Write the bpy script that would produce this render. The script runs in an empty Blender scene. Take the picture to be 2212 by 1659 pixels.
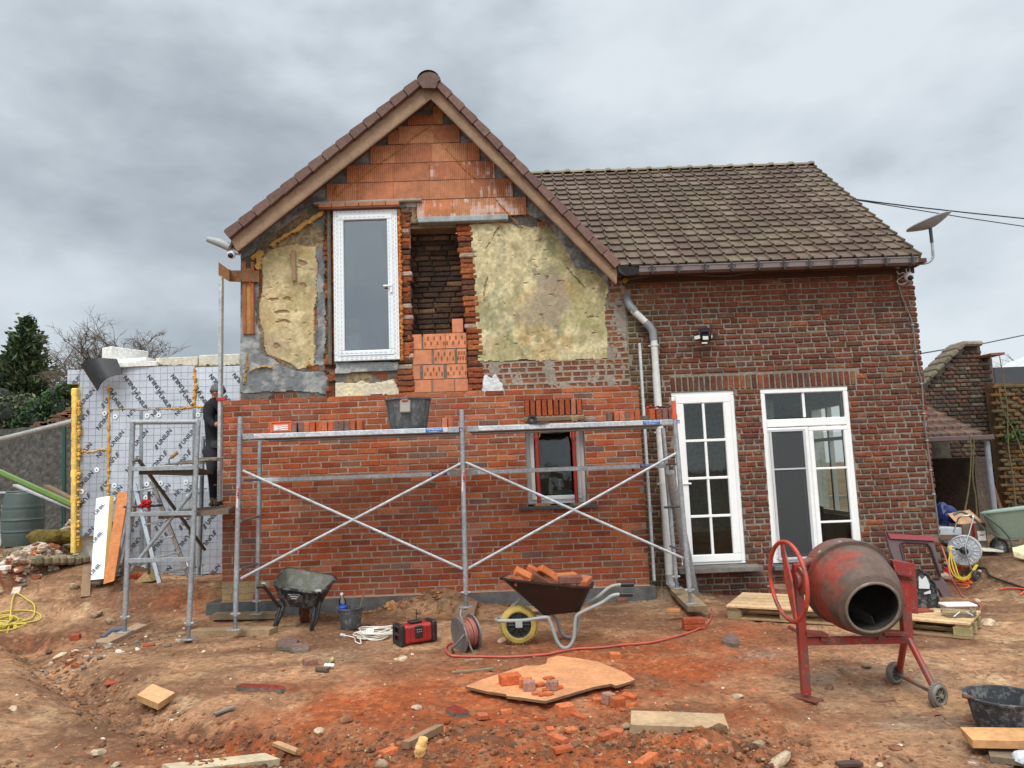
import bpy, math, random
import numpy as np
from mathutils import Vector, Matrix, Euler
random.seed(7)
SC = bpy.context.scene
COL = SC.collection
R_ = math.radians
# ---------------- camera ----------------
PITCH, YAW, ROLL = 6.66, -0.596, -2.164
CAMP = Vector((0, -9.2, 1.6))
CAMR = Matrix.Rotation(R_(YAW), 3, 'Z') @ Matrix.Rotation(R_(90 + PITCH), 3, 'X') @ Matrix.Rotation(R_(ROLL), 3, 'Z')
cd = bpy.data.cameras.new('camera'); cam = bpy.data.objects.new('camera', cd); COL.objects.link(cam)
cam.matrix_world = Matrix.Translation(CAMP) @ CAMR.to_4x4()
cd.sensor_width = 36; cd.lens = 1850 / 2560 * 36; cd.clip_start = .05; cd.clip_end = 3000
SC.camera = cam
SC.render.resolution_x = 1024; SC.render.resolution_y = 768
# ---------------- world: overcast sky ----------------
SUN_EL, SUN_AZ = 52, 200     # azimuth of the sun measured clockwise from +Y
w = bpy.data.worlds.new('World'); SC.world = w; w.use_nodes = True
nt = w.node_tree; N = nt.nodes; L = nt.links; N.clear()
def nd(t, **k):
    n = N.new(t)
    for a, b in k.items():
        if a.startswith('i_'): n.inputs[a[2:].replace('_', ' ')].default_value = b
        else: setattr(n, a, b)
    return n
def mth(op, a, b=None, c=None, clamp=False):
    n = N.new('ShaderNodeMath'); n.operation = op; n.use_clamp = clamp
    for i, v in enumerate((a, b, c)):
        if v is None: continue
        if isinstance(v, (int, float)): n.inputs[i].default_value = v
        else: L.new(v, n.inputs[i])
    return n.outputs[0]
out = nd('ShaderNodeOutputWorld')
tc = nd('ShaderNodeTexCoord'); sep = nd('ShaderNodeSeparateXYZ'); L.new(tc.outputs['Generated'], sep.inputs[0])
X, Y, Z = sep.outputs
zz = mth('ADD', mth('MAXIMUM', Z, 0.0), .42)
cmb = nd('ShaderNodeCombineXYZ'); L.new(mth('DIVIDE', X, zz), cmb.inputs[0]); L.new(mth('DIVIDE', Y, zz), cmb.inputs[1])
def cloud(scale, detail, rough, off, sx=1.0):
    m = nd('ShaderNodeMapping'); m.inputs['Location'].default_value = off; m.inputs['Scale'].default_value = (sx, 1, 1.7)
    L.new(tc.outputs['Generated'], m.inputs[0])
    n = nd('ShaderNodeTexNoise'); n.inputs['Scale'].default_value = scale; n.inputs['Detail'].default_value = detail
    n.inputs['Roughness'].default_value = rough; n.inputs['Distortion'].default_value = .1
    L.new(m.outputs[0], n.inputs['Vector']); return n.outputs['Fac']
c1 = cloud(2.0, 5, .5, (3.1, 7.7, 0), .9); c2 = cloud(4.6, 7, .52, (11, 2, 0), .9); c3 = cloud(10, 6, .55, (1, 5, 0), .9)
s = mth('ADD', mth('ADD', mth('MULTIPLY', c1, .55), mth('MULTIPLY', c2, .33)), mth('MULTIPLY', c3, .12))
# brighter cloud towards the right of the house, heavier grey towards the left
s = mth('ADD', s, mth('ADD', mth('MULTIPLY', X, .10), mth('MULTIPLY', Z, .05)))
ramp = nd('ShaderNodeValToRGB'); cr = ramp.color_ramp
cr.elements[0].position = .34; cr.elements[0].color = (.33, .385, .44, 1)
cr.elements[1].position = .60; cr.elements[1].color = (.78, .845, .90, 1)
e = cr.elements.new(.44); e.color = (.50, .565, .625, 1)
e = cr.elements.new(.515); e.color = (.66, .73, .79, 1)
L.new(s, ramp.inputs[0])
# overcast skies grow brighter towards the zenith and round the veiled sun (behind the camera)
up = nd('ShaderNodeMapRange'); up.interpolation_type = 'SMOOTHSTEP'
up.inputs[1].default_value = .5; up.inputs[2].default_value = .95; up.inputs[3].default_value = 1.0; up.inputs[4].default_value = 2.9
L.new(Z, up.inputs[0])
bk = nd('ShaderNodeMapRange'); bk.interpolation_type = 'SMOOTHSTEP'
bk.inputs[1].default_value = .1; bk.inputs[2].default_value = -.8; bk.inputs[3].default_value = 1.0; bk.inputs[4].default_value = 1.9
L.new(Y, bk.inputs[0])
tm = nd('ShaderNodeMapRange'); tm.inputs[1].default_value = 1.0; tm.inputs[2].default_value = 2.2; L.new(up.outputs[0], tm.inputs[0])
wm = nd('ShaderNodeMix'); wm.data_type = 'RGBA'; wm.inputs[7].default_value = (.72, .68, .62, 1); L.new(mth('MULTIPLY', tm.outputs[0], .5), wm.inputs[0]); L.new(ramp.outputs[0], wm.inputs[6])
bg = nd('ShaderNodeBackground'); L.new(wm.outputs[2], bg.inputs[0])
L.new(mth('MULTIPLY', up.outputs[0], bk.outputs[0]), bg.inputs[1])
sky = nd('ShaderNodeTexSky'); sky.sky_type = 'NISHITA'; sky.sun_disc = False
sky.sun_elevation = R_(SUN_EL); sky.sun_rotation = R_(SUN_AZ)
bg2 = nd('ShaderNodeBackground'); L.new(sky.outputs[0], bg2.inputs[0]); bg2.inputs[1].default_value = .08
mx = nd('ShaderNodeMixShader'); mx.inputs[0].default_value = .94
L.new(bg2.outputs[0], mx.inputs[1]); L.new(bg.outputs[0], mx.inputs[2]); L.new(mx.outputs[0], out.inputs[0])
# ---------------- veiled sun ----------------
sl = bpy.data.lights.new('sun', 'SUN'); so = bpy.data.objects.new('sun', sl); COL.objects.link(so)
sl.energy = 1.5; sl.angle = R_(14); sl.color = (1, .96, .9)
sd = Vector((math.sin(R_(SUN_AZ)) * math.cos(R_(SUN_EL)), math.cos(R_(SUN_AZ)) * math.cos(R_(SUN_EL)), math.sin(R_(SUN_EL))))
so.rotation_euler = sd.to_track_quat('Z', 'Y').to_euler(); so.location = (-3, -12, 14)
SC.view_settings.view_transform = 'Standard'; SC.view_settings.look = 'None'
SC.view_settings.exposure = 0.0; SC.view_settings.gamma = 1
# ---------------- survey: where a sight line of the photograph meets a plane of the place ----------------
FV = 1598.5
Rn = np.array(CAMR); Cn = np.array(CAMP)
def ray(x, y): return CAMR @ Vector(((x - 1106) / FV, -(y - 829.5) / FV, -1))
def P(x, y, Yp=0.0):
    d = ray(x, y); t = (Yp - CAMP.y) / d.y; return CAMP + d * t
def GZ(x, y, z=0.0):
    d = ray(x, y); t = (z - CAMP.z) / d.z; return CAMP + d * t
def proj(p):
    q = (np.asarray(p) - Cn) @ Rn
    return 1106 - FV * q[..., 0] / q[..., 2], 829.5 + FV * q[..., 1] / q[..., 2]
# ---------------- noise in numpy ----------------
_T = np.random.RandomState(3).rand(64, 64, 64).astype(np.float32)
def vn(x, y, z=0.0):
    x = np.asarray(x, float); y = np.asarray(y, float); z = np.asarray(z, float) + 0 * x
    i = np.floor(x).astype(int); j = np.floor(y).astype(int); k = np.floor(z).astype(int)
    a = x - i; b = y - j; c = z - k
    a = a * a * (3 - 2 * a); b = b * b * (3 - 2 * b); c = c * c * (3 - 2 * c)
    t = lambda p, q, r: _T[(i + p) & 63, (j + q) & 63, (k + r) & 63]
    l = lambda u, v, w_: u + (v - u) * w_
    return l(l(l(t(0, 0, 0), t(1, 0, 0), a), l(t(0, 1, 0), t(1, 1, 0), a), b), l(l(t(0, 0, 1), t(1, 0, 1), a), l(t(0, 1, 1), t(1, 1, 1), a), b), c)
def fbm(x, y, f=1.0, o=4, z=0.0):
    s_ = 0; a = .5; n = 0
    for q in range(o):
        s_ = s_ + a * vn(np.asarray(x) * f + 17.3 * q, np.asarray(y) * f + 5.1 * q, z + q * 3.7); n += a; a *= .5; f *= 2.03
    return s_ / n
def sst(a, b, x): t = np.clip((x - a) / (b - a), 0, 1); return t * t * (3 - 2 * t)
def C(r, g, b, k=1.0):
    f = lambda c: (c / 12.92 if c <= .04045 else ((c + .055) / 1.055) ** 2.4)
    q = [f(v / 255) * k for v in (r, g, b)]; m = (q[0] + q[1] + q[2]) / 3; s = 0 if r < 1.45 * g else 1
    return (q[0] * (1 - .10 * s), q[1] * (1 + .0 * s), q[2] * (1 - .18 * s))
def vary(c, a=.12, rg=random):
    k = 1 + rg.uniform(-a, a); return tuple(min(.95, max(0.003, v * k * (1 + rg.uniform(-a, a) * .25))) for v in c)
# ---------------- materials (vertex colour carries each thing's own paint; nodes add grain) ----------------
MATS = {}
def mat(kind):
    if kind in MATS: return MATS[kind]
    S = {  # rough, metallic, noise scale, contrast, bump scale, bump strength, dist, stretch
        'brick': (.88, 0, 45, .38, 140, .5, .004, (1, 1, 1)),
        'oldbrick': (.9, 0, 30, .55, 90, .8, .008, (1, 1, 1)),
        'mortar': (.95, 0, 25, .35, 120, .7, .006, (1, 1, 1)),
        'plaster': (.92, 0, 26, .24, 70, .35, .004, (1, 1, 1)),
        'terra': (.8, 0, 14, .22, 120, .3, .003, (1, 1, 1)),
        'wood': (.75, 0, 9, .35, 60, .35, .003, (1, 1, 1)),
        'galv': (.5, .35, 40, .35, 60, .12, .002, (1, 1, 1)),
        'steel': (.25, .9, 20, .15, 60, .05, .001, (1, 1, 1)),
        'plastic': (.42, 0, 12, .12, 60, .05, .002, (1, 1, 1)),
        'upvc': (.3, 0, 5, .05, 40, .02, .001, (1, 1, 1)),
        'matte': (.9, 0, 16, .3, 80, .4, .004, (1, 1, 1)),
        'cement': (.9, 0, 9, .35, 60, .6, .006, (1, 1, 1)),
        'tile': (.72, 0, 22, .3, 160, .5, .003, (1, 1, 1)),
        'rock': (.92, 0, 22, .5, 60, .9, .01, (1, 1, 1)),
        'dirt': (.97, 0, 14, .4, 75, 1.0, .02, (1, 1, 1)),
        'leaf': (.8, 0, 3, .55, 60, .1, .002, (1, 1, 1)),
        'cloth': (.95, 0, 30, .25, 90, .4, .004, (1, 1, 1)),
        'foil': (.42, .15, 6, .12, 25, .35, .006, (1, 1, 1)),
        'skin': (.6, 0, 30, .1, 60, .1, .001, (1, 1, 1)),
        'paint': (.45, 0, 0, 0, 60, .12, .002, (1, 1, 1)),
        'tub': (.7, 0, 0, 0, 60, .25, .003, (1, 1, 1)),
    }[kind]
    m = bpy.data.materials.new(kind); m.use_nodes = True; MATS[kind] = m
    n = m.node_tree.nodes; l = m.node_tree.links; b = n['Principled BSDF']
    def g(t): return n.new(t)
    tcn = g('ShaderNodeTexCoord'); at = g('ShaderNodeAttribute'); at.attribute_name = 'Col'
    geo = g('ShaderNodeNewGeometry')
    vec = geo.outputs['Position']
    def noise(sc, de=4, ro=.6, st=None):
        q = g('ShaderNodeTexNoise'); q.inputs['Scale'].default_value = sc; q.inputs['Detail'].default_value = de; q.inputs['Roughness'].default_value = ro
        src = tcn.outputs['Object'] if st else vec
        if st:
            mp = g('ShaderNodeMapping'); mp.inputs['Scale'].default_value = st; l.new(src, mp.inputs[0]); src = mp.outputs[0]
        l.new(src, q.inputs['Vector']); return q.outputs['Fac']
    def rng(f, a, b_, c, d):
        q = g('ShaderNodeMapRange'); q.inputs[1].default_value = a; q.inputs[2].default_value = b_; q.inputs[3].default_value = c; q.inputs[4].default_value = d
        l.new(f, q.inputs[0]); return q.outputs[0]
    def mixc(f, a, b_, t='MIX'):
        q = g('ShaderNodeMix'); q.data_type = 'RGBA'; q.blend_type = t
        for i, v in ((0, f), (6, a), (7, b_)):
            if isinstance(v, (float, int, tuple)): q.inputs[i].default_value = v
            else: l.new(v, q.inputs[i])
        return q.outputs[2]
    colr = at.outputs['Color']; rough = S[0]
    if kind == 'wood':
        f1 = noise(5, 5, .65, None); 
        wv = noise(2.2, 3, .6, (3, 3, 40)); f2 = noise(30, 3, .6)
        k = rng(f2, .3, .7, .8, 1.15); k2 = rng(f1, .3, .7, .72, 1.15)
        v = g('ShaderNodeMath'); v.operation = 'MULTIPLY'; l.new(k, v.inputs[0]); l.new(k2, v.inputs[1])
        vm = g('ShaderNodeVectorMath'); vm.operation = 'SCALE'; l.new(colr, vm.inputs[0]); l.new(v.outputs[0], vm.inputs[3]); colr = vm.outputs[0]
    elif kind in ('paint', 'tub'):
        f1 = noise(9 if kind == 'paint' else 14, 6, .7); f2 = noise(38, 4, .7)
        wear = rng(f1, .46 if kind == 'paint' else .5, .6, 0.0, .82 if kind == 'paint' else .45)
        colr = mixc(wear, colr, (.095, .06, .05, 1) if kind == 'paint' else (.27, .27, .26, 1))
        colr = mixc(rng(f2, .58, .72, 0, .45), colr, (.36, .33, .30, 1))
    else:
        f1 = noise(S[2], 5, .65); k = rng(f1, .28, .72, 1 - S[3], 1 + S[3])
        f3 = noise(S[2] * .13, 3, .6); k3 = rng(f3, .3, .7, 1 - S[3] * .5, 1 + S[3] * .5)
        v = g('ShaderNodeMath'); v.operation = 'MULTIPLY'; l.new(k, v.inputs[0]); l.new(k3, v.inputs[1])
        vm = g('ShaderNodeVectorMath'); vm.operation = 'SCALE'; l.new(colr, vm.inputs[0]); l.new(v.outputs[0], vm.inputs[3]); colr = vm.outputs[0]
        if kind == 'oldbrick':
            colr = mixc(rng(noise(11, 6, .75), .66, .72, 0, .8), colr, (.52, .48, .43, 1))
            colr = mixc(rng(noise(3, 5, .7), .5, .75, 0, .45), colr, (.10, .075, .06, 1))
        if kind == 'brick':
            colr = mixc(rng(noise(8, 6, .75), .6, .8, 0, .3), colr, (.5, .4, .35, 1)); colr = mixc(rng(noise(1.7, 6, .7), .48, .72, 0, .38), colr, (.26, .19, .15, 1)); colr = mixc(rng(noise(70, 3, .7), .62, .75, 0, .3), colr, (.09, .05, .04, 1))
        if kind == 'dirt':
            colr = mixc(rng(noise(58, 8, .8), .36, .50, .55, 0), colr, (.07, .042, .026, 1)); colr = mixc(rng(noise(34, 9, .8), .56, .70, 0, .55), colr, (.50, .36, .24, 1)); colr = mixc(rng(noise(2.4, 8, .75), .52, .66, 0, .35), colr, (.17, .105, .065, 1))
        if kind == 'plastic' or kind == 'galv':
            colr = mixc(rng(noise(7, 6, .75), .58, .75, 0, .3), colr, (.3, .27, .23, 1))
    l.new(colr, b.inputs['Base Color'])
    b.inputs['Roughness'].default_value = rough; b.inputs['Metallic'].default_value = S[1]
    if rough > .8: b.inputs['Specular IOR Level'].default_value = .25
    bp = g('ShaderNodeBump'); bp.inputs['Strength'].default_value = S[5]; bp.inputs['Distance'].default_value = S[6]
    hn = noise(S[4], 4, .7) if kind != 'foil' else noise(25, 4, .6, (1, 1, 3))
    l.new(hn, bp.inputs['Height']); l.new(bp.outputs[0], b.inputs['Normal'])
    return m
def glassmat(name, tint, gl, rough=0.0):
    m = bpy.data.materials.new(name); m.use_nodes = True; n = m.node_tree.nodes; l = m.node_tree.links; n.clear()
    o = n.new('ShaderNodeOutputMaterial'); t = n.new('ShaderNodeBsdfTransparent'); t.inputs[0].default_value = tint
    g = n.new('ShaderNodeBsdfGlossy'); g.inputs['Roughness'].default_value = rough; g.inputs[0].default_value = (.95, .98, 1, 1)
    f = n.new('ShaderNodeFresnel'); f.inputs[0].default_value = 1.5
    ns = n.new('ShaderNodeTexNoise'); ns.inputs['Scale'].default_value = 2.5; bu = n.new('ShaderNodeBump'); bu.inputs['Strength'].default_value = .25; bu.inputs['Distance'].default_value = .02; l.new(ns.outputs['Fac'], bu.inputs['Height']); l.new(bu.outputs[0], g.inputs['Normal'])
    q = n.new('ShaderNodeMath'); q.operation = 'ADD'; q.use_clamp = True; q.inputs[1].default_value = gl; l.new(f.outputs[0], q.inputs[0])
    x = n.new('ShaderNodeMixShader'); l.new(q.outputs[0], x.inputs[0]); l.new(t.outputs[0], x.inputs[1]); l.new(g.outputs[0], x.inputs[2]); l.new(x.outputs[0], o.inputs[0])
    MATS[name] = m; return m
glassmat('pane_reflective', (.62, .65, .68, 1), .09)
glassmat('pane_dark', (.78, .8, .76, 1), -.01)
glassmat('clear', (.85, .9, .95, 1), .06)
glassmat('film', (.8, .82, .84, 1), .12, .2)
glassmat('mesh_screen', (.42, .42, .43, 1), .03, .6)
# ---------------- mesh builder ----------------
class MB:
    def __init__(s): s.v = []; s.f = []; s.c = []; s.col = (.5, .5, .5); s.M = None
    def av(s, p):
        if s.M is not None: p = s.M @ Vector(p)
        s.v.append(tuple(p)); return len(s.v) - 1
    def af(s, idx, col=None): s.f.append(tuple(idx)); s.c.append(col or s.col)
    def box(s, c, size, rot=None, bev=0.0, col=None):
        hx, hy, hz = size[0] / 2, size[1] / 2, size[2] / 2; c = Vector(c); col = col or s.col
        if rot is not None and not isinstance(rot, Matrix): rot = Euler(rot).to_matrix()
        T = (lambda p: c + rot @ Vector(p)) if rot is not None else (lambda p: c + Vector(p))
        if bev <= 0:
            i = [s.av(T((x, y, z))) for x in (-hx, hx) for y in (-hy, hy) for z in (-hz, hz)]
            for q in ((0, 1, 3, 2), (4, 6, 7, 5), (0, 4, 5, 1), (2, 3, 7, 6), (0, 2, 6, 4), (1, 5, 7, 3)): s.af([i[k] for k in q], col)
            return
        b = min(bev, hx * .9, hy * .9, hz * .9); D = {}
        for x in (-1, 1):
            for y in (-1, 1):
                for z in (-1, 1):
                    D[x, y, z, 0] = s.av(T((x * hx, y * (hy - b), z * (hz - b))))
                    D[x, y, z, 1] = s.av(T((x * (hx - b), y * hy, z * (hz - b))))
                    D[x, y, z, 2] = s.av(T((x * (hx - b), y * (hy - b), z * hz)))
        for a in (-1, 1):
            q = [D[a, -1, -1, 0], D[a, 1, -1, 0], D[a, 1, 1, 0], D[a, -1, 1, 0]]; s.af(q if a > 0 else q[::-1], col)
            q = [D[-1, a, -1, 1], D[-1, a, 1, 1], D[1, a, 1, 1], D[1, a, -1, 1]]; s.af(q if a > 0 else q[::-1], col)
            q = [D[-1, -1, a, 2], D[1, -1, a, 2], D[1, 1, a, 2], D[-1, 1, a, 2]]; s.af(q if a > 0 else q[::-1], col)
        for a in (-1, 1):
            for d in (-1, 1):
                for q, k in (([D[-1, a, d, 1], D[-1, a, d, 2], D[1, a, d, 2], D[1, a, d, 1]], a * d), ([D[a, -1, d, 2], D[a, -1, d, 0], D[a, 1, d, 0], D[a, 1, d, 2]], a * d), ([D[a, d, -1, 0], D[a, d, -1, 1], D[a, d, 1, 1], D[a, d, 1, 0]], a * d)):
                    s.af(q if k > 0 else q[::-1], col)
                for e_ in (-1, 1):
                    q = [D[a, d, e_, 0], D[a, d, e_, 1], D[a, d, e_, 2]]; s.af(q if a * d * e_ > 0 else q[::-1], col)
    def bar(s, a, b, w_, h, col=None, up=(0, 0, 1), bev=.003):
        a = Vector(a); b = Vector(b); d = b - a; x = d.normalized(); u = Vector(up); y = u.cross(x)
        if y.length < 1e-4: y = Vector((0, 1, 0))
        y.normalize(); z = x.cross(y)
        s.box((a + b) / 2, (d.length, w_, h), Matrix((x, y, z)).transposed(), bev, col)
    def tube(s, pts, r, n=10, col=None, closed=False, caps=True):
        pts = [Vector(p) for p in pts]; m = len(pts); rs = r if isinstance(r, (list, tuple)) else [r] * m
        ring = []; prev = None
        for i, p in enumerate(pts):
            if closed: t = pts[(i + 1) % m] - pts[i - 1]
            else: t = pts[min(i + 1, m - 1)] - pts[max(i - 1, 0)]
            if t.length < 1e-9: t = Vector((0, 0, 1))
            t.normalize()
            if prev is None:
                u = Vector((0, 0, 1)) if abs(t.z) < .9 else Vector((1, 0, 0)); u = (u - t * u.dot(t)).normalized()
            else:
                u = prev - t * prev.dot(t); u = u.normalized() if u.length > 1e-6 else prev
            prev = u; w_ = t.cross(u)
            ring.append([s.av(p + (u * math.cos(2 * math.pi * k / n) + w_ * math.sin(2 * math.pi * k / n)) * rs[i]) for k in range(n)])
        for i in range(m if closed else m - 1):
            A, B = ring[i], ring[(i + 1) % m]
            for k in range(n): s.af((A[k], A[(k + 1) % n], B[(k + 1) % n], B[k]), col)
        if caps and not closed:
            s.af(ring[0][::-1], col); s.af(ring[-1], col)
    def lathe(s, prof, n=24, M=None, col=None, cols=None):
        M = M or Matrix(); rings = []
        for r, z in prof:
            rings.append([s.av(M @ Vector((r * math.cos(2 * math.pi * k / n), r * math.sin(2 * math.pi * k / n), z))) for k in range(n)])
        for i in range(len(prof) - 1):
            for k in range(n): s.af((rings[i][k], rings[i][(k + 1) % n], rings[i + 1][(k + 1) % n], rings[i + 1][k]), cols[i] if cols else col)
    def prism(s, poly, M, th, col=None, side=None):
        a = [s.av(M @ Vector((x, y, 0))) for x, y in poly]; b = [s.av(M @ Vector((x, y, th))) for x, y in poly]; n = len(poly)
        s.af(a[::-1], col); s.af(b, col)
        for k in range(n): s.af((a[k], a[(k + 1) % n], b[(k + 1) % n], b[k]), side or col)
    def slab(s, pts, d, col=None, side=None):      # 3-D outline pushed along d
        d = Vector(d); a = [s.av(p) for p in pts]; b = [s.av(Vector(p) + d) for p in pts]; n = len(a)
        s.af(a[::-1], col); s.af(b, col)
        for k in range(n): s.af((a[k], a[(k + 1) % n], b[(k + 1) % n], b[k]), side or col)
    def rock(s, c, r, col=None, flat=.7, rg=random, sub=1):
        c = Vector(c); base = ICO2 if sub else ICO1; k = rg.uniform(0, 99)
        sx, sy, sz = rg.uniform(.7, 1.3), rg.uniform(.7, 1.3), rg.uniform(.7, 1.1) * flat
        E = Euler((rg.uniform(-.4, .4), rg.uniform(-.4, .4), rg.uniform(0, 6))).to_matrix()
        o = len(s.v)
        for x, y, z in base[0]:
            q = .68 + .62 * float(vn(x * 1.3 + k, y * 1.3 + k * .7, z * 1.3))
            q = round(q * 7) / 7 * .5 + q * .5
            s.av(c + E @ Vector((x * r * sx * q, y * r * sy * q, z * r * sz * q)))
        for f in base[1]: s.af([o + i for i in f], col)
    def grid(s, A, cols=None, col=None, keep=None):   # A: (n,m,3) array
        n, m = A.shape[:2]; o = len(s.v); s.v.extend(map(tuple, A.reshape(-1, 3)))
        for i in range(n - 1):
            for j in range(m - 1):
                if keep is not None and not keep[i, j]: continue
                s.f.append((o + i * m + j, o + i * m + j + 1, o + (i + 1) * m + j + 1, o + (i + 1) * m + j))
                s.c.append(tuple(cols[i, j]) if cols is not None else (col or s.col))
    def build(s, name, kind, parent=None, smooth=False, org=None, auto=None):
        me = bpy.data.meshes.new(name)
        o_ = Vector(ORG.get(parent.name, (0, 0, 0))) if parent else Vector(org or (0, 0, 0))
        me.from_pydata([(a - o_.x, b - o_.y, c - o_.z) for a, b, c in s.v], [], s.f)
        at = me.attributes.new('Col', 'FLOAT_COLOR', 'CORNER')
        arr = np.ones((len(me.loops), 4), np.float32)
        cnt = np.array([len(f) for f in s.f]); arr[:, :3] = np.repeat(np.array([c[:3] for c in s.c], np.float32), cnt, axis=0)
        at.data.foreach_set('color', arr.ravel())
        me.materials.append(MATS[kind] if kind in MATS else mat(kind))
        if smooth: me.shade_smooth()
        if auto and hasattr(me, 'set_sharp_from_angle'):
            me.shade_smooth(); me.set_sharp_from_angle(angle=R_(auto))
        me.validate(); me.update()
        ob = bpy.data.objects.new(name, me); COL.objects.link(ob)
        if parent: ob.parent = parent
        else: ob.location = o_
        ORG[ob.name] = tuple(o_); return ob
ORG = {}
def _ico(sub):
    import bmesh
    b = bmesh.new(); bmesh.ops.create_icosphere(b, subdivisions=sub, radius=1)
    r = ([tuple(v.co) for v in b.verts], [tuple(v.index for v in f.verts) for f in b.faces]); b.free(); return r
ICO1 = _ico(1); ICO2 = _ico(2)
def E(name, label, cat, loc, group=None, rot=None):
    o = bpy.data.objects.new(name, None); COL.objects.link(o); o.location = loc; o.empty_display_size = .1
    o['label'] = label; o['category'] = cat
    if group: o['group'] = group
    ORG[o.name] = tuple(loc); return o
def tag(o, label, cat, group=None):
    o['label'] = label; o['category'] = cat
    if group: o['group'] = group
    return o
def struct(o, k='structure'): o['kind'] = k; return o
def cc(p, q, t): return tuple(a + (b - a) * t for a, b in zip(p, q))
def spline(pts, n=8, closed=False):
    pts = [Vector(p) for p in pts]; r = []; m = len(pts)
    for i in range(m if closed else m - 1):
        g = (lambda k: pts[k % m]) if closed else (lambda k: pts[min(max(k, 0), m - 1)])
        a, b, c, d = g(i - 1), g(i), g(i + 1), g(i + 2)
        for k in range(n):
            t = k / n; r.append(.5 * ((2 * b) + (c - a) * t + (2 * a - 5 * b + 4 * c - d) * t * t + (3 * b - a - 3 * c + d) * t ** 3))
    if not closed: r.append(pts[-1])
    return r
def inpoly(x, y, poly):
    r = np.zeros(np.shape(x), bool); n = len(poly); j = n - 1
    for i in range(n):
        xi, yi = poly[i]; xj, yj = poly[j]
        c = ((yi > y) != (yj > y)) & (x < (xj - xi) * (y - yi) / ((yj - yi) or 1e-9) + xi); r ^= c; j = i
    return r
# ---------------- ground ----------------
XL = P(520, 700).x                      # left corner of the gabled house
XR = P(1990, 700).x                     # right corner of the wing
GULLY = [GZ(*p, z=-.05) for p in ((47, 1388), (100, 1432), (150, 1475), (215, 1505), (325, 1574), (430, 1600), (560, 1630), (700, 1655))]
FOOT = [GZ(x, y, .25) for x, y in ((208, 1208), (170, 1226), (130, 1250), (80, 1270), (30, 1284), (-20, 1294))]
PIT = GZ(190, 1375); HEAP = GZ(890, 1318); BR = GZ(1520, 1640)
def seg(x, y, pl):
    d = np.full(np.shape(x), 9.)
    for a, b in zip(pl, pl[1:]):
        vx, vy = b.x - a.x, b.y - a.y; t = np.clip(((x - a.x) * vx + (y - a.y) * vy) / (vx * vx + vy * vy), 0, 1)
        d = np.minimum(d, np.hypot(x - a.x - vx * t, y - a.y - vy * t))
    return d
def gau(x, y, p, sx, sy): return np.exp(-((x - p.x) / sx) ** 2 - ((y - p.y) / sy) ** 2)
def rough_zone(x, y):
    g = np.exp(-(seg(x, y, GULLY) / .28) ** 2) + gau(x, y, PIT, .8, .5) + gau(x, y, BR, .5, .3) + gau(x, y, GZ(1230, 1600), .9, .3)
    g = g + .8 * gau(x, y, GZ(640, 1620), 1.0, .35) + 1.1 * gau(x, y, HEAP, .85, .3) + .9 * sst(.3, 1.2, x - XR) * sst(-2.2, -1., y) + .8 * gau(x, y, GZ(1420, 1290), .6, .3)
    g = g + .35 * sst(-4.2, -5.2, y) + 1.2 * np.exp(-(seg(x, y, FOOT) / .3) ** 4)
    return np.clip(g, 0, 1.0)
def h(x, y, fine=True):
    x = np.asarray(x, float); y = np.asarray(y, float)
    z = .10 * (fbm(x, y, .45, 3) - .5) + .035 * (fbm(x + 9, y, 1.7, 3) - .5)
    z = z * (1 - .6 * sst(-1.7, -.6, y) * sst(3.4, 3.0, np.abs(x)))
    L_ = sst(XL + .15, XL - .55, x)
    z = z + L_ * .33 * sst(-.55, .75, y + .35 * (fbm(x, y, 1.2, 2) - .5))
    z = z + sst(XL - 1.2, XL - 2.3, x) * (.22 * sst(-.3, 1.4, y)) + .25 * sst(XL - 1., XL - 2., x) * sst(2.4, 3.6, y)
    z = z + .16 * sst(-2.4, -4.2, x) * sst(-2.2, -3.2, y) * sst(.1, .5, seg(x, y, GULLY))
    z = z - .13 * np.exp(-(seg(x, y, GULLY) / .22) ** 2) - .12 * gau(x, y, PIT, .55, .35)
    z = z + .22 * gau(x, y, GZ(820, 1310), .4, .24) + .24 * gau(x, y, GZ(950, 1315), .5, .24) + .1 * gau(x, y, BR, .35, .22)
    z = z + .16 * gau(x, y, GZ(1420, 1285), .5, .3)
    z = z + sst(XR - .2, XR + .5, x) * .34 * sst(-1.9, .3, y)
    z = z + .26 * np.exp(-(seg(x, y, FOOT) / .2) ** 4)
    z = z * (1 - sst(30, 80, np.hypot(x, y))) 
    if fine:
        rz = rough_zone(x, y)
        z = z + .016 * (fbm(x, y, 6, 3) - .5) + rz * (.075 * (fbm(x, y, 5.5, 3) - .5) + .04 * (np.abs(fbm(x, y, 15, 3) - .5) * 2)) + .015 * (fbm(x, y, 24, 2) - .5)
        dist = np.hypot(x, y); z = np.where(dist > 25, 0 * z - .3, z)
    return z
def G(x, y):
    d = ray(x, y); t = .5
    tt = np.linspace(2.5, 22, 800); px = CAMP.x + d.x * tt; py = CAMP.y + d.y * tt; pz = CAMP.z + d.z * tt
    b = pz < h(px, py); i = int(np.argmax(b)) if b.any() else -1
    t0 = tt[max(i - 1, 0)]; t1 = tt[i]
    for _ in range(14):
        tm = (t0 + t1) / 2; q = CAMP + d * tm
        if q.z < float(h(q.x, q.y)): t1 = tm
        else: t0 = tm
    return CAMP + d * t1
def hz(x, y): return float(h(x, y))
def axis(a, b, st, far):
    c = list(np.arange(a, b, st)); s_ = st; q = b
    while q < far: c.append(q); s_ *= 1.22; q += s_
    c.append(far); s_ = st; q = a; pre = []
    while q > -far: s_ *= 1.22; q -= s_; pre.append(q)
    pre.append(-far); return np.array(sorted(set(pre[::-1] + c)))
gx = axis(-6.4, 5.6, .025, 400)
ys = [-6.0]; 
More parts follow.
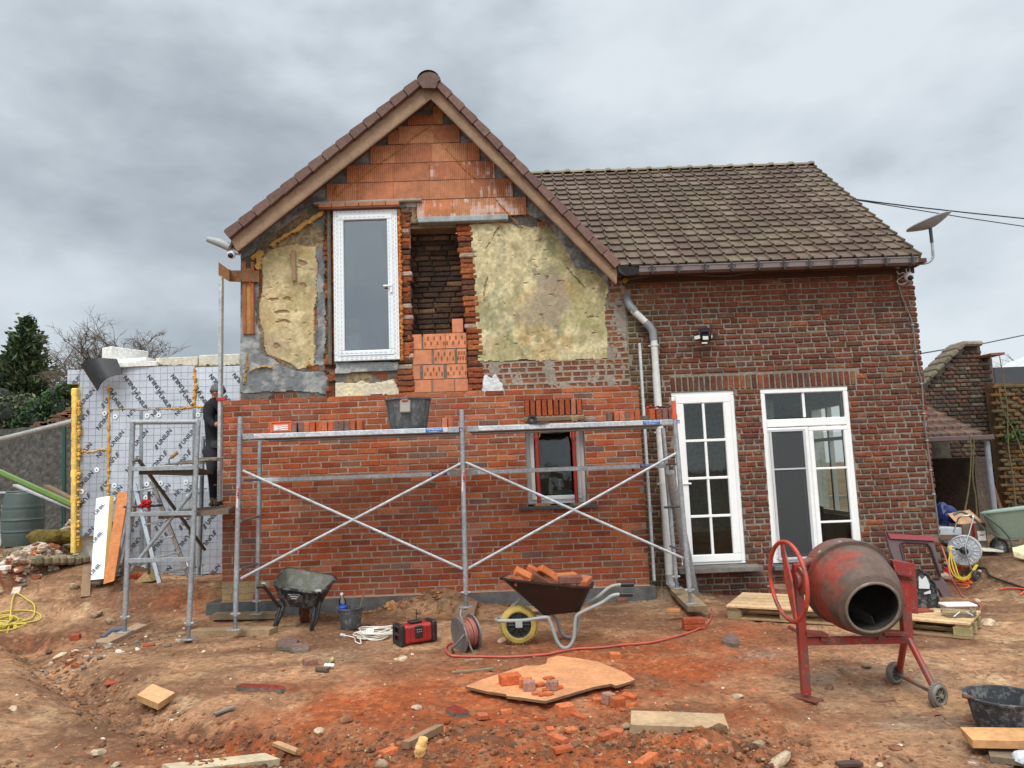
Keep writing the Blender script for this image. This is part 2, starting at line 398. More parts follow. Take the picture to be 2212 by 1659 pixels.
while ys[-1] < 1.6: ys.append(ys[-1] + .012 + .0045 * (ys[-1] + 6.0))
ys = ys + [ys[-1] + .06 * 1.2 ** k * k for k in range(1, 40)]; gy = [-6.0 - .3 * 1.5 ** k for k in range(17, -1, -1)] + ys
gy = np.array(sorted(q for q in set(gy) if q < 420))
GX, GY = np.meshgrid(gx, gy); GH = h(GX, GY)
_r = random.Random(21)
for _ in range(150):
    fx_, fy_, fa = _r.uniform(-3.6, 4.2), -5.2 + 4.2 * _r.random(), _r.uniform(0, 3.14); ix = np.searchsorted(gx, (fx_ - .25, fx_ + .25)); iy = np.searchsorted(gy, (fy_ - .25, fy_ + .25)); sl_ = (slice(*iy), slice(*ix))
    u_ = (GX[sl_] - fx_) * math.cos(fa) + (GY[sl_] - fy_) * math.sin(fa); v_ = -(GX[sl_] - fx_) * math.sin(fa) + (GY[sl_] - fy_) * math.cos(fa); r_ = (u_ / .14) ** 2 + (v_ / (.05 + .012 * np.sin(u_ * 22))) ** 2
    GH[sl_] += -.013 * np.exp(-r_ ** 3) + .007 * np.exp(-((r_ - 1.7) / .6) ** 2) + .0025 * np.sin(u_ * 260) * np.exp(-r_ ** 3)
sx_, sy_ = proj(np.stack([GX, GY, GH], -1))
def blob(cx, cy, rx, ry): return np.exp(-((sx_ - cx) / rx) ** 2 - ((sy_ - cy) / ry) ** 2) * (GY < 3) * (GY > -6.5)
n1 = fbm(GX, GY, 1.1, 4); n2 = fbm(GX + 5, GY, 5, 4); n3 = fbm(GX, GY + 3, 18, 3); n4 = fbm(GX * .35, GY + 8, 3.2, 4)
tan = np.array(C(182, 141, 106)); brn = np.array(C(132, 95, 70)); org = np.array(C(182, 88, 50)); dk = np.array(C(96, 68, 50)); gry = np.array(C(146, 130, 112)); pale = np.array(C(216, 186, 146))
def lerp(a, b, t): return a + (b - a) * t[..., None]
GC = lerp(brn + 0 * GX[..., None], tan, sst(.40, .60, n1 * .4 + n4 * .6))
GC = lerp(GC, pale, .55 * sst(.58, .74, n2) * sst(.46, .6, n1))
om = np.clip(blob(1180, 1560, 430, 110) + .9 * blob(1450, 1430, 300, 45) + .7 * blob(830, 1560, 240, 60) + .35 * blob(1600, 1360, 120, 30) + .9 * blob(1000, 1640, 500, 60) + .5 * blob(560, 1640, 200, 40) + .35 * blob(400, 1300, 90, 40) + .3 * blob(90, 1400, 120, 30), 0, 1)
GC = lerp(GC, org, np.clip(om * (.5 + 1.25 * sst(.3, .62, n2 * .5 + n1 * .5)), 0, .95))
GC = lerp(GC, dk, np.clip(rough_zone(GX, GY) * sst(.42, .62, n3 * .5 + n2 * .5) * .85, 0, .85))
gm = np.clip(blob(1850, 1470, 170, 30) + .8 * blob(1620, 1415, 90, 14) + .5 * blob(2020, 1560, 160, 30) + .6 * blob(1400, 1290, 90, 30) + .45 * blob(760, 1420, 90, 20), 0, 1)
GC = lerp(GC, gry, np.clip(gm * sst(.3, .6, n2) * 1.0, 0, .8))
GC = lerp(GC, np.array(C(120, 96, 76)), np.clip(sst(XR - .3, XR + .5, GX) * .7 * (GY < 4), 0, 1))
fm = np.exp(-(seg(GX, GY, FOOT) / .26) ** 4); GC = lerp(GC, np.array(C(190, 172, 156)), fm * sst(.45, .55, n2) * .8); GC = lerp(GC, np.array(C(150, 84, 62)), fm * sst(.55, .6, n3) * .8)
white = np.clip(blob(2110, 1650, 60, 10) + blob(2030, 1620, 70, 8) + .6 * blob(1900, 1640, 100, 16), 0, 1)
GC = lerp(GC, np.array(C(222, 208, 196)), white * sst(.56, .66, n3 * .6 + n2 * .4) * .8)
far = sst(8, 14, np.hypot(GX, GY)); GC = lerp(GC, np.array(C(112, 98, 78)), far)
n5 = fbm(GX, GY, 42, 3); n6 = fbm(GX + 3, GY, 9, 5)
GC = GC * (.72 + .3 * n3[..., None] + .26 * n6[..., None]); sp = sst(.66, .74, n5); GC = lerp(GC, pale, sp * .22); GC = lerp(GC, dk, sst(.38, .28, n5) * .5)
m = MB(); m.grid(np.stack([GX, GY, GH], -1), cols=GC[:-1, :-1])
MATS['dirt'] = None; del MATS['dirt']
g_ = m.build('ground', 'dirt', smooth=True); struct(g_)
# wet puddles lying in the dirt
m = MB()
for cx, cy, rx, ry in ((1905, 1514, 26, 3.5), (2010, 1544, 26, 3.5)):
    q = [G(cx + rx * math.cos(a) * (1 + .25 * math.sin(3 * a + cx)), cy + ry * math.sin(a) * (1 + .2 * math.cos(5 * a))) for a in [k * math.pi / 14 for k in range(28)]]
    zz_ = sum(p.z for p in q) / 28 + .006
    m.af([m.av((p.x, p.y, zz_)) for p in q], C(150, 104, 84, .8))
pu = m.build('puddle_water', 'upvc'); struct(pu)
# ================= gabled house =================
YF = -.2                                  # face of the new brick skin
BR_COL = [C(160, 76, 50), C(152, 70, 46), C(168, 88, 58), C(144, 68, 48), C(172, 98, 76), C(134, 64, 46), C(126, 82, 66), C(110, 80, 72), C(156, 80, 54)]
BR_W = [6, 6, 4, 5, 3, 4, 1.0, .7, 4]
OLD = [C(116, 62, 50), C(108, 60, 49), C(124, 66, 51), C(98, 62, 53), C(108, 68, 55), C(138, 76, 54), C(104, 56, 46), C(94, 68, 59), C(122, 82, 66)]
OLD_W = [6, 6, 3, 4, 4, .9, 4, 2.5, 1.2]
def brickrow(mb, x0, x1, z0, z1, y, cols, ws, L, j=.012, off=0.0, dep=.05, ch=.006, jit=.003, chop=None, colf=None, jf=.25, minl=.05):
    x = x0 - off
    while x < x1:
        ln = L * random.uniform(1 - jf * .12, 1 + jf * .12); a, b = max(x, x0), min(x + ln - j, x1); x += ln
        if b - a < minl: continue
        segs = [(a, b)]
        for (cx0, cx1, cz0, cz1) in chop or ():
            if z1 > cz0 + .01 and z0 < cz1 - .01:
                ns = []
                for (p, q) in segs:
                    if q <= cx0 or p >= cx1: ns.append((p, q)); continue
                    if p < cx0 - .03: ns.append((p, cx0))
                    if q > cx1 + .03: ns.append((cx1, q))
                segs = ns
        for p, q in segs:
            c = vary(random.choices(cols, ws)[0], .13)
            if colf: c = colf(c, (p + q) / 2, (z0 + z1) / 2)
            dy = random.uniform(-1, 1) * jit; J = lambda: random.uniform(-1, 1) * jit
            o = [(p + J(), z0 + J()), (q + J(), z0 + J()), (q + J(), z1 + J()), (p + J(), z1 + J())]
            mx_, mz_ = (p + q) / 2, (z0 + z1) / 2
            kx = 1 - 2 * ch / max(q - p, .02); kz = 1 - 2 * ch / (z1 - z0)
            i0 = [mb.av((u, y + dep, v)) for u, v in o]; i1 = [mb.av((u, y + ch + dy, v)) for u, v in o]
            i2 = [mb.av((mx_ + (u - mx_) * kx + J() * .5, y + dy, mz_ + (v - mz_) * kz + J() * .5)) for u, v in o]
            for k in range(4):
                n_ = (k + 1) % 4; mb.af((i0[k], i0[n_], i1[n_], i1[k]), c); mb.af((i1[k], i1[n_], i2[n_], i2[k]), c)
            mb.af(i2, c)
def holed(mb, x0, x1, z0, z1, y0, y1, holes, col):
    xs = sorted({x0, x1, *[min(max(v, x0), x1) for h_ in holes for v in h_[:2]]}); zs = sorted({z0, z1, *[min(max(v, z0), z1) for h_ in holes for v in h_[2:]]})
    for a, b in zip(xs, xs[1:]):
        for c, d in zip(zs, zs[1:]):
            mx_, mz_ = (a + b) / 2, (c + d) / 2
            if b - a < 1e-4 or d - c < 1e-4 or any(h_[0] < mx_ < h_[1] and h_[2] < mz_ < h_[3] for h_ in holes): continue
            mb.box((mx_, (y0 + y1) / 2, mz_), (b - a, y1 - y0, d - c), col=col)
house = E('gabled_house', 'gabled house with stripped yellow plaster above a new orange brick skin', 'house', (0, 0, 0))
# --- gable lines (world, in the wall plane) ---
YB = -.30
def roofline(pts): return [(P(x, y, YB).x, P(x, y, YB).z) for x, y in pts]
AP = P(931, 183, YB); LE = P(498, 509, YB); RE = P(1336, 571, YB)
def roofz(x):  # underside of the roof
    x = np.asarray(x, float)
    l = LE.z + (x - LE.x) * (AP.z - LE.z) / (AP.x - LE.x); r = RE.z + (x - RE.x) * (AP.z - RE.z) / (AP.x - RE.x)
    return np.minimum(l, r)
# --- old wall: plaster, cement and rubble as one weathered relief ---
XJ = P(1357, 750).x; ZV = P(930, 850, YF).z
gxs = np.arange(XL, XJ + .001, .0125); gzs = np.arange(ZV - .25, AP.z, .0125)
WX, WZ = np.meshgrid(gxs, gzs); pv = np.stack([WX, 0 * WX, WZ], -1); VX, VY = proj(pv)
wx = VX + 9 * (fbm(WX, WZ, 4, 4) - .5) * 2 ; wy = VY + 9 * (fbm(WX + 8, WZ, 4, 4) - .5) * 2
f1 = fbm(WX, WZ, 2.2, 4); f2 = fbm(WX + 4, WZ, 9, 4); f3 = fbm(WX, WZ + 4, 30, 3)
A3 = lambda *c: np.array(C(*c))
# bricks under everything
row = np.floor(WZ / .0698).astype(int); fz = WZ / .0698 - row
bl = np.where(row % 2 == 0, .215, .108); bx = WX / bl + (row * 37 % 11) * .13; bi = np.floor(bx).astype(int); fx = bx - bi
hs = _T[(bi * 7 + row * 3) & 63, (row * 5 + bi) & 63, (bi + row * 11) & 63]
pal = np.array([C(150, 82, 58), C(134, 70, 52), C(114, 64, 50), C(160, 98, 70), C(104, 84, 72), C(88, 62, 50)])
bc = pal[(hs * 5.99).astype(int)]
mort = (fz < .17) | (fx < .055 * .2155 / bl) 
base = np.where(mort[..., None], A3(150, 140, 122) * (.7 + .5 * f2[..., None]), bc * (.75 + .5 * f3[..., None]))
dy = np.where(mort, .012, 0.0) + .012 * (f2 - .5)
# smeared rubble zone
rub = sst(.40, .56, f2 * .6 + f1 * .4)
c_r = lerp(lerp(A3(118, 100, 80) + 0 * base, A3(150, 132, 100), sst(.4, .6, f3)), A3(106, 104, 98), sst(.5, .62, f1))
AMP = np.full(WX.shape, .014)
def put(poly, col, d, warp=1.0, amp=None):
    global base, dy
    q = inpoly(VX + (wx - VX) * warp, VY + (wy - VY) * warp, poly)
    base = np.where(q[..., None], col, base); dy = np.where(q, d, dy)
    if amp: AMP[q] = amp
    return q
smear = (fbm(WX + 2, WZ, 3, 4) > np.where(VX < 705, .40, .50))
base = np.where(smear[..., None], c_r, base); dy = np.where(smear, .004 - .02 * (f2 - .3), dy)
cem = lerp(A3(124, 127, 128) + 0 * base, A3(166, 167, 164), sst(.4, .65, f2)); cem = cem * (.8 + .4 * f3[..., None])
cemd = cem * .78
put([(515, 560), (515, 850), (640, 850), (640, 800), (570, 770), (552, 700), (560, 600)], cem, -.012)
put([(500, 400), (960, 180), (1400, 600), (1290, 640), (1232, 580), (1222, 548), (1200, 512), (1182, 482), (1140, 465), (690, 440), (600, 498), (545, 548), (500, 570)], cem, -.018, .6)
put([(640, 380), (900, 190), (1240, 470), (1150, 460), (960, 300), (905, 302), (690, 440), (640, 460)], cemd, -.01, .3)
put([(686, 540), (703, 540), (706, 790), (684, 790)], cemd * 1.05, -.01, 1.2)
put([(640, 500), (705, 455), (705, 480), (690, 540), (640, 530)], c_r, 0, 1)
# plaster
pl = lerp(A3(190, 176, 138) + 0 * base, A3(216, 202, 160), sst(.4, .62, f2 * .6 + f3 * .4))
pl = lerp(pl, A3(188, 150, 98), .6 * sst(.52, .7, fbm(WX + 20, WZ, 2.6, 4)))
moss = sst(.48, .62, fbm(WX + 31, WZ, 2.0, 3) * .5 + fbm(WX + 1, WZ * .8, 11, 4) * .5)
pl = lerp(pl, A3(132, 130, 76), moss * .5)
pl = lerp(pl, A3(96, 112, 86), sst(.56, .66, fbm(WX + 51, WZ * .7, 3.2, 4) * .6 + fbm(WX, WZ, 16, 3) * .4) * .42)
pl = lerp(pl, A3(150, 140, 128), sst(.60, .72, fbm(WX + 71, WZ, 2.4, 3)) * .6)
pit = sst(.73, .79, fbm(WX + 3, WZ * 1.6, 12, 4)) * .8
dp = -.010 + .004 * (f2 - .5) + .005 * (fbm(WX, WZ, 3, 3) - .5) + pit * .010
plc = lerp(pl, A3(120, 84, 56), pit * .8) * (.86 + .28 * f3[..., None])
P1 = [(566, 560), (590, 541), (640, 528), (660, 536), (684, 536), (683, 640), (676, 700), (682, 790), (643, 795), (625, 780), (578, 768), (560, 700), (564, 650), (568, 600)]
put(P1, lerp(plc, A3(196, 168, 120), .35 + 0 * f1), dp, .8, .005)
# holes in the left plaster where the brick shows
for (px_, py_, a, b) in ((598, 645, 12, 4), (625, 645, 10, 4), (617, 678, 15, 4), (615, 702, 17, 4), (652, 617, 7, 7), (604, 750, 9, 6), (650, 568, 11, 4)):
    ux = VX + (wx - VX) * 2.2; uy = VY + (wy - VY) * 1.6; rr_ = ((ux - px_) / a) ** 2 + ((uy - py_) / b) ** 2; q = rr_ < 1; base = np.where(q[..., None], lerp(A3(172, 136, 104) + 0 * base, A3(146, 126, 98), f2), base); dy = np.where(q, dy + .014 * np.clip(1.3 - rr_, 0, 1), dy)
P3 = [(1002, 488), (1076, 484), (1148, 491), (1178, 485), (1203, 514), (1228, 549), (1237, 579), (1278, 586), (1308, 611), (1312, 696), (1312, 774), (1266, 777), (1091, 780), (1034, 783), (1028, 671), (1017, 584), (1008, 529)]
put(P3, plc, dp, 1.0, .0035)
# cracks and shallow scratches in the right plaster
for a, b in (((1078, 490), (1050, 535)), ((1050, 535), (1020, 560)), ((1225, 580), (1262, 622)), ((1052, 600), (1046, 640))):
    t = np.clip(((VX - a[0]) * (b[0] - a[0]) + (VY - a[1]) * (b[1] - a[1])) / ((b[0] - a[0]) ** 2 + (b[1] - a[1]) ** 2), 0, 1)
    q = np.hypot(VX + (f2 - .5) * 10 - a[0] - t * (b[0] - a[0]), VY - a[1] - t * (b[1] - a[1])) < 1.2; base = np.where(q[..., None], base * .45, base); dy = np.where(q, dy + .012, dy)
arc = (np.abs(np.hypot(VX - 1157, VY - 741) - 15) < 1.6) & (VY < 741); arc |= (np.abs(VY - 742) < 1) & (np.abs(VX - 1157) < 22)
base = np.where(arc[..., None], base * 1.25, base)
# sill band, pale patches, lower brick band
put([(708, 783), (866, 781), (866, 802), (706, 808)], cemd * 1.25, -.03, .3)
put([(640, 800), (706, 808), (714, 850), (590, 850), (600, 815)], cemd * 1.1, -.015, 1)
put([(712, 828), (740, 820), (800, 834), (845, 826), (862, 845), (862, 860), (712, 860)], lerp(A3(228, 216, 172) + 0 * base, A3(206, 196, 170), sst(.4, .6, f1)), -.02, 1.6)
q = put([(1026, 784), (1312, 776), (1360, 780), (1360, 850), (1020, 850)], base, dy, .5)
cb = lerp(A3(160, 150, 138) + 0 * base, A3(138, 124, 108), f2); mk = ((fz < .3) | (fx < .2) | (fbm(WX, WZ, 7, 3) > .58)) & q
base = np.where(mk[..., None], cb, np.where(q[..., None], lerp(bc, A3(134, 82, 66) + 0 * base, .5 + 0 * f1), base)); dy = np.where(mk, -.004, dy)
put([(1032, 818), (1045, 815), (1060, 822), (1070, 812), (1090, 830), (1094, 850), (1032, 850)], A3(212, 212, 212) * (.8 + .4 * f3[..., None]), -.02, 1.6)
q = (wx > 1311) & (VY > 600)
cb2 = lerp(A3(158, 146, 130) + 0 * base, A3(132, 124, 112), f2); mk = q & ((fz < .3) | (fx < .22) | (fbm(WX + 9, WZ, 6, 3) > .56))
base = np.where(q[..., None], lerp(bc, A3(140, 92, 76) + 0 * base, .35 + 0 * f1), base); base = np.where(mk[..., None], cb2, base); dy = np.where(mk, -.006, dy)
# broken orange brick edges beside the niche and the tall window
for lo, hi in ((863, 888), (985, 1014), (702, 722)):
    q = (wx > lo + (VY - 500) * (.05 if lo > 900 else .0)) & (wx < hi + (VY - 500) * (.075 if lo > 900 else .0)) & (VY > 460)
    cbk = np.where(((fz < .16) & (f2 > .4))[..., None], A3(196, 180, 160), np.array([C(168, 86, 56), C(148, 72, 48), C(138, 84, 64), C(110, 62, 48), C(168, 112, 84), C(92, 62, 50)])[((hs * 5.99).astype(int))] * (.8 + .4 * f3[..., None]))
    base = np.where(q[..., None], cbk, base); dy = np.where(q, .01 + .05 * (hs - .5) + np.where(fz < .16, .02, 0) + .03 * (f2 - .5), dy)
# cured foam smears
for pl_, wd in (([(694, 458), (672, 478), (650, 492), (620, 508), (590, 535)], 4.5), ([(550, 558), (566, 552), (560, 575)], 6), ([(540, 804), (556, 797), (590, 796)], 2.6), ([(536, 770), (532, 800), (528, 830)], 1.6), ([(668, 785), (684, 787)], 3)):
    d_ = np.full(WX.shape, 99.)
    for a, b in zip(pl_, pl_[1:]):
        t = np.clip(((VX - a[0]) * (b[0] - a[0]) + (VY - a[1]) * (b[1] - a[1])) / ((b[0] - a[0]) ** 2 + (b[1] - a[1]) ** 2), 0, 1)
        d_ = np.minimum(d_, np.hypot(wx - a[0] - t * (b[0] - a[0]), wy - a[1] - t * (b[1] - a[1])))
    q = d_ < wd * (.5 + f3); base = np.where(q[..., None], A3(196, 152, 86) * (.8 + .4 * f3[..., None]), base); dy = np.where(q, -.05, dy)
NICHE = [(887, 484), (987, 484), (1009, 720), (1011, 860), (883, 860), (889, 720)]
WIN = [(719, 456), (858, 453), (865, 780), (725, 783)]
hole = inpoly(VX, VY, NICHE) | inpoly(VX, VY, WIN) | (WZ > roofz(WX) + .02)
keep = ~(hole[:-1, :-1] | hole[1:, 1:] | hole[1:, :-1] | hole[:-1, 1:])
mm = MB(); mm.grid(np.stack([WX, dy + AMP * (f3 - .5), WZ], -1), cols=np.clip(base[:-1, :-1] * .92, .003, .9), keep=keep)
o_ = mm.build('old_wall', 'plaster', house, smooth=False)
# carcass behind: left side wall, inner leaf, floors
mm = MB(); mm.col = C(140, 132, 120)
zt = float(roofz(XL + .1)); zb = -.3
nx0, nx1 = P(885, 700).x, P(1011, 700).x; wx0, wx1 = P(720, 600).x, P(864, 600).x; wz0, wz1 = P(790, 782).z, P(790, 455).z
sx0, sx1 = P(1137, 1000, 0).x, P(1264, 1000, 0).x; sz0, sz1 = P(1200, 1092, 0).z, P(1200, 913, 0).z
zn0, zn1 = ZV - .3, P(935, 490).z
XJ2 = P(1310, 900, .1).x
zt_r = float(roofz(XJ - .02)) - .03; gz_ = min(zt - .05, zt_r - .02)
holed(mm, XL + .003, XJ - .01, zb, gz_, .04, .28, [(nx0, nx1, zn0, zn1), (wx0, wx1, wz0, wz1), (sx0, sx1, sz0, sz1)], C(140, 120, 100))
mm.box((XL + .15, 3.6, zt / 2 - .1), (.294, 6.6, zt - .05), col=C(120, 108, 96))
q = [(XL + .02, 0, zt - .06), (XJ - .02, 0, zt - .06), (XJ - .02, 0, float(roofz(XJ - .02)) - .02), (AP.x, 0, AP.z - .05), (XL + .02, 0, float(roofz(XL + .02)) - .02)]
pts = [(XL + .01, gz_), (wx0, gz_), (wx0, wz1), (wx1, wz1), (wx1, gz_), (nx0, gz_), (nx0, zn1), (nx1, zn1), (nx1, gz_), (XJ - .02, gz_), (XJ - .02, zt_r), (AP.x, AP.z - .08), (XL + .01, float(roofz(XL + .01)) - .03)]
mm.slab([(x, .045, z) for x, z in pts], (0, .23, 0), C(140, 120, 100))
mm.box(((XL + XJ) / 2, 2.2, sz0 - .55), (XJ - XL - .7, 3.8, .06), col=C(120, 100, 84)); mm.box(((XL + XJ) / 2, 2.2, wz0 - .2), (XJ - XL - .7, 3.8, .12), col=C(170, 165, 160))
mm.box(((XL + XJ) / 2, 4.0, 2.6), (XJ - XL - .5, .1, 5.4), col=C(90, 86, 80)); 
mm.build('inner_leaf', 'mortar', house)
# niche: old sooty flue
mm = MB(); z = zn0
sooty = [C(72, 54, 42), C(56, 43, 35), C(88, 64, 46), C(112, 84, 60), C(62, 45, 34)]
while z < zn1 - .03:
    brickrow(mm, nx0 - .05, nx1 + .1, z, z + .062, .27, sooty, [4, 4, 2, 1, 2], .215, off=random.uniform(0, .2), jit=.008, ch=.012); z += .07
mm.box(((nx0 + nx1) / 2, .35, (zn0 + zn1) / 2), (nx1 - nx0 + .3, .1, zn1 - zn0), col=C(60, 50, 42))
mm.build('flue_back', 'oldbrick', house)
for side in (0, 1):
    mm = MB(); z = zn0
    while z < zn1 + .06:
        t = (z - P(935, 720).z) / (zn1 - P(935, 720).z); e_ = (P(1009, 720).x + (P(987, 484).x - P(1009, 720).x) * max(0, t)) if side else (P(889, 720).x - .01 * max(0, t))
        cl = vary(random.choice([C(140, 72, 50), C(106, 62, 48), C(90, 60, 50), C(154, 84, 58), C(170, 150, 130)]), .2); k = random.uniform(.0, .03)
        mm.box((e_ + (.1 - k if side else -.1 + k), .03 + random.uniform(0, .02), z + .033), (.2, .1, .062), col=cl, bev=.012)
        mm.box((e_ + (.1 - k * .6 if side else -.1 + k * .6), .17, z + .034), (.2, .2, .0705), col=C(58, 45, 37), bev=.004); z += .0705
    mm.build('flue_jamb', 'oldbrick', house)
mm = MB(); a = P(896, 488, .1); b = P(992, 484, .1)
mm.box(((a.x + b.x) / 2, .12, a.z + .005), (b.x - a.x + .1, .16, .07), col=C(118, 96, 74), bev=.006)
mm.build('flue_beam', 'wood', house)
def vz(x, y, Yp): return P(x, y, Yp).z
# terracotta gable blocks (ribbed)
def ribbed(mb, x0, x1, z0, z1, y, col, dep=.06, pitch=.026, amp=.0035, eff=0.0, nz=5):
    n = max(2, int((x1 - x0) / pitch * 4)); xs = np.linspace(x0, x1, n + 1); zs = np.linspace(z0, z1, nz + 1)
    A = np.zeros((nz + 1, n + 1, 3)); CL = np.zeros((nz, n, 3)); col = np.array(col)
    for i, z in enumerate(zs):
        A[i, :, 0] = xs; A[i, :, 2] = z; A[i, :, 1] = y + amp * np.clip(np.sin(xs / pitch * 2 * math.pi) * 2, -1, 1)
    for i in range(nz):
        e = sst(.60, .78, fbm(xs[:-1] * 22, 0 * xs[:-1] + i * .22 + z0 * 9, 1.3, 3) * .6 + fbm(xs[:-1] * 4, 0 * xs[:-1] + i * .5 + z0, 1.3, 2) * .4 + eff * .10) * (eff > 0)
        CL[i] = col * (.93 + .14 * vn(xs[:-1] * 5, 0 * xs[:-1] + z0 * 7 + i)[:, None]); CL[i] += (np.array(C(214, 190, 180)) - CL[i]) * (e * .8)[:, None]
    mb.grid(A, cols=CL)
    for (a_, b_, c_, d_) in (((x0, z0), (x1, z0), (x1, z0), (x0, z0)), ((x0, z1), (x1, z1), (x1, z1), (x0, z1)), ((x0, z0), (x0, z1), (x0, z1), (x0, z0)), ((x1, z0), (x1, z1), (x1, z1), (x1, z0))):
        mb.af([mb.av((a_[0], y + .004, a_[1])), mb.av((b_[0], y + .004, b_[1])), mb.av((c_[0], y + dep, c_[1])), mb.av((d_[0], y + dep, d_[1]))], tuple(col * .8))
TC = [C(196, 124, 96, .95), C(188, 114, 88, .95), C(204, 134, 106, .95), C(198, 120, 90, .95), C(184, 112, 88, .95)]
mm = MB(); rows = [(229.5, 269, 880, 958, 0), (270, 309, 837, 994, 0), (310, 350, 799, 1036, 0), (350.5, 389.5, 749, 1069, .6), (390, 430.5, 706, 1108, .5), (431.5, 470.5, 900, 1138, 1)]
fills = MB()
for k, (y0, y1, x0, x1, ef) in enumerate(rows):
    cx = (x0 + x1) / 2; dyl = lambda x: -(x - 931) * .0385
    xa, xb = P(x0, y0 + dyl(x0), -.03).x, P(x1, y1 + dyl(x1), -.03).x; zb_ = vz(931, y1, -.03); zt_ = vz(931, y0, -.03) - .004
    js = [xa]; x = xa + (.14 if k % 2 else .33) + (.06 if k == 4 else 0)
    if k == 5: x = xa + .46
    while x < xb - .08: js.append(x); x += .463
    js.append(xb)
    for i, (a, b) in enumerate(zip(js, js[1:])):
        # trim upper corners under the roof by splitting rows in steps
        zt2 = min(zt_, float(roofz(a)) - .01, float(roofz(b)) - .01)
        if zt2 - zb_ < .06: continue
        ribbed(mm, a + .002, b - .002, zb_ + .002, zt2, -.03, vary(random.choice(TC), .08), eff=ef if (i > (len(js) * .45) or k == 5) else 0)
mm.build('terracotta_gable', 'terra', house)
# foam lines over the blocks
mm = MB()
for pl_ in ([(1022, 284), (985, 308), (940, 338), (898, 365), (860, 388), (815, 412), (740, 425)],): pass
def fline(pts, r, Yp, col):
    mm = MB(); w_ = spline([P(x, y, Yp) for x, y in pts], 10)
    mm.tube([p + Vector((random.uniform(-.006, .006), 0, random.uniform(-.006, .006))) for p in w_], [r * random.choice((.3, .6, 1, 1.3)) for p in w_], 6, col); mm.build('foam_line', 'matte', house)
fline([(941, 264), (900, 292), (860, 325), (820, 354), (780, 384), (740, 412), (730, 425)], .009, -.04, C(180, 118, 58))
fline([(931, 280), (955, 310), (985, 345), (1010, 372), (1030, 385)], .007, -.04, C(180, 118, 58))
fline([(1070, 430), (1095, 458), (1120, 485)], .008, -.04, C(180, 118, 58))
fline([(722, 420), (728, 400)], .012, -.045, C(176, 104, 50))
# lintels
mm = MB(); a = P(688, 446, -.12); b = P(863, 441, -.12)
n = 6
for i in range(n):
    x0 = a.x + (b.x - a.x) * i / n; x1 = a.x + (b.x - a.x) * (i + 1) / n - .008
    mm.box(((x0 + x1) / 2, -.05, a.z + .012), (x1 - x0, .16, .055), col=vary(C(176, 112, 86), .1), bev=.004)
mm.box(((a.x + b.x) / 2, -.04, a.z - .028), (b.x - a.x, .17, .024), col=C(112, 60, 44), bev=.003)
mm.box(((a.x + b.x) / 2 + .1, -.03, a.z + .06), (b.x - a.x + .35, .12, .04), col=C(150, 144, 134), bev=.012)
mm.build('window_lintel', 'terra', house)
mm = MB(); a = P(903, 477, -.06); b = P(1098, 476, -.06); mm.box(((a.x + b.x) / 2, -.03, a.z), (b.x - a.x, .14, .075), rot=(0, 0, 0), col=C(150, 156, 156), bev=.008)
mm.build('flue_lintel', 'cement', house)
# block infill of the flue
def inf(mb, z0, z1, spans, Yp=.0, dep=.2):
    for a, b, rb in spans:
        x0, x1 = P(a, 790, Yp).x, P(b, 790, Yp).x; cl = vary(C(214, 134, 104), .07)
        if rb:
            ribbed(mb, x0, x1, z0, z1, Yp, cl, dep=.1, pitch=.034, amp=.004, nz=4)
            for i in range(7): mb.box(((x0 + x1) / 2 + (i - 3) * (x1 - x0) / 7, Yp - .002, z0 + (z1 - z0) * (.35 + .35 * (i % 2))), (.018, .004, .045), col=vary(C(150, 78, 54), .1))
        else: mb.box(((x0 + x1) / 2, Yp + dep / 2, (z0 + z1) / 2), (x1 - x0, dep, z1 - z0), col=vary(C(204, 122, 94), .07), bev=.004)
mm = MB(); YI = .02; zr = [vz(950, y, YI) for y in (846.5, 818, 786, 753, 720, 690)]
inf(mm, zr[0], zr[1] - .012, [(885, 931, 0), (934, 980, 0), (982, 1010, 0)], YI)
inf(mm, zr[1], zr[2] - .012, [(886, 907, 0), (914, 958, 1), (965, 1008, 1)], YI)
inf(mm, zr[2], zr[3] - .012, [(887, 933, 0), (938, 983, 1), (988, 1008, 1)], YI)
inf(mm, zr[3], zr[4] - .004, [(889, 912, 0), (916, 963, 1), (964, 1009, 1)], YI)
inf(mm, zr[4], zr[5], [(979, 1003, 0)], YI)
mm.build('infill_block', 'terra', house)
mm = MB(); mm.box((P(947, 780, .03).x, .102, (zr[0] + zr[4]) / 2 - .03), (P(1009, 790, .03).x - P(886, 790, .03).x, .15, zr[4] - zr[0] - .03), col=C(112, 106, 97))
mm.build('infill_mortar', 'mortar', house)
# --- new brick skin ---
vx0, vx1 = P(480.5, 1080, YF).x, P(1391, 1040, YF).x
CO = (P(930, 849, YF).z - P(930, 1282, YF).z) / 33.0; zbase = P(930, 1282, YF).z
ZT = zbase + 33 * CO
wz_0, wz_1 = P(1200, 1093, YF).z, P(1200, 912, YF).z; wx_0, wx_1 = P(1136.5, 1000, YF).x, P(1266, 1000, YF).x
so0, so1 = P(1132, 880, YF).x, P(1258, 880, YF).x; soz0, soz1 = P(1195, 898.5, YF).z, P(1195, 862, YF).z
chop = [(wx_0, wx_1, wz_0, wz_1), (so0, so1, soz0, soz1 - .01)]
mm = MB()
def vc(c, x, z):
    if z < zbase + 3.2 * CO and x < vx0 + .45: return C(176, 150, 104)
    return c
for k in range(33):
    z0 = zbase + k * CO + .012; z1 = zbase + (k + 1) * CO
    brickrow(mm, vx0, vx1, z0, z1, YF, BR_COL, BR_W, .239, off=(0 if k % 2 else .12) + (.03 if k % 3 else 0), chop=chop, colf=vc, jit=.0035, ch=.006, dep=.06)
n = 10
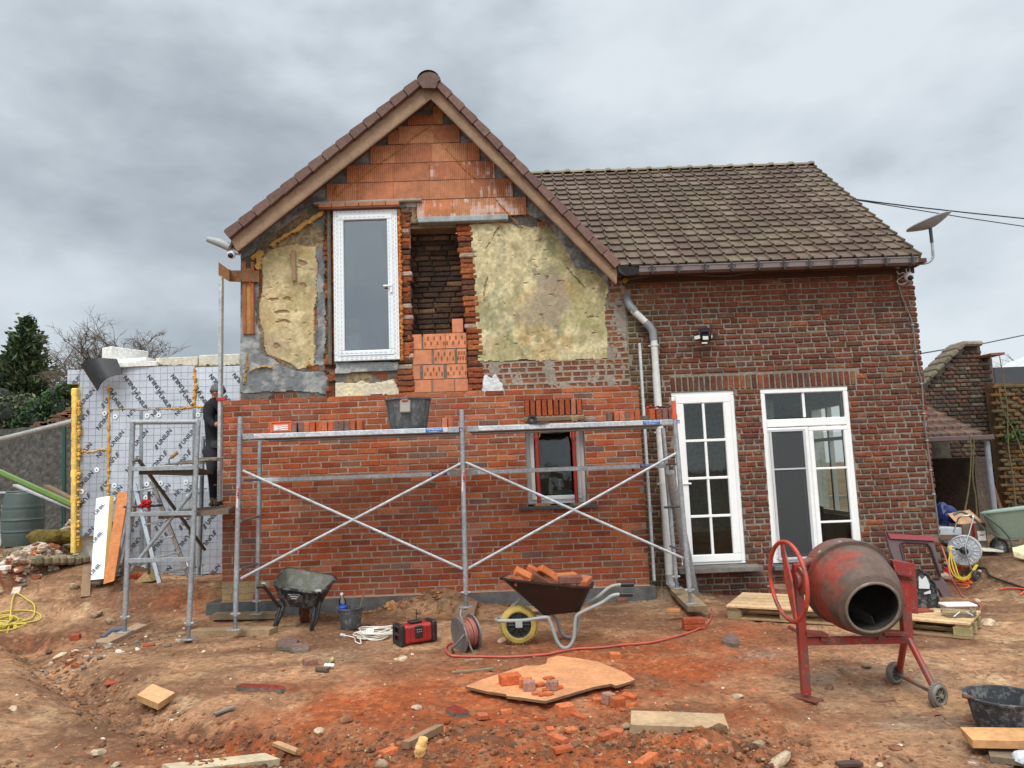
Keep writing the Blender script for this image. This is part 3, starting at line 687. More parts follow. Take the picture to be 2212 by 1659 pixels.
for i in range(n):
    x0 = so0 + (so1 - so0) * i / n + .006; x1 = so0 + (so1 - so0) * (i + 1) / n - .008
    mm.box(((x0 + x1) / 2, YF + .046, (soz0 + soz1) / 2), (x1 - x0, .1, soz1 - soz0 - .01), rot=(0, random.uniform(-.02, .02), 0), col=vary(random.choices(BR_COL, BR_W)[0], .1), bev=.006)
mm.build('new_brickwork', 'brick', house)
mm = MB()
holed(mm, vx0 + .002, vx1 - .002, zbase, ZT - .014, YF + .0055, .02, [(wx_0 + .002, wx_1 - .002, wz_0, wz_1), (so0, so1, soz0 + .005, soz1 - .01)], C(152, 136, 120))
holed(mm, so0 - .01, so1 + .01, soz0, soz1, YF + .045, .02, [], C(70, 52, 40))
mm.build('mortar_bed', 'mortar', house)
mm = MB(); pz0 = zbase - .5
pl0 = P(443, 1310, YF - .06).x; mm.box(((pl0 + vx1) / 2 + .03, -.09, zbase - .24), (vx1 - pl0 + .06, .3, .46), col=C(92, 92, 90), bev=.006)
mm.build('plinth', 'cement', house)
mm = MB(); mm.box(((vx0 + vx1) / 2, YF - .012, zbase - .002), (vx1 - vx0, .05, .008), col=C(190, 140, 112)); mm.build('damp_course', 'plastic', house)
# --- windows ---
def frame(mb, x0, x1, z0, z1, y, wd, dep, col, bev=.006, bot=None):
    bot = bot or wd
    mb.box(((x0 + x1) / 2, y, z1 - wd / 2), (x1 - x0, dep, wd), col=col, bev=bev); mb.box(((x0 + x1) / 2, y, z0 + bot / 2), (x1 - x0, dep, bot), col=col, bev=bev)
    for s_ in (0, 1): mb.box((x0 + wd / 2 if not s_ else x1 - wd / 2, y, (z0 + z1 + bot - wd) / 2), (wd, dep, z1 - z0 - wd - bot), col=col, bev=bev)
W1 = E('window', 'x', 'x', (0, 0, 0)); 
for k in ('label', 'category'): del W1[k]
W1.parent = house; ORG[W1.name] = (0, 0, 0)
a = P(720, 455, -.03); b = P(865, 781, -.03); x0, x1, z0, z1 = P(722, 600, -.03).x, P(861, 600, -.03).x, P(792, 779.5, -.03).z, P(792, 455, -.03).z
mm = MB(); WH = C(226, 230, 232)
frame(mm, x0, x1, z0, z1, -.015, .075, .1, WH, .006, bot=.075); frame(mm, x0 + .062, x1 - .062, z0 + .062, z1 - .062, -.045, .068, .06, WH, .008)
# dashed protective film on the frame
for fx0, fx1, fz0, fz1 in ((x0, x0 + .07, z0, z1), (x1 - .07, x1, z0, z1), (x0 + .075, x0 + .125, z0 + .08, z1 - .08), (x1 - .125, x1 - .075, z0 + .08, z1 - .08)):
    yy = -.0665 if fx0 in (x0,) or fx1 == x1 else -.0765
    n = int((fz1 - fz0) / .055)
    for i in range(n):
        for j in range(2 if fx1 - fx0 > .06 else 1):
            mm.box((fx0 + .014 + j * .028 + .006, yy, fz0 + (i + .5 + .5 * (j % 2)) * .055), (.008, .002, .032), col=C(178, 188, 194))
for zz0 in (z0 + .02, z0 + .045, z0 + .095, z1 - .03, z1 - .1):
    for i in range(int((x1 - x0 - .16) / .06)): mm.box((x0 + .1 + i * .06, -.0665 if (zz0 < z0 + .06 or zz0 > z1 - .06) else -.0765, zz0), (.034, .002, .008), col=C(178, 188, 194))
fr = mm.build('frame', 'upvc', house); fr.parent = W1
mm = MB(); mm.box(((x0 + x1) / 2, -.035, (z0 + z1) / 2), (x1 - x0 - .25, .008, z1 - z0 - .25)); g = mm.build('pane', 'pane_reflective', house); g.parent = W1
mm = MB(); hx_, hzz = P(836, 618, -.1).x, P(836, 617, -.1).z
mm.box((hx_ + .005, -.1, hzz), (.11, .02, .022), col=C(236, 236, 236), bev=.006); mm.box((hx_ + .05, -.088, hzz - .03), (.028, .024, .12), col=C(236, 236, 236), bev=.006)
g = mm.build('window_handle', 'upvc', house); g.parent = W1
mm = MB(); dk_ = C(104, 98, 84)
mm.box((P(713, 620).x, -.0, (z0 + z1) / 2), (.045, .12, z1 - z0 + .08), col=dk_, bev=.015)
mm.build('window_reveal', 'cement', house)
mm = MB(); zq = z0
while zq < z1: mm.rock((x1 + .022 + random.uniform(-.008, .008), -.04, zq), random.uniform(.016, .03), vary(C(206, 120, 58), .15), 1, sub=0); zq += .022
mm.build('foam_seal', 'matte', house); mm = MB(); zq = z0
while zq < z1: mm.rock((x0 - .008, -.035, zq), random.uniform(.006, .012), vary(C(196, 110, 58), .2), 1, sub=0); zq += .02
mm.build('foam_seal', 'matte', house)
W2 = E('window', 'x', 'x', (0, 0, 0))
for k in ('label', 'category'): del W2[k]
W2.parent = house; ORG[W2.name] = (0, 0, 0)
mm = MB(); x0, x1, z0, z1 = P(1137, 1000, 0).x, P(1263, 1000, 0).x, P(1200, 1088, 0).z, P(1200, 915, 0).z
frame(mm, x0, x1, z0, z1, .04, .07, .08, C(206, 208, 208)); frame(mm, x0 + .05, x1 - .05, z0 + .05, z1 - .05, .01, .05, .06, C(214, 216, 216))
g = mm.build('frame', 'upvc', house); g.parent = W2
mm = MB(); mm.box(((x0 + x1) / 2, .02, (z0 + z1) / 2), (x1 - x0 - .18, .008, z1 - z0 - .18)); g = mm.build('pane', 'pane_dark', house); g.parent = W2
mm = MB(); a = P(1121, 1099, YF - .1); b = P(1293, 1095, YF - .1)
mm.box(((a.x + b.x) / 2, -.14, a.z - .005), (b.x - a.x, .28, .035), col=C(84, 88, 92), bev=.004)
g = mm.build('sill', 'cement', house); g.parent = W2
mm = MB(); a = P(1133, 905, YF); b = P(1263, 902, YF)
mm.box(((a.x + b.x) / 2, YF + .04, (a.z + b.z) / 2 - .01), (b.x - a.x, .13, .05), col=C(112, 92, 66), bev=.006)
mm.box(((a.x + b.x) / 2 - .05, YF + .05, (a.z + b.z) / 2 - .06), (.75, .11, .05), col=C(160, 100, 80), bev=.006)
mm.build('lintel_formwork', 'wood', house)
# --- roof of the gabled house ---
def xz(pts, Yp): return [P(x, y, Yp) for x, y in pts]
for pts in ([(498, 517), (511.6, 542.5), (931, 211), (931, 190.5), (911, 188), (905, 190)], [(931.3, 190.5), (931.3, 211), (1332, 614), (1333.5, 578), (948, 194), (941, 189.5)]):
    mm = MB(); w_ = xz(pts, YB); mm.slab(w_, (0, .03, 0), C(148, 118, 92), C(110, 84, 64)); mm.build('barge_board', 'wood', house)
    mm = MB()
    if pts[0][0] < 600: a, b = P(513, 544, YB), P(931, 213.5, YB)
    else: a, b = P(931, 213.5, YB), P(1331, 614, YB)
    d_ = (b - a); mm.bar(a + Vector((0, -.008, 0)), b + Vector((0, -.008, 0)), .03, .022, C(120, 92, 70)); mm.build('soffit', 'wood', house)
TCO = [C(104, 76, 66), C(100, 72, 62), C(110, 82, 72), C(98, 70, 62)]
def verge(lo_a, hi_a, up_a, n):     # lo_a low end of lower edge, hi_a top end, up_a low end of upper edge
    a = P(*lo_a, YB); b = P(*hi_a, YB); u = P(*up_a, YB); s_ = b - a; Lt = s_.length / n; sd_ = s_.normalized()
    t = (u - a); t = (t - sd_ * t.dot(sd_)); hh = t.length; td = t.normalized()
    mm = MB()
    for i in range(n):
        o = a + sd_ * Lt * i; y = YB - .045
        prof = [(0, -.012), (0, hh * .93), (.02, hh * 1.02), (.05, hh * 1.04), (Lt * .6, hh * .98), (Lt - .004, hh * .92), (Lt - .004, -.012 + .01)]
        pts = [o + sd_ * p + td * q for p, q in prof]; c = vary(random.choice(TCO), .08)
        yo = y - .012 * 1; inn = [Vector((p.x, yo, p.z)) for p in pts]
        cen = sum((Vector(p) for p in inn), Vector()) / len(inn)
        frt = [cen + (p - cen) * .955 + Vector((0, -.012, 0)) for p in inn]
        A = [mm.av(p) for p in frt]; B = [mm.av(p) for p in inn]; D = [mm.av((p.x, YB + .32, p.z)) for p in inn]; k_ = len(A)
        mm.af(A, c)
        for j in range(k_):
            q = (j + 1) % k_; mm.af((A[j], A[q], B[q], B[j]), c); mm.af((B[j], B[q], D[q], D[j]), c)
    return mm
mm = verge((498, 517), (911, 188.5), (490, 500), 14); mm.build('verge_tiles', 'tile', house, auto=40)
mm = verge((1328.5, 581), (941, 189.5), (1340, 570), 14); mm.build('verge_tiles', 'tile', house, auto=40)
cap = [(900.5, 173), (906, 164), (916, 157), (928, 155), (939, 158), (950, 166), (952, 172), (946, 175), (941, 190), (913, 190)]
mm = MB(); w_ = xz(cap, YB - .09); mm.slab(w_, (0, .03, 0), C(100, 72, 62)); 
cx_ = P(926, 176, YB).x; cz_ = P(926, 178, YB).z
ring = lambda y, r: [mm.av((cx_ + r * math.cos(t), y, cz_ + r * .95 * math.sin(t))) for t in [math.pi * k / 12 for k in range(13)]]
rs = [ring(YB - .06 + i * .4 + j * .395, .145 - .012 * j) for i in range(15) for j in (0, 1)]
for a, b in zip(rs, rs[1:]):
    for k in range(12): mm.af((a[k], a[k + 1], b[k + 1], b[k]), C(104, 76, 66))
mm.build('ridge_cap', 'tile', house, auto=40)
mm = MB()
for a, b in (((499, 513), (928, 180)), ((928, 180), (1336, 574))):
    p, q = P(*a, YB + .03), P(*b, YB + .03); mm.slab([p, q, q - Vector((0, 0, .12)), p - Vector((0, 0, .12))], (0, 5.5, 0), C(100, 74, 64))
mm.build('roof', 'tile', house)
# grey gutter end and black flashing at the eaves
mm = MB(); mm.tube([P(449, 517, -.2), P(470, 523, -.22), P(499, 535, -.25)], [.035, .05, .055], 14, C(150, 152, 152), caps=True); mm.build('gutter_end', 'plastic', house, auto=50)
# planks fixed at the left corner
mm = MB()
a = P(535, 566, -.03); b = P(536, 722, -.03); mm.bar(P(528.5, 566, -.05), P(529, 722, -.05), .05, .04, C(176, 100, 62), up=(1, 0, 0)); mm.bar(P(546, 566, -.05), P(546, 722, -.05), .05, .035, C(172, 96, 60), up=(1, 0, 0)); mm.bar(P(537.5, 580, -.035), P(538, 722, -.035), .04, .06, C(184, 136, 70), up=(1, 0, 0))
mm.build('corner_boards', 'wood', house)
mm = MB(); mm.bar(P(633.5, 540, -.04), P(635, 607, -.04), .025, .055, C(150, 122, 92), up=(1, 0, 0)); mm.build('batten', 'wood', house)
# ================= brick wing on the right =================
wing = E('brick_wing', 'low wing of old dark red brick with brown tiled roof, right of the gable', 'house wing', (0, 0, 0))
dx0, dx1 = P(1461, 1030).x, P(1600, 1030).x; dz0, dz1 = P(1545, 1220).z, P(1517, 845).z
ex0, ex1 = P(1656, 1020).x, P(1849, 1020).x; ez0, ez1 = P(1765, 1214).z, P(1738, 837).z
XR = P(2001, 870).x; wt = P(1680, 588).z; lz0, lz1 = P(1650, 839).z, P(1650, 807).z; lx0, lx1 = P(1449, 830).x, P(1852, 820).x
mm = MB()
def wc(c, x, z):
    f = max(0, 1 - (x - XJ) / .75) * (0.35 + .9 * float(fbm(x, z, 2.5, 2))); f = min(.9, max(0, f - .15))
    c = cc(c, C(78, 84, 46), f * .75)
    if z > wt - .45: c = cc(c, C(150, 78, 56), .35)
    if z < 1.3 and random.random() < .25: c = cc(c, C(80, 66, 58), .5)
    return c
k = 0; z = -.35; holes_w = [(dx0, dx1, dz0 - .02, dz1), (ex0, ex1, ez0 - .02, ez1), (lx0, lx1, lz0, lz1)]
while z < wt - .02:
    st = k % 2 == 0
    brickrow(mm, XJ + .01, XR, z, z + .0575, 0, OLD, OLD_W, .216 if st else .112, off=random.uniform(0, .2), chop=holes_w, jit=.006, ch=.012, dep=.07, jf=1.2, colf=wc); z += .0698; k += 1
x = lx0
while x < lx1 - .04:
    w_ = random.uniform(.048, .06); mm.box((x + w_ / 2, .05, (lz0 + lz1) / 2), (w_, .1, lz1 - lz0 - .01), rot=(0, random.uniform(-.03, .03), 0), col=vary(random.choice(OLD), .2), bev=.009); x += w_ + .019
SY0, SY1, SZ0, SZ1 = 1.75, 3.0, .75, 2.45
z = -.35; k = 0
mm.build('old_brickwork', 'oldbrick', wing)
mm = MB(); z = -.35; k = 0
while z < wt - .02:
    d_ = random.uniform(.0, .02); mm.box((XR - .05 + d_, .12, z + .029), (.12, .2, .0575), col=vary(random.choices(OLD, OLD_W)[0], .15), bev=.012)
    for q in [q for q in range(16) if not (SY0 - .1 < .36 + q * .3 < SY1 + .1 and SZ0 - .05 < z < SZ1)]: mm.box((XR - .04 + random.uniform(-.006, .006), .36 + q * .3, z + .029), (.08, .2 if k % 2 else .27, .0575), col=vary(random.choices(OLD, OLD_W)[0], .15), bev=.01)
    z += .0698; k += 1
mm.build('side_brickwork', 'oldbrick', wing)
mm = MB(); holed(mm, XJ - .02, XR - .012, -.4, wt, .012, .3, [holes_w[0], holes_w[1]], C(130, 123, 112))
mm.build('wing_mortar', 'mortar', wing)
WH0 = C(232, 234, 232); mm = MB(); c_ = C(206, 208, 196)
RYB = 4.6
for y0_, y1_, z0_, z1_ in ((.25, SY0, -.4, wt - .03), (SY1, 4.75, -.4, wt - .03), (SY0, SY1, -.4, SZ0), (SY0, SY1, SZ1, wt - .03)): mm.box((XR - .16, (y0_ + y1_) / 2, (z0_ + z1_) / 2), (.24, y1_ - y0_, z1_ - z0_), col=c_); mm.box((XJ + .1, 2.5, wt / 2), (.2, RYB, wt), col=c_)
bw0, bw1 = P(1700, 900, 4.6).x, P(1830, 900, 4.6).x
holed(mm, XJ, XR - .3, -.3, wt, RYB - .1, RYB + .1, [(bw0, bw1, dz0 + .5, ez1 - .2)], c_)
mm.box(((XJ + XR) / 2, 2.4, dz0 - .06), (XR - XJ - .3, 4.3, .1), col=C(120, 104, 88)); mm.box(((XJ + XR) / 2, 2.4, wt - .02), (XR - XJ - .3, 4.3, .1), col=C(160, 158, 150))
mm.build('interior', 'matte', wing)
mm = MB(); frame(mm, bw0, bw1, dz0 + .5, ez1 - .2, RYB - .12, .06, .06, C(230, 232, 230)); mm.box(((bw0 + bw1) / 2, RYB - .12, 1.6), (.06, .05, ez1 - dz0 - .8), col=C(230, 232, 230)); mm.build('rear_window', 'upvc', wing)
mm = MB(); Xs = XR - .2
for y_ in (SY0 + .03, (SY0 + SY1) / 2, SY1 - .03): mm.box((Xs, y_, (SZ0 + SZ1) / 2), (.07, .06, SZ1 - SZ0), col=WH0)
for z_ in (SZ0 + .03, SZ0 + 1.15, SZ1 - .03): mm.box((Xs, (SY0 + SY1) / 2, z_), (.062, SY1 - SY0, .05), col=WH0)
mm.build('side_window', 'upvc', wing)
mm = MB(); mm.box((ex0 + .5, 1.1, dz0 + .35), (.7, .5, .7), col=C(120, 100, 76), bev=.01); mm.box((ex1 - .35, 1.0, dz0 + .3), (.5, .4, .6), col=C(60, 58, 58), bev=.01); mm.build('stored_boxes', 'matte', wing)
mm = MB(); mm.slab([(ex0 - .05, .5, dz0), (ex0 + .35, .56, dz0), (ex0 + .35, .56, ez1 - .1), (ex0 - .05, .5, ez1 - .1)], (0, .04, 0), C(196, 200, 192)); mm.build('curtain', 'cloth', wing)
# window and door
def sub(parent, name): 
    o = bpy.data.objects.new(name, None); COL.objects.link(o); o.parent = parent; ORG[o.name] = ORG[parent.name]; return o
def bld(mb, name, kind, parent, **k): return mb.build(name, kind, parent, **k)
def V2(x, y, Yp=.06): p = P(x, y, Yp); return p.x, p.z
WH = C(236, 237, 235)
D = sub(wing, 'door'); YD = .08
mm = MB(); frame(mm, dx0, dx1, dz0, dz1, YD, .055, .1, WH, .008, bot=.03)
bld(mm, 'door_frame', 'upvc', D)
mm = MB(); gx0, gx1 = P(1478, 1000, YD).x, P(1577, 1030, YD).x; gz0, gz1 = P(1550, 1196, YD).z, P(1515, 863, YD).z
frame(mm, dx0 + .05, dx1 - .05, dz0 + .03, dz1 - .05, YD - .04, .1, .06, WH, .01, bot=gz0 - dz0 - .03)
gx0, gx1 = dx0 + .15, dx1 - .15; gz1 = dz1 - .15
for i in (1, 2, 3): mm.box(((gx0 + gx1) / 2, YD - .045, gz0 + (gz1 - gz0) * i / 4), (gx1 - gx0, .04, .032), col=WH, bev=.005)
mm.box(((gx0 + gx1) / 2, YD - .042, (gz0 + gz1) / 2), (.032, .036, gz1 - gz0), col=WH, bev=.005)
bld(mm, 'door_leaf', 'upvc', D)
mm = MB(); mm.box(((gx0 + gx1) / 2, YD - .03, (gz0 + gz1) / 2), (gx1 - gx0, .008, gz1 - gz0)); bld(mm, 'glazing', 'pane_dark', D)
mm = MB(); a = P(1478, 1045, 0); mm.box((a.x + .03, -.0, a.z), (.12, .02, .022), col=WH, bev=.006); mm.box((a.x - .02, .02, a.z - .02), (.03, .03, .2), col=WH, bev=.006); bld(mm, 'door_handle', 'upvc', D)
mm = MB(); mm.box(((dx0 + dx1) / 2 + .02, -.06, dz0 - .035), (dx1 - dx0 + .2, .34, .06), col=C(112, 106, 100), bev=.006); bld(mm, 'door_step', 'cement', D)
Wn = sub(wing, 'window'); YW = .07
mm = MB(); tz0, tz1 = P(1740, 921, YW).z, P(1740, 904, YW).z; xm = P(1748, 1050, YW).x
frame(mm, ex0, ex1, ez0, ez1, YW, .06, .1, WH, .008)
mm.box(((ex0 + ex1) / 2, YW - .01, (tz0 + tz1) / 2), (ex1 - ex0 - .1, .11, tz1 - tz0), col=WH, bev=.008)
mm.box((xm, YW - .005, (ez0 + tz0) / 2), (.06, .09, tz0 - ez0), col=WH, bev=.006)
mm.box((P(1734, 870, YW).x, YW - .005, (tz1 + ez1) / 2), (.034, .05, ez1 - tz1 - .03), col=WH, bev=.004)
bld(mm, 'window_frame', 'upvc', Wn)
for s_, (a, b) in enumerate(((ex0 + .05, xm - .025), (xm + .025, ex1 - .05))):
    mm = MB(); frame(mm, a, b, ez0 + .05, tz0 - .01, YW - .045, .055, .05, WH, .008); zc = P(1740, 1013, YW).z; mm.box(((a + b) / 2, YW - .045, zc), (b - a - .1, .03, .026), col=WH, bev=.004)
    mm.box(((a + b) / 2, YW - .045, ez0 + (zc - ez0) * .42), (b - a - .1, .03, .026), col=WH, bev=.004) if s_ else None
    bld(mm, 'casement', 'upvc', Wn)
    mm = MB(); mm.box(((a + b) / 2, YW - .03, (ez0 + tz0) / 2), (b - a - .1, .008, tz0 - ez0 - .16)); bld(mm, 'pane', 'pane_dark', Wn)
mm = MB(); frame(mm, ex0 + .06, xm - .03, ez0 + .04, tz0 - .03, YW - .085, .03, .02, C(190, 192, 194), .004); mm.box(((ex0 + xm) / 2 + .01, YW - .085, P(1700, 1013).z), (xm - ex0 - .12, .015, .018), col=C(190, 192, 194)); bld(mm, 'screen_frame', 'upvc', Wn)
mm = MB(); mm.box(((ex0 + xm) / 2 + .01, YW - .08, (ez0 + tz0) / 2), (xm - ex0 - .13, .003, tz0 - ez0 - .1)); bld(mm, 'insect_screen', 'mesh_screen', Wn)
for a, b in ((ex0 + .055, P(1732, 870, YW).x - .01), (P(1736, 870, YW).x + .01, ex1 - .055)):
    mm = MB(); mm.box(((a + b) / 2, YW - .02, (tz1 + ez1) / 2 - .02), (b - a, .008, ez1 - tz1 - .07)); bld(mm, 'transom_pane', 'pane_dark', Wn)
mm = MB(); mm.box(((ex0 + ex1) / 2, -.04, ez0 - .035), (ex1 - ex0 + .1, .28, .05), col=C(96, 98, 98), bev=.005); bld(mm, 'window_sill', 'cement', Wn)
# --- roof ---
e0 = P(1348, 578, -.30); e1 = P(1984, 553, -.30); xe = e1.x; ze = (P(1500, 571, -.30).z + e1.z) / 2
lo, hi = .5, 8.
for _ in range(40):
    mid = (lo + hi) / 2
    if P(1749, 352, mid).x < xe: lo = mid
    else: hi = mid
RY = lo; zrg = P(1600, 360, RY).z
nr = 17; px_ = .174; xs0 = P(1150, 372, RY).x - .6
nu = int((xe - xs0) / px_ * 14) + 1; us = np.linspace(xs0, xe, nu)
rows_ = []; cols_ = []; rg = np.random.RandomState(4)
slope = math.hypot(RY + .30, zrg - ze); sd_ = np.array([0, (RY + .30) / slope, (zrg - ze) / slope]); nd_ = np.array([0, -sd_[2], sd_[1]])
roll = np.exp(-((((us - xe + .02) / px_) % 1.0 - .5) / .085) ** 4)
base_c = np.array(C(79, 61, 48)); pts_ = []
tint = rg.rand(nr, 400)
for r in range(nr):
    for j, t in enumerate((0, .0001, .12, .5, .999)):
        s_ = (r + t) * slope / nr; lift = .026 * (1 - t) if j else -.004
        if j == 0: lift = -.004
        jag = .012 * (roll > .3) * (j < 2)
        pos = np.stack([us, np.zeros(nu), np.zeros(nu)], 1) + np.array([0, -.30, ze]) + sd_ * (s_) + np.outer((lift + .026 * roll), nd_)
        pos[:, 1] -= jag * 0; pts_.append(pos)
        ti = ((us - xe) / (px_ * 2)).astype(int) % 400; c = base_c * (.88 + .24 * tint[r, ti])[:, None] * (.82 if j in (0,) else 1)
        c = c * (.86 + .3 * fbm(us, us * 0 + s_, 14, 3))[:, None]
        li = sst(.52, .68, fbm(us, us * 0 + s_ * 1.0, 3.4, 4) + .20 * sst(xe - .9, xe - .1, us) * (s_ > slope * .25)); c = c + (np.array(C(132, 118, 100)) - c) * (li * .3)[:, None]
        mo = sst(.55, .7, fbm(us + 9, us * 0 + s_, 1.6, 4)); c = c + (np.array(C(86, 84, 48)) - c) * (mo * .2)[:, None]
        cols_.append(c)
mm = MB(); A = np.array(pts_); CA = np.array(cols_)
# hidden under the gabled roof: keep only what is right of its slope
zz_ = A[..., 2]; kk = A[:-1, :-1, 2] > (roofz(A[:-1, :-1, 0]) - .02)
kk |= A[:-1, :-1, 0] > XJ - .15
mm.grid(A, cols=CA[:-1, :-1], keep=kk); mm.build('tiled_roof', 'tile', wing, auto=35)
mm = MB(); mm.slab([(XJ - .1, -.26, ze - .04), (xe - .02, -.26, ze - .04), (xe - .02, RY, zrg - .06), (XJ - .1, RY, zrg - .06)], (0, .02, -.06), C(80, 62, 50)); mm.slab([(xs0, RY, zrg - .02), (xe, RY, zrg - .02), (xe, RY * 2 + .3, ze), (xs0, RY * 2 + .3, ze)], (0, 0, -.06), C(100, 84, 70))
mm.slab([(XR - .1, .28, wt - .06), (XR - .1, RY * 2, wt - .06), (XR - .1, RY, zrg - .1)], (.08, 0, 0), C(110, 74, 60)); mm.build('roof_underlay', 'tile', wing)
mm = MB(); pk = .335; x = xe + .03
while x > xs0 - 1.6:
    if True:
        r_ = lambda X_, R: [mm.av((X_, RY + R * math.cos(t), zrg - .035 + R * .62 * math.sin(t))) for t in [math.pi * q / 10 for q in range(11)]]
        c = vary(C(118, 106, 84), .12); R1 = [r_(x, .125), r_(x - .02, .13), r_(x - .06, .125), r_(x - .09, .1), r_(x - pk, .096)]
        for a, b in zip(R1, R1[1:]):
            for q in range(10): mm.af((a[q], a[q + 1], b[q + 1], b[q]), c)
        mm.af(R1[0], c)
    x -= pk
    if x < xs0 and x > xs0 - 1: pass
mm.build('ridge_tiles', 'tile', wing, auto=50)
mm = MB(); nv = 15
for i in range(nr):
    s0 = slope * i / nr; p = Vector((xe + .015, -.30, ze)) + Vector(sd_) * s0; q = p + Vector(sd_) * (slope / nr)
    up_ = Vector(nd_); mm.slab([p - up_ * .10, p + up_ * .045, q + up_ * .018, q - up_ * .10], (.02, 0, 0), vary(C(112, 100, 82), .12))
mm.build('verge_edge', 'tile', wing)
# gutter with brackets
GT = sub(wing, 'gutter'); mm = MB(); ga = P(1381, 576, -.43); gb = P(1984, 552, -.43); zg = (ga.z + gb.z) / 2
prof = [(-.43, zg), (-.43, zg - .012), (-.422, zg - .014), (-.415, zg - .07), (-.33, zg - .085), (-.32, zg - .002), (-.328, zg - .002), (-.335, zg - .075), (-.408, zg - .062), (-.42, zg)]
A = [mm.av((ga.x, y, z)) for y, z in prof]; B = [mm.av((gb.x, y, z)) for y, z in prof]
for i in range(len(prof)): j = (i + 1) % len(prof); mm.af((A[i], A[j], B[j], B[i]), C(120, 108, 106))
mm.af(A, C(60, 50, 50)); mm.af(B[::-1], C(60, 50, 50)); bld(mm, 'gutter_trough', 'plastic', GT)
for bx_ in (1407, 1463.7, 1522, 1580, 1638, 1693, 1748, 1800, 1855, 1913, 1971):
    X_ = P(bx_, 560, -.43).x; mm = MB(); mm.box((X_, -.437, zg - .042), (.022, .01, .115), col=C(44, 42, 44), bev=.003)
    for s_ in (-1, 1): mm.tube([(X_, -.44, zg - .03), (X_ + s_ * .03, -.44, zg - .022), (X_ + s_ * .045, -.44, zg - .038), (X_ + s_ * .036, -.44, zg - .05)], .006, 6, C(44, 42, 44))
    mm.box((X_, -.38, zg - .1), (.02, .12, .01), col=C(44, 42, 44)); bld(mm, 'gutter_bracket', 'plastic', GT)
mm = MB(); mm.box(((XJ + XR) / 2, -.16, wt + .01), (XR - XJ + .02, .3, .05), col=C(86, 50, 42)); mm.box(((XJ + XR) / 2, -.02, wt - .045), (XR - XJ, .035, .07), col=C(80, 46, 38)); mm.build('eaves_board', 'wood', wing)
mm = MB(); mm.slab([P(1334, 570, -.34), P(1350, 574, -.36), P(1381, 578, -.38), P(1378, 592, -.36), P(1352, 596, -.33), P(1336, 588, -.33)], (0, .05, .01), C(34, 34, 36)); mm.build('flashing', 'plastic', wing)
mm = MB(); mm.rock(P(1351, 606, -.1), .05, C(150, 120, 50), .9); mm.build('foam_lump', 'matte', wing)
# downpipe
DP = sub(wing, 'downpipe'); mm = MB(); WP = C(206, 206, 202); GP = C(128, 132, 134); yd = -.09
pt = [P(1356, 646, -.02), P(1359, 658, yd), P(1366, 668, yd), P(1402, 703, yd), P(1411, 716, yd), P(1413, 733, yd), P(1447, 1262, yd)]
mm.tube([P(1366, 669, yd), P(1401, 702, yd)], .043, 18, WP); mm.tube([P(1412.5, 733, yd), P(1425.5, 930, yd)], .043, 18, WP)
mm.tube([P(1417, 806, yd), P(1447, 1262, yd)], .047, 18, WP)
bld(mm, 'white_pipe', 'plastic', DP, auto=40)
mm = MB(); mm.tube([P(1354, 643, .02), P(1356, 650, -.05), P(1361, 661, yd), P(1372, 673, yd)], .05, 16, GP); mm.build('pipe_elbow', 'plastic', DP, auto=40)
mm = MB(); mm.tube([P(1394, 696, yd), P(1404, 706, yd), P(1410, 716, yd), P(1412, 735, yd)], .05, 16, GP); mm.build('pipe_elbow', 'plastic', DP, auto=40)
mm = MB(); mm.tube([P(1446, 1240, yd), P(1448, 1258, yd), P(1453, 1266, yd - .02), P(1466, 1268, yd - .05)], .053, 16, C(150, 152, 152)); mm.build('pipe_shoe', 'plastic', DP, auto=40)
for yy in (745, 932, 1043): 
    p = P(1413 + (yy - 733) * .0643, yy, yd); mm = MB(); mm.tube([p, p - Vector((0, 0, .018))], .052, 16, WP); mm.box(p + Vector((-.06, .0, -.01)), (.03, .02, .016), col=C(180, 180, 176)); mm.build('pipe_clip', 'plastic', DP)
# cable runs along the eaves and down the right corner
mm = MB(); mm.tube(spline([P(x, y, -.045) for x, y in ((1340, 605), (1380, 600), (1450, 592), (1560, 596), (1640, 588), (1760, 582), (1860, 577), (1935, 574), (1945, 576))], 5), .011, 6, C(96, 92, 90)); mm.build('eaves_cable', 'plastic', wing)
mm = MB(); mm.tube(spline([P(x, y, -.02) for x, y in ((1938, 588), (1943, 625), (1956, 660), (1971, 700), (1978, 760), (1984, 800), (1991, 830), (1996, 900), (2004, 965), (2012, 1030), (2021, 1090), (2029, 1160))], 5), .011, 6, C(110, 104, 100))
for yy, xx in ((702, 1971), (760, 1978), (829, 1990), (893, 1995), (951, 2002), (1015, 2010), (1067, 2017)): mm.box(P(xx, yy, -.03), (.035, .02, .012), col=C(170, 168, 164))
mm.build('corner_cable', 'plastic', wing)
mm = MB(); p = P(1933, 575, -.12); mm.tube([P(1928, 572, -.05), P(1941, 577, -.12)], [.035, .03], 10, C(110, 112, 108)); mm.tube(spline([P(x, y, -.06) for x, y in ((1937, 585), (1942, 592), (1950, 589), (1955, 592), (1946, 600), (1938, 606), (1943, 614), (1955, 612), (1960, 608))], 4), .006, 5, C(214, 214, 212)); mm.build('junction_box', 'plastic', wing)
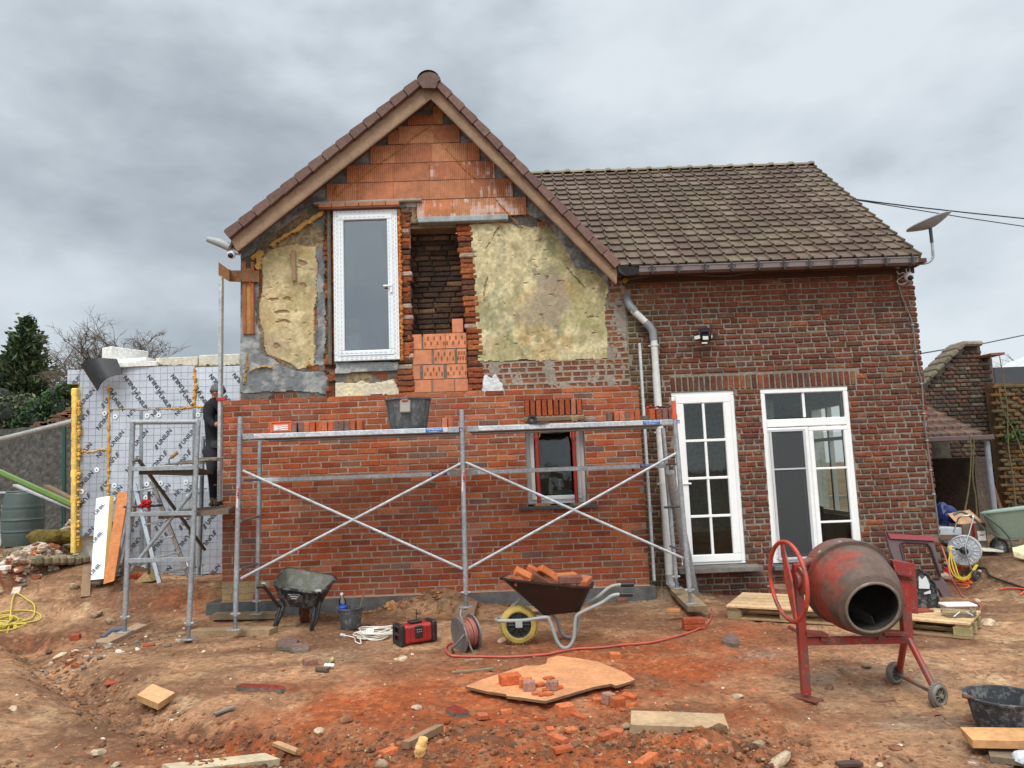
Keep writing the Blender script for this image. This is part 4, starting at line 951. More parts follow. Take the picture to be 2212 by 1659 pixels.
# ================= insulated block wall on the left =================
_TX = {}
def textgeo(s, bold=.016):
    if s in _TX: return _TX[s]
    cu = bpy.data.curves.new('t', 'FONT'); cu.body = s; cu.size = 1; cu.offset = bold; cu.resolution_u = 3
    ob = bpy.data.objects.new('t', cu); COL.objects.link(ob); dg = bpy.context.evaluated_depsgraph_get(); me = ob.evaluated_get(dg).to_mesh()
    v = [(q.co.x, q.co.y) for q in me.vertices]; f = [tuple(p.vertices) for p in me.polygons]; ob.evaluated_get(dg).to_mesh_clear()
    bpy.data.objects.remove(ob); bpy.data.curves.remove(cu)
    x0 = min(a for a, b in v); x1 = max(a for a, b in v); y1 = max(b for a, b in v)
    _TX[s] = ([(a - x0, b) for a, b in v], f, x1 - x0, y1); return _TX[s]
def put_text(mb, s, M, width, col, clip=None, logo=False):
    v, f, w_, h_ = textgeo(s); k = width / w_; o = []
    geo = [([(a * k, b * k) for a, b in v], f)]
    if logo:
        H = h_ * k
        for i in range(4):
            y = H * (-.12 + i * .30); x = -H * 1.6 + H * .12 * i; geo.append(([(x, y), (x + H * .9, y + H * .04), (x + H * 1.05, y + H * .22), (x + H * .35, y + H * .16), (x + H * .45, y + H * .13)], [(0, 1, 2, 3, 4)]))
    for vv, ff in geo:
        P_ = []
        for a, b in vv:
            q = M @ Vector((a, b, 0))
            if clip: q.x = min(max(q.x, clip[0]), clip[1]); q.z = min(max(q.z, clip[2]), clip[3])
            P_.append(q)
        i0 = [mb.av(q) for q in P_]
        for g in ff:
            if clip and len({(round(P_[i].x, 4), round(P_[i].z, 4)) for i in g}) < 3: continue
            mb.af([i0[i] for i in g], col)
def plane_M(x, y, z, ang): return Matrix.Translation((x, y, z)) @ Matrix.Rotation(R_(90), 4, 'X') @ Matrix.Rotation(R_(ang), 4, 'Z')
YI_ = 1.3
iw = E('insulated_wall', 'white block wall clad in silver insulation boards printed UNILIN with yellow foam joints', 'wall', (0, 0, 0))
def panel(xa, ya, xb, yb, mode, seed, Yp=YI_, dull=1.0, nm='insulation_board'):
    a = P(xa, ya, Yp); b = P(xb, yb, Yp); x0, x1, z0, z1 = a.x, b.x, b.z, a.z
    mb = MB(); c = C(190 * dull, 197 * dull, 206 * dull); n = max(2, int((x1 - x0) / .08)); m_ = max(2, int((z1 - z0) / .08))
    mb.box(((x0 + x1) / 2, Yp + .05, (z0 + z1) / 2), (x1 - x0 - .006, .1, z1 - z0 - .006), col=C(206, 176, 100))
    xs = np.linspace(x0 + .004, x1 - .004, n + 1); zs = np.linspace(z0 + .004, z1 - .004, m_ + 1); A = np.zeros((m_ + 1, n + 1, 3)); XX, ZZ = np.meshgrid(xs, zs)
    A[..., 0] = XX; A[..., 2] = ZZ; A[..., 1] = Yp - .004 + .004 * (fbm(XX, ZZ, 4, 3) - .5); mb.grid(A, col=c)
    g = .0975; lc = C(160 * dull, 167 * dull, 178 * dull); x = x0 + .05
    while x < x1: mb.box((x, Yp - .0065, (z0 + z1) / 2), (.0035, .002, z1 - z0 - .01), col=lc); x += g
    z = z0 + .04
    while z < z1: mb.box(((x0 + x1) / 2, Yp - .0067, z), (x1 - x0 - .01, .002, .0035), col=lc); z += g
    rg = random.Random(seed); clip = (x0 + .006, x1 - .006, z0 + .006, z1 - .006); k = 0
    z = z0 - .1
    while z < z1 + .1:
        x = x0 - .3 + .16 * (k % 2) + rg.uniform(0, .03)
        while x < x1 + .1:
            an = 50 if mode > 0 else -52
            fl = (k % 2 == 1)
            if not fl: Mx = plane_M(x, Yp - .009, z + (0 if mode > 0 else .3), an)
            else: Mx = plane_M(x + .2, Yp - .009, z + (.26 if mode > 0 else .02), an + 180)
            put_text(mb, 'UNILIN', Mx, .262, C(22, 24, 28), clip, True)
            x += .335
        z += .385; k += 1
    o = mb.build(nm, 'foil', iw); o['_b'] = 0; del o['_b']; return o, (x0, x1, z0, z1)
def washer(o, x, y, Yp=YI_):
    p = P(x, y, Yp - .012); mb = MB(); M = Matrix.Translation(p) @ Matrix.Rotation(R_(90), 4, 'X')
    mb.lathe([(.0, .006), (.011, .006)], 14, M, C(30, 30, 32)); mb.lathe([(.0112, .006), (.034, .005), (.036, 0)], 16, M, C(226, 230, 234)); mb.build('fixing_washer', 'plastic', o)
p1, _ = panel(173, 797, 234, 975, 1, 1, dull=.93); p2, _ = panel(173, 975, 232, 1157, 1, 2, dull=.86)
p3, _ = panel(236, 795, 420, 883, -1, 3); p4, _ = panel(422, 793, 520, 882, -1, 4, dull=1.08)
p5, _ = panel(236, 884, 500, 1060, 1, 5); p6, _ = panel(236, 1061, 500, 1238, 1, 6, dull=.86); p0, _ = panel(146, 799, 172, 829, 1, 8)
for o, l in ((p1, ((226, 893),)), (p2, ((209, 1015), (171 + 5, 1062))), (p5, ((249, 900), (318, 898), (343, 897), (428, 896), (247, 1049), (317, 1046), (347, 1044), (402, 1042))), (p6, ((245, 1078), (315, 1075), (407, 1072), (245, 1218), (310, 1226), (402, 1221)))):
    for q in l: washer(o, *q)
def foam(pts, r, col=C(212, 160, 74), Yp=YI_ - .01, nm='foam_joint'):
    mb = MB(); w_ = spline([P(x, y, Yp) for x, y in pts], 8); mb.tube([p + Vector((random.uniform(-.01, .01), 0, random.uniform(-.01, .01))) for p in w_], [r * random.uniform(.4, 1.35) for p in w_], 7, col); return mb.build(nm, 'matte', iw)
foam([(236, 835), (236, 870), (235, 920), (235, 980), (234, 1030), (233, 1070)], .022)
foam([(420, 797), (421, 815), (423, 830), (420, 850), (420, 876)], .026); foam([(236, 884), (290, 884), (360, 883), (400, 881)], .008, C(190, 160, 110)); foam([(370, 883), (400, 881), (425, 878), (445, 880)], .014)
foam([(173, 975), (200, 976), (214, 972), (235, 973)], .014)
mb = MB(); 
for i in range(26):
    t = i / 25; p = P(166 - 2 * t, 848 + (1186 - 848) * t, YI_ + .0); mb.box(p, (.075 + random.uniform(-.01, .01), .16, .11), col=vary(C(232, 196, 104), .05), bev=.012)
for i in range(60): t = random.random(); mb.rock(P(171 - 2 * t, 850 + 330 * t, YI_ - .05), random.uniform(.012, .03), vary(C(226, 178, 84), .1), 1, sub=0)
mb.build('foam_edge', 'matte', iw)
# grey strips where old lines of tape run down
for x0_, x1_ in ((302, 306), (417, 417)):
    mb = MB(); a = P(x0_ + 2, 884, YI_ - .012); b = P(x1_, 1236, YI_ - .012); mb.slab([a + Vector((-.02, 0, 0)), a + Vector((.022, 0, 0)), b + Vector((.022, 0, 0)), b + Vector((-.02, 0, 0))], (0, .004, 0), C(132, 138, 142)); mb.build('metal_strip', 'galv', iw)
mb = MB(); a = P(146, 800, YI_ + .1); b = P(524, 793, YI_ + .1); zt0 = P(330, 795, YI_ + .1).z
mb.box(((a.x + b.x) / 2 + .1, YI_ + .25, zt0 / 2 + .1), (b.x - a.x - .1, .28, zt0 - .2), col=C(200, 198, 190)); mb.build('block_core', 'matte', iw)
mb = MB()
for xa, ya, xb, yb in ((334, 773, 427, 795), (428, 767, 519, 794)):
    p = P(xa, ya, YI_ + .1); q = P(xb, yb, YI_ + .1); mb.box(((p.x + q.x) / 2, YI_ + .25, (p.z + q.z) / 2), (q.x - p.x - .01, .28, p.z - q.z), col=vary(C(206, 200, 186), .06), bev=.01)
mb.build('top_course', 'plaster', iw)
mb = MB(); 
for i in range(14): x = 345 + i * 13; mb.rock(P(x, 791 - (i > 7) * 1.5, YI_ + .08), random.uniform(.03, .05), vary(C(120, 108, 84), .2), .5)
mb.build('mortar_crust', 'cement', iw)
# loose blocks on top
zt1 = zt0
def yawbox(name, pa, pb, hgt, dep, yaw, col, label, kind='plaster'):
    a = P(*pa); b = P(*pb); c = (a + b) / 2; mb = MB(); mb.box((0, 0, hgt / 2), ((b - a).length, dep, hgt), rot=(0, 0, yaw), col=col, bev=.008)
    o = mb.build(name, kind); o.location = (c.x, c.y, c.z); return o
mb = MB(); W = C(226, 226, 222); a = P(210, 774, 1.25); mb.box((.11, .3, .11), (.215, .6, .215), rot=(0, 0, -.5), col=W, bev=.008); mb.box((.03, .06, .165), (.0, .0, .0), col=W)
mb.box((-.0 + .03, .035, .17), (.1, .012, .022), rot=(0, 0, -.5), col=C(120, 118, 112), bev=.003)
o = mb.build('aerated_block', 'plaster'); o.location = (a.x + .05, 1.42, a.z - .02); tag(o, 'big white aerated block with hand slot, standing on top of the flat slabs', 'block', 'loose white blocks')
mb = MB(); mb.box((0, 0, .035), (.66, .22, .07), rot=(0, -.02, .1), col=W, bev=.006); o = mb.build('aerated_block', 'plaster'); a = P(292, 797, 1.35); o.location = (a.x, 1.36, zt0 + .005); tag(o, 'lower flat white slab lying on the insulated wall beside the black plastic', 'block', 'loose white blocks')
mb = MB(); mb.box((0, 0, .03), (.66, .22, .055), rot=(0, -.03, -.1), col=W, bev=.006); o = mb.build('aerated_block', 'plaster'); a = P(275, 783, 1.45); o.location = (a.x, 1.5, zt0 + .09); tag(o, 'upper flat white slab lying across another slab on the insulated wall', 'block', 'loose white blocks')
mb = MB(); n = 10; A = np.zeros((2, n + 1, 3)); w0 = [P(x, y, 1.16) for x, y in ((175, 788), (253, 776), (268, 808), (214, 845))]
G_ = np.zeros((9, 9, 3))
for i in range(9):
    for j in range(9):
        u, v = i / 8, j / 8; p = w0[0].lerp(w0[1], u).lerp(w0[3].lerp(w0[2], u), v); G_[j, i] = (p.x, 1.14 - .12 * math.sin(math.pi * u) - .03 * v, p.z + .03 * math.sin(math.pi * u))
mb.grid(G_, col=C(40, 41, 44)); G2 = G_.copy(); G2[..., 1] += .02; mb.grid(G2[:, ::-1], col=C(40, 41, 44))
for e0_ in (G_[0], G_[-1], G_[:, 0], G_[:, -1]):
    for a_, b_ in zip(e0_, e0_[1:]): mb.af([mb.av(a_), mb.av(b_), mb.av(b_ + np.array([0, .02, 0])), mb.av(a_ + np.array([0, .02, 0]))], C(40, 41, 44))
o = mb.build('plastic_sheet', 'plastic', smooth=True); tag(o, 'curved black plastic sheet hanging over the top of the insulation boards', 'plastic sheet')
# leaning boards
def plank(name, pts, th, col, label, cat, kind='wood', group=None, Yd=(0, 1, 0), side=None, b=None):
    mb = MB(); mb.slab(pts, Vector(Yd) * th, col, side); c = sum((Vector(p) for p in pts), Vector()) / len(pts)
    o = mb.build(name, kind, org=pts[0] if b is None else b); return tag(o, label, cat, group)
mb = MB(); q = [P(208, 1076, 1.0), P(237, 1071, 1.0), P(224, 1250, .35), P(196, 1253, .35)]; mb.slab(q, (0.03, .05, 0), C(214, 220, 224), C(206, 176, 100))
nrm = (q[1] - q[0]).normalized(); dn = (q[3] - q[0]).normalized()
for t in (.12, .47, .85):
    o_ = q[0] + (q[3] - q[0]) * t + nrm * .02; u = (nrm * .62 - dn * .78).normalized(); v_ = (nrm * .78 + dn * .62).normalized() * -1; nn = Vector((0, -1, -.25)).normalized()
    Mx = Matrix((u, v_, u.cross(v_))).transposed().to_4x4(); Mx.translation = o_ + Vector((0, -.02, 0)) + dn * .12
    vv, ff, ww, hh = textgeo('UNIL'); kk_ = .17 / ww; base_i = [mb.av(Mx @ Vector((a * kk_, b * kk_, 0))) for a, b in vv]
    for f in ff: mb.af([base_i[i] for i in f], C(22, 24, 28))
o = mb.build('insulation_offcut', 'foil', org=q[3]); tag(o, 'narrow white-silver insulation offcut leaning against the boards, left of the orange plank', 'insulation strip')
q = [P(255, 1063, .95), P(277, 1063, .95), P(246, 1255, .25), P(223, 1262, .25)]
o = plank('plank', q, .03, C(206, 122, 72), 'orange wooden plank leaning upright against the silver boards', 'plank', b=q[3])
# ================= distant left: wall, garage, hedge, trees =================
def leafcloud(mb, pts, n, size, cols, rg, flat=.0):
    for i in range(n):
        c, r = pts[rg.randrange(len(pts))]; v = Vector((rg.gauss(0, 1), rg.gauss(0, 1), rg.gauss(0, 1))).normalized() * r * rg.uniform(.55, 1.05)
        v.z *= .75; p = Vector(c) + v; a = Vector((rg.gauss(0, 1), rg.gauss(0, 1), rg.gauss(0, 1))).normalized(); b = a.cross(Vector((rg.gauss(0, 1), rg.gauss(0, 1), rg.gauss(0, 1)))).normalized()
        s = size * rg.uniform(.5, 1.4); mb.af([mb.av(p - a * s), mb.av(p + b * s * .5), mb.av(p + a * s), mb.av(p - b * s * .5)], vary(rg.choice(cols), .3, rg))
rg = random.Random(5)
# conifer
YC = 22.; b0 = P(60, 930, YC); top = P(57, 722, YC)
con = E('conifer_tree', 'tall dark green cypress-like conifer at the far left', 'tree', (b0.x, YC, b0.z - 1.5))
Ht = top.z - b0.z + 1.0; mb = MB(); mb.tube([(b0.x, YC, b0.z - 1.6), (b0.x + .1, YC, b0.z + 1), (top.x, YC, top.z - .6)], [.28, .2, .03], 8, C(74, 58, 44)); mb.build('trunk', 'matte', con)
mb = MB(); G1 = [C(58, 76, 46), C(40, 58, 38), C(78, 92, 54), C(50, 66, 42), C(92, 100, 58)]
for i in range(820):
    t = rg.random() ** .8; z = b0.z - .6 + (Ht + .2) * (1 - t) ; f = (top.z - z) / Ht
    rad = .2 + 1.62 * min(1, max(0, f * 1.3) ** .62) * (1 - .2 * max(0, f - .75) * 2) * (1 + .22 * math.sin(z * 3.1 + 1)) ; az = rg.uniform(0, 2 * math.pi); ln = rad * rg.uniform(.55, 1.25)
    d_ = Vector((math.cos(az), math.sin(az), 0)); st = Vector((top.x, YC, z)); kc = rg.choice(G1)
    for j in range(11):
        s = j / 10; p = st + d_ * ln * (.3 + .7 * s) + Vector((rg.gauss(0, .1), rg.gauss(0, .1), -.10 * s + .30 * s * s + rg.gauss(0, .08)))
        a = (d_ + Vector((rg.gauss(0, .5), rg.gauss(0, .5), .5))).normalized() * rg.uniform(.10, .2); b = a.cross(Vector((rg.gauss(0, 1), rg.gauss(0, 1), rg.gauss(0, 1)))).normalized() * rg.uniform(.04, .08)
        mb.af([mb.av(p - a), mb.av(p + b), mb.av(p + a), mb.av(p - b)], vary(kc, .3, rg))
mb.build('crown', 'leaf', con)
def bare(name, label, base, H, spread, seed, lean=0, lv=6, grp=None, col=C(96, 84, 72), droop=.0, n0=7):
    r = random.Random(seed); root = E(name, label, 'tree', base, grp); mt = MB(); mc = MB()
    def br(p, d, L_, rad, k, mb):
        pts = [p]; q = p; dd = d.copy()
        for i in range(4):
            dd = (dd + Vector((r.gauss(0, .16), r.gauss(0, .16), r.gauss(0, .12) + .03 - droop * (k > 2)))).normalized(); q = q + dd * L_ / 4; pts.append(q)
        mb.tube(pts, [rad * (1 - .12 * i) for i in range(5)], 6 if k < 2 else 3, col, caps=False)
        if k >= lv: return
        for i in range(3 if k < lv - 1 else 4):
            t = r.uniform(.35, 1.0) if i else 1.0; o = pts[min(4, int(t * 4))]; nd2 = (dd + Vector((r.gauss(0, spread), r.gauss(0, spread), r.gauss(.05, spread * .6)))).normalized()
            br(o, nd2, L_ * r.uniform(.62, .84), max(.006, rad * .58), k + 1, mc)
    b = Vector(base); mt.tube([b, b + Vector((lean * .3, 0, H * .16)), b + Vector((lean, 0, H * .28))], [H * .03, H * .024, H * .02], 8, col); mt.build('trunk', 'matte', root)
    for i in range(n0): br(b + Vector((lean, 0, H * .27)), Vector((r.gauss(lean * .2, .8), r.gauss(0, .8), r.uniform(.35, 1.1))).normalized(), H * .27, H * .014, 1, mc)
    mc.build('crown', 'matte', root); return root
p = P(225, 900, 17.); bare('bare_tree', 'leafless spreading tree behind the white block wall', (p.x, 17., p.z - .6), 4.5, .64, 12, lv=6, droop=.05, n0=12)
p = P(2235, 880, 24.); bare('bare_tree', 'leafless tree top showing past the grey neighbour roof at far right', (p.x, 24., p.z - 1.2), 4.6, .55, 4, lv=5)
# hedge / ivy masses
def bush(name, label, cat, blobs, n, size, cols, Yp, rg=rg):
    c0 = P(*blobs[0][:2], Yp); mb = MB(); bl = [(P(x, y, Yp), r) for x, y, r in blobs]; leafcloud(mb, bl, n, size, cols, rg)
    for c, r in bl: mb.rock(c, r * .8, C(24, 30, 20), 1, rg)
    o = mb.build(name, 'leaf', org=(c0.x, Yp, c0.z - 1)); return tag(o, label, cat)
bush('ivy_hedge', 'dark green ivy hedge climbing the garage roof behind the grey wall', 'hedge', [(120, 862, .35), (150, 842, .3), (135, 880, .4), (95, 882, .4), (105, 900, .4), (160, 838, .22), (75, 905, .45), (60, 915, .4)], 5200, .05, [C(52, 82, 38), C(40, 66, 32), C(66, 94, 46), C(34, 54, 28)], 9.)
bush('garden_shrub', 'olive grey shrub growing at the far left under the conifer', 'shrub', [(10, 890, .6), (30, 900, .55), (45, 880, .5), (5, 870, .45), (20, 920, .5), (60, 900, .4), (0, 905, .6)], 4200, .06, [C(92, 98, 70), C(76, 84, 56), C(110, 112, 84), C(64, 78, 42)], 10.)
mb = MB(); YG = 8.2
q = [P(60, 925, YG), P(105, 908, YG), P(156, 876, YG), P(180, 860, YG), P(180, 960, YG), P(60, 960, YG)]; mb.slab(q, (0, .25, 0), C(112, 84, 68)); 
for i in range(130):
    a = rg.uniform(70, 178); b = rg.uniform(max(876, 925 - (a - 60) * .5), 950); p = P(a, b, YG - .01)
    mb.box(p, (.19, .02, .05), col=vary(rg.choice([C(120, 84, 66), C(104, 80, 66), C(134, 96, 76)]), .15, rg), bev=.006)
o = mb.build('garage_gable', 'oldbrick', org=(q[5].x, YG, q[5].z)); tag(o, 'sloping brick gable of a low garage behind the hedge', 'garage')
# pebble-dashed concrete wall
YP_ = 5.2; a = P(-60, 928, YP_); b = P(175, 920, YP_); mb = MB(); xs = np.linspace(a.x - 4, b.x + 1.0, 170); zs = np.linspace(-.2, (a.z + b.z) / 2, 60); XX, ZZ = np.meshgrid(xs, zs)
A = np.stack([XX, YP_ + .03 * (fbm(XX, ZZ, 20, 3) - .5), ZZ + (ZZ > zs[-2]) * .05 * (fbm(XX, ZZ * 0, 3, 3) - .5)], -1); n_ = fbm(XX, ZZ, 40, 2); cl = np.array(C(86, 84, 80)) * (.55 + .8 * n_[..., None]); 
mb.grid(A, cols=cl[:-1, :-1]); mb.box(((a.x + b.x) / 2 - 1.5, YP_ + .16, ((a.z + b.z) / 2 - .2) / 2), (b.x - a.x + 5, .24, (a.z + b.z) / 2 + .15), col=C(80, 78, 74)); o = mb.build('concrete_wall', 'cement', org=(a.x, YP_, 0)); tag(o, 'dark grey pebble-dashed boundary wall behind the water barrel', 'wall')
mb = MB(); pts = [P(-30, 957, 2.6), P(60, 935, 2.6), P(162, 909, 2.6)]; mb.tube(pts, .045, 12, C(150, 152, 148)); o = mb.build('pipe', 'galv', org=pts[0]); tag(o, 'long grey pipe sloping up in front of the dark concrete wall', 'pipe')
mb = MB(); pts = [P(139, 916, 3.4), P(138, 1140, 3.4)]; mb.tube(pts, .035, 8, C(34, 74, 66)); o = mb.build('fence_post', 'plastic', org=pts[1]); tag(o, 'dark green metal fence post left of the yellow foam edge', 'post')
mb = MB(); mb.bar(P(-12, 1013, 2.0), P(160, 1091, 1.9), .06, .055, C(104, 138, 62)); mb.bar(P(-12, 1020, 1.98), P(160, 1098, 1.88), .05, .02, C(60, 70, 40)); o = mb.build('lime_rail', 'plastic', org=P(160, 1091, 1.9)); tag(o, 'long lime green rail sloping down to the insulated wall', 'rail')
mb = MB(); mb.bar(P(34, 1048, 2.4), P(160, 1098, 2.2), .12, .03, C(176, 178, 176)); o = mb.build('metal_rail', 'galv', org=P(160, 1098, 2.2)); tag(o, 'grey rail sloping below the lime green rail', 'rail')
mb = MB(); mb.bar(P(100, 1050, 2.6), P(165, 1084, 2.5), .12, .05, C(118, 100, 76)); o = mb.build('old_beam', 'wood', org=P(165, 1084, 2.5)); tag(o, 'weathered wooden beam beneath the grey pipe, behind the lime rail', 'beam')
mb = MB(); mb.bar(P(-10, 1064, 3.2), P(54, 1064, 3.2), .03, .03, C(196, 198, 196)); mb.bar(P(8, 1090, 3.2), P(0, 1180, 3.0), .03, .05, C(150, 152, 150), up=(1, 0, 0)); o = mb.build('rack_frame', 'galv', org=P(0, 1180, 3.0)); tag(o, 'light metal rack frame behind the barrel at the left edge', 'frame')
# water barrel
pb = G(48, 1178); YBa = pb.y; 
bt = P(48, 1063, YBa); Hb = bt.z - pb.z; rb = (P(90, 1120, YBa).x - P(9, 1120, YBa).x) / 2
bar = E('water_barrel', 'ribbed grey green plastic barrel in front of the dark concrete wall', 'barrel', pb); mb = MB(); M = Matrix.Translation(pb); pr = [(0, 0), (.86, .0)]
for i in range(41):
    t = i / 40; r = .88 + .13 * math.sin(math.pi * min(1, t * 1.02)) ** .8
    for z_ in (.28, .5, .74): r += .035 * math.exp(-((t - z_) / .014) ** 2) - .02 * math.exp(-((t - z_ + .035) / .014) ** 2)
    pr.append((r, t * .97))
pr += [(.86, .99), (.82, 1.0)]
mb.lathe([(r * rb, z * Hb) for r, z in pr], 36, M, C(72, 86, 82)); mb.build('body', 'plastic', bar, auto=40)
mb = MB(); mb.lathe([(.0, Hb * 1.0), (rb * .8, Hb), (rb * .84, Hb * 1.015), (rb * .78, Hb * 1.03), (0, Hb * 1.02)], 30, M, C(80, 94, 90)); mb.build('lid', 'plastic', bar, auto=40)
p = G(122, 1172); mb = MB(); 
for i in range(5): mb.rock(p + Vector((rg.uniform(-.2, .2), rg.uniform(-.1, .1), .08)), .14, vary(C(104, 90, 44), .15), .8)
o = mb.build('mossy_boulder', 'rock', org=p); tag(o, 'mossy brown boulder between barrel and insulated wall', 'rock')
# ledge of old concrete slabs and the broken footing
for (x0, y0, x1, y1, lab) in ((18, 1190, 158, 1176, 'upper long grey concrete slab below the barrel'), (45, 1212, 165, 1208, 'lower flat broken concrete slab in front of the upper slab')):
    a = G(x0, y0 + 10); b = G(x1, y1 + 12); mb = MB(); n = 7
    for i in range(n):
        t = (i + .5) / n; c = a.lerp(b, t); mb.box(c + Vector((0, .15, .05 + rg.uniform(-.01, .01))), ((b - a).length / n * 1.08, .42, .12), rot=(rg.uniform(-.03, .03), rg.uniform(-.04, .04), math.atan2(b.y - a.y, b.x - a.x)), col=vary(C(128, 116, 92), .12), bev=.03)
    o = mb.build('concrete_slab', 'rock', org=a); tag(o, lab, 'slab', 'concrete slabs left')
mb = MB(); line = [(196, 1178), (170, 1200), (140, 1222), (90, 1240), (40, 1255), (-10, 1270)]
foot = FOOT
for i in range(620):
    t = rg.random() * 5; k = int(t); a = foot[k].lerp(foot[k + 1], t - k); c = a + Vector((rg.gauss(0, .13), rg.gauss(0, .13), 0)); c.z = hz(c.x, c.y) + .005
    col = rg.choices([C(150, 132, 112), C(196, 178, 160), C(160, 88, 62), C(120, 108, 94), C(210, 198, 184), C(134, 72, 52)], [5, 4, 3, 3, 3, 2])[0]; s_ = rg.uniform(.018, .06)
    if rg.random() < .5: mb.box(c, (s_ * rg.uniform(1.6, 2.6), s_ * 1.6, s_), rot=(rg.uniform(-.5, .5), rg.uniform(-.5, .5), rg.uniform(0, 3)), col=vary(col, .2, rg), bev=.008)
    else: mb.rock(c, s_, vary(col, .2, rg), .6, rg)
o = mb.build('footing_rubble', 'rock', org=foot[2]); tag(o, 'crumbling brick and mortar rubble of an old footing left of the insulated wall', 'rubble'); o['kind'] = 'stuff'
# ================= right: old walls, lean-to, neighbour =================
YO = 3.4
og = E('old_gable_wall', 'weathered old brick gable wall with sloping coping behind the lean-to', 'wall', (P(2080, 1000, YO).x, YO, 0))
poly = [(1985, 840), (2077, 750), (2119, 746), (2121, 768), (2145, 773), (2152, 840), (2162, 930), (2176, 1080), (2182, 1180), (1985, 1180)]
wp = [P(x, y, YO) for x, y in poly]; mb = MB(); mb.slab([(p.x, YO + .03, p.z) for p in wp], (0, .35, 0), C(112, 104, 94)); mb.build('wall_core', 'mortar', og)
mb = MB(); z = -.2; pxz = [(p.x, p.z) for p in wp]; k = 0; zmax = max(p.z for p in wp)
while z < zmax:
    x = min(p.x for p in wp) + (k % 2) * .07
    while x < max(p.x for p in wp):
        L_ = .215 if k % 2 else .11; cx_, cz_ = x + L_ / 2, z + .03
        if bool(inpoly(np.array(cx_ + L_ * .4), np.array(cz_), pxz)) and bool(inpoly(np.array(cx_ - L_ * .4), np.array(cz_ + .03), pxz)):
            c = vary(rg.choice([C(84, 64, 54), C(92, 66, 55), C(76, 68, 60), C(100, 72, 58), C(70, 59, 52), C(104, 94, 78)]), .2, rg); mb.box((cx_, YO + .04 + rg.uniform(-.012, .012), cz_), (L_ - .014 + rg.uniform(-.01, .01), .09, .056), rot=(0, rg.uniform(-.03, .03), 0), col=c, bev=.012)
        x += L_
    z += .07; k += 1
mb.build('brick_face', 'oldbrick', og)
mb = MB(); a = P(1988, 836, YO); b = P(2078, 746, YO)
for i in range(6): p = a.lerp(b, i / 6); q = a.lerp(b, (i + 1.06) / 6); mb.bar(p + Vector((0, .15, .03)), q + Vector((0, .15, .015)), .5, .075, vary(C(112, 104, 88), .1), bev=.02)
mb.bar(P(2074, 746, YO) + Vector((0, .15, .02)), P(2119, 745, YO) + Vector((0, .15, .02)), .48, .09, C(134, 126, 108), bev=.03); mb.build('coping', 'rock', og)
mb = MB(); mb.bar(P(2120, 770, YO - .1), P(2150, 768, YO - .1), .5, .04, C(140, 84, 70)); mb.build('cap_tile', 'tile', og)
# lean-to
lt = E('lean_to_shed', 'dark open lean-to with brown tiled roof right of the brick wing', 'shed', (P(2070, 1150, 2.).x, 2., 0)); YL = 1.9
mb = MB(); a = P(2000, 944, YL); b = P(2122, 937, YL); c = P(2004, 878, YO - .05); zt_ = P(2004, 876, YO - .05).z; nrw = 5; 
for r in range(nrw):
    for k in range(8):
        u0, u1 = k / 7.0 - .14, (k + 1) / 7.0 - .14; w_ = b.x - a.x; t0, t1 = r / nrw, (r + 1.12) / nrw
        y0, y1 = YL + (YO - YL) * t0, YL + (YO - YL) * min(1, t1); z0, z1 = a.z + (zt_ - a.z) * t0, a.z + (zt_ - a.z) * min(1, t1); x0, x1 = a.x + w_ * u0 - .02, a.x + w_ * u1
        cl = vary(rg.choice([C(96, 70, 59), C(86, 66, 56), C(106, 78, 64)]), .12, rg); mb.slab([(x0, y0, z0 + .03), (x1 - .03, y0, z0 + .015), (x1, y0, z0 + .05), (x1, y1, z1 + .02), (x1 - .03, y1, z1 - .012), (x0, y1, z1)], (0, 0, -.02), cl)
mb.build('tiled_roof', 'tile', lt)
mb = MB(); mb.slab([(a.x - .4, YL + .03, a.z - .005), (b.x + .02, YL + .03, a.z - .005), (b.x + .02, YO - .03, zt_ - .03), (a.x - .4, YO - .03, zt_ - .03)], (0, 0, -.05), C(70, 52, 42)); mb.build('roof_boards', 'wood', lt)
mb = MB(); g0 = P(2000, 951, YL - .12); g1 = P(2146, 943, YL - .12); mb.box(((g0.x + g1.x) / 2, YL - .1, (g0.z + g1.z) / 2), (g1.x - g0.x, .1, .075), col=C(92, 74, 72), bev=.01); mb.build('gutter', 'plastic', lt)
mb = MB(); mb.tube([P(2131, 953, YL - .05), P(2137, 1010, YL - .02), P(2148, 1102, YL)], .04, 12, C(136, 142, 150)); mb.build('downpipe', 'plastic', lt)
mb = MB(); mb.box((b.x + .05, (YL + YO) / 2 + .1, .6), (.2, YO - YL - .2, a.z * 1.0), col=C(98, 86, 76)); mb.box(((a.x + b.x) / 2, YO - .1, .9), (b.x - a.x + .6, .1, 2.2), col=C(74, 68, 60)); mb.build('shed_wall', 'oldbrick', lt)
# brown brick wall further right
YQ = 3.0; mb = MB(); a = P(2154, 830, YQ); z1 = P(2180, 826, YQ).z; mb.box((a.x + 2.5, YQ + .2, z1 / 2), (5, .25, z1), col=C(104, 84, 62)); z = .0; k = 0
while z < z1 - .04:
    x = a.x - .1 * (k % 2)
    while x < a.x + 1.6: mb.box((x + .1, YQ + .06 + rg.uniform(-.01, .01), z + .03), (.198 if rg.random() < .6 else .12, .06, .054), rot=(0, rg.uniform(-.03, .03), 0), col=vary(rg.choice([C(108, 72, 46), C(90, 70, 48), C(120, 78, 48), C(80, 68, 46), C(98, 84, 58)]), .2, rg), bev=.012); x += .215
    z += .068; k += 1
o = mb.build('garden_wall', 'oldbrick', org=(a.x, YQ, 0)); tag(o, 'ochre brown brick garden wall with stains at the right edge', 'wall')
nb = E('neighbour_house', 'pale roof and dark fascia of a neighbouring building at the right edge', 'house', (P(2190, 830, 9.).x, 9., 0))
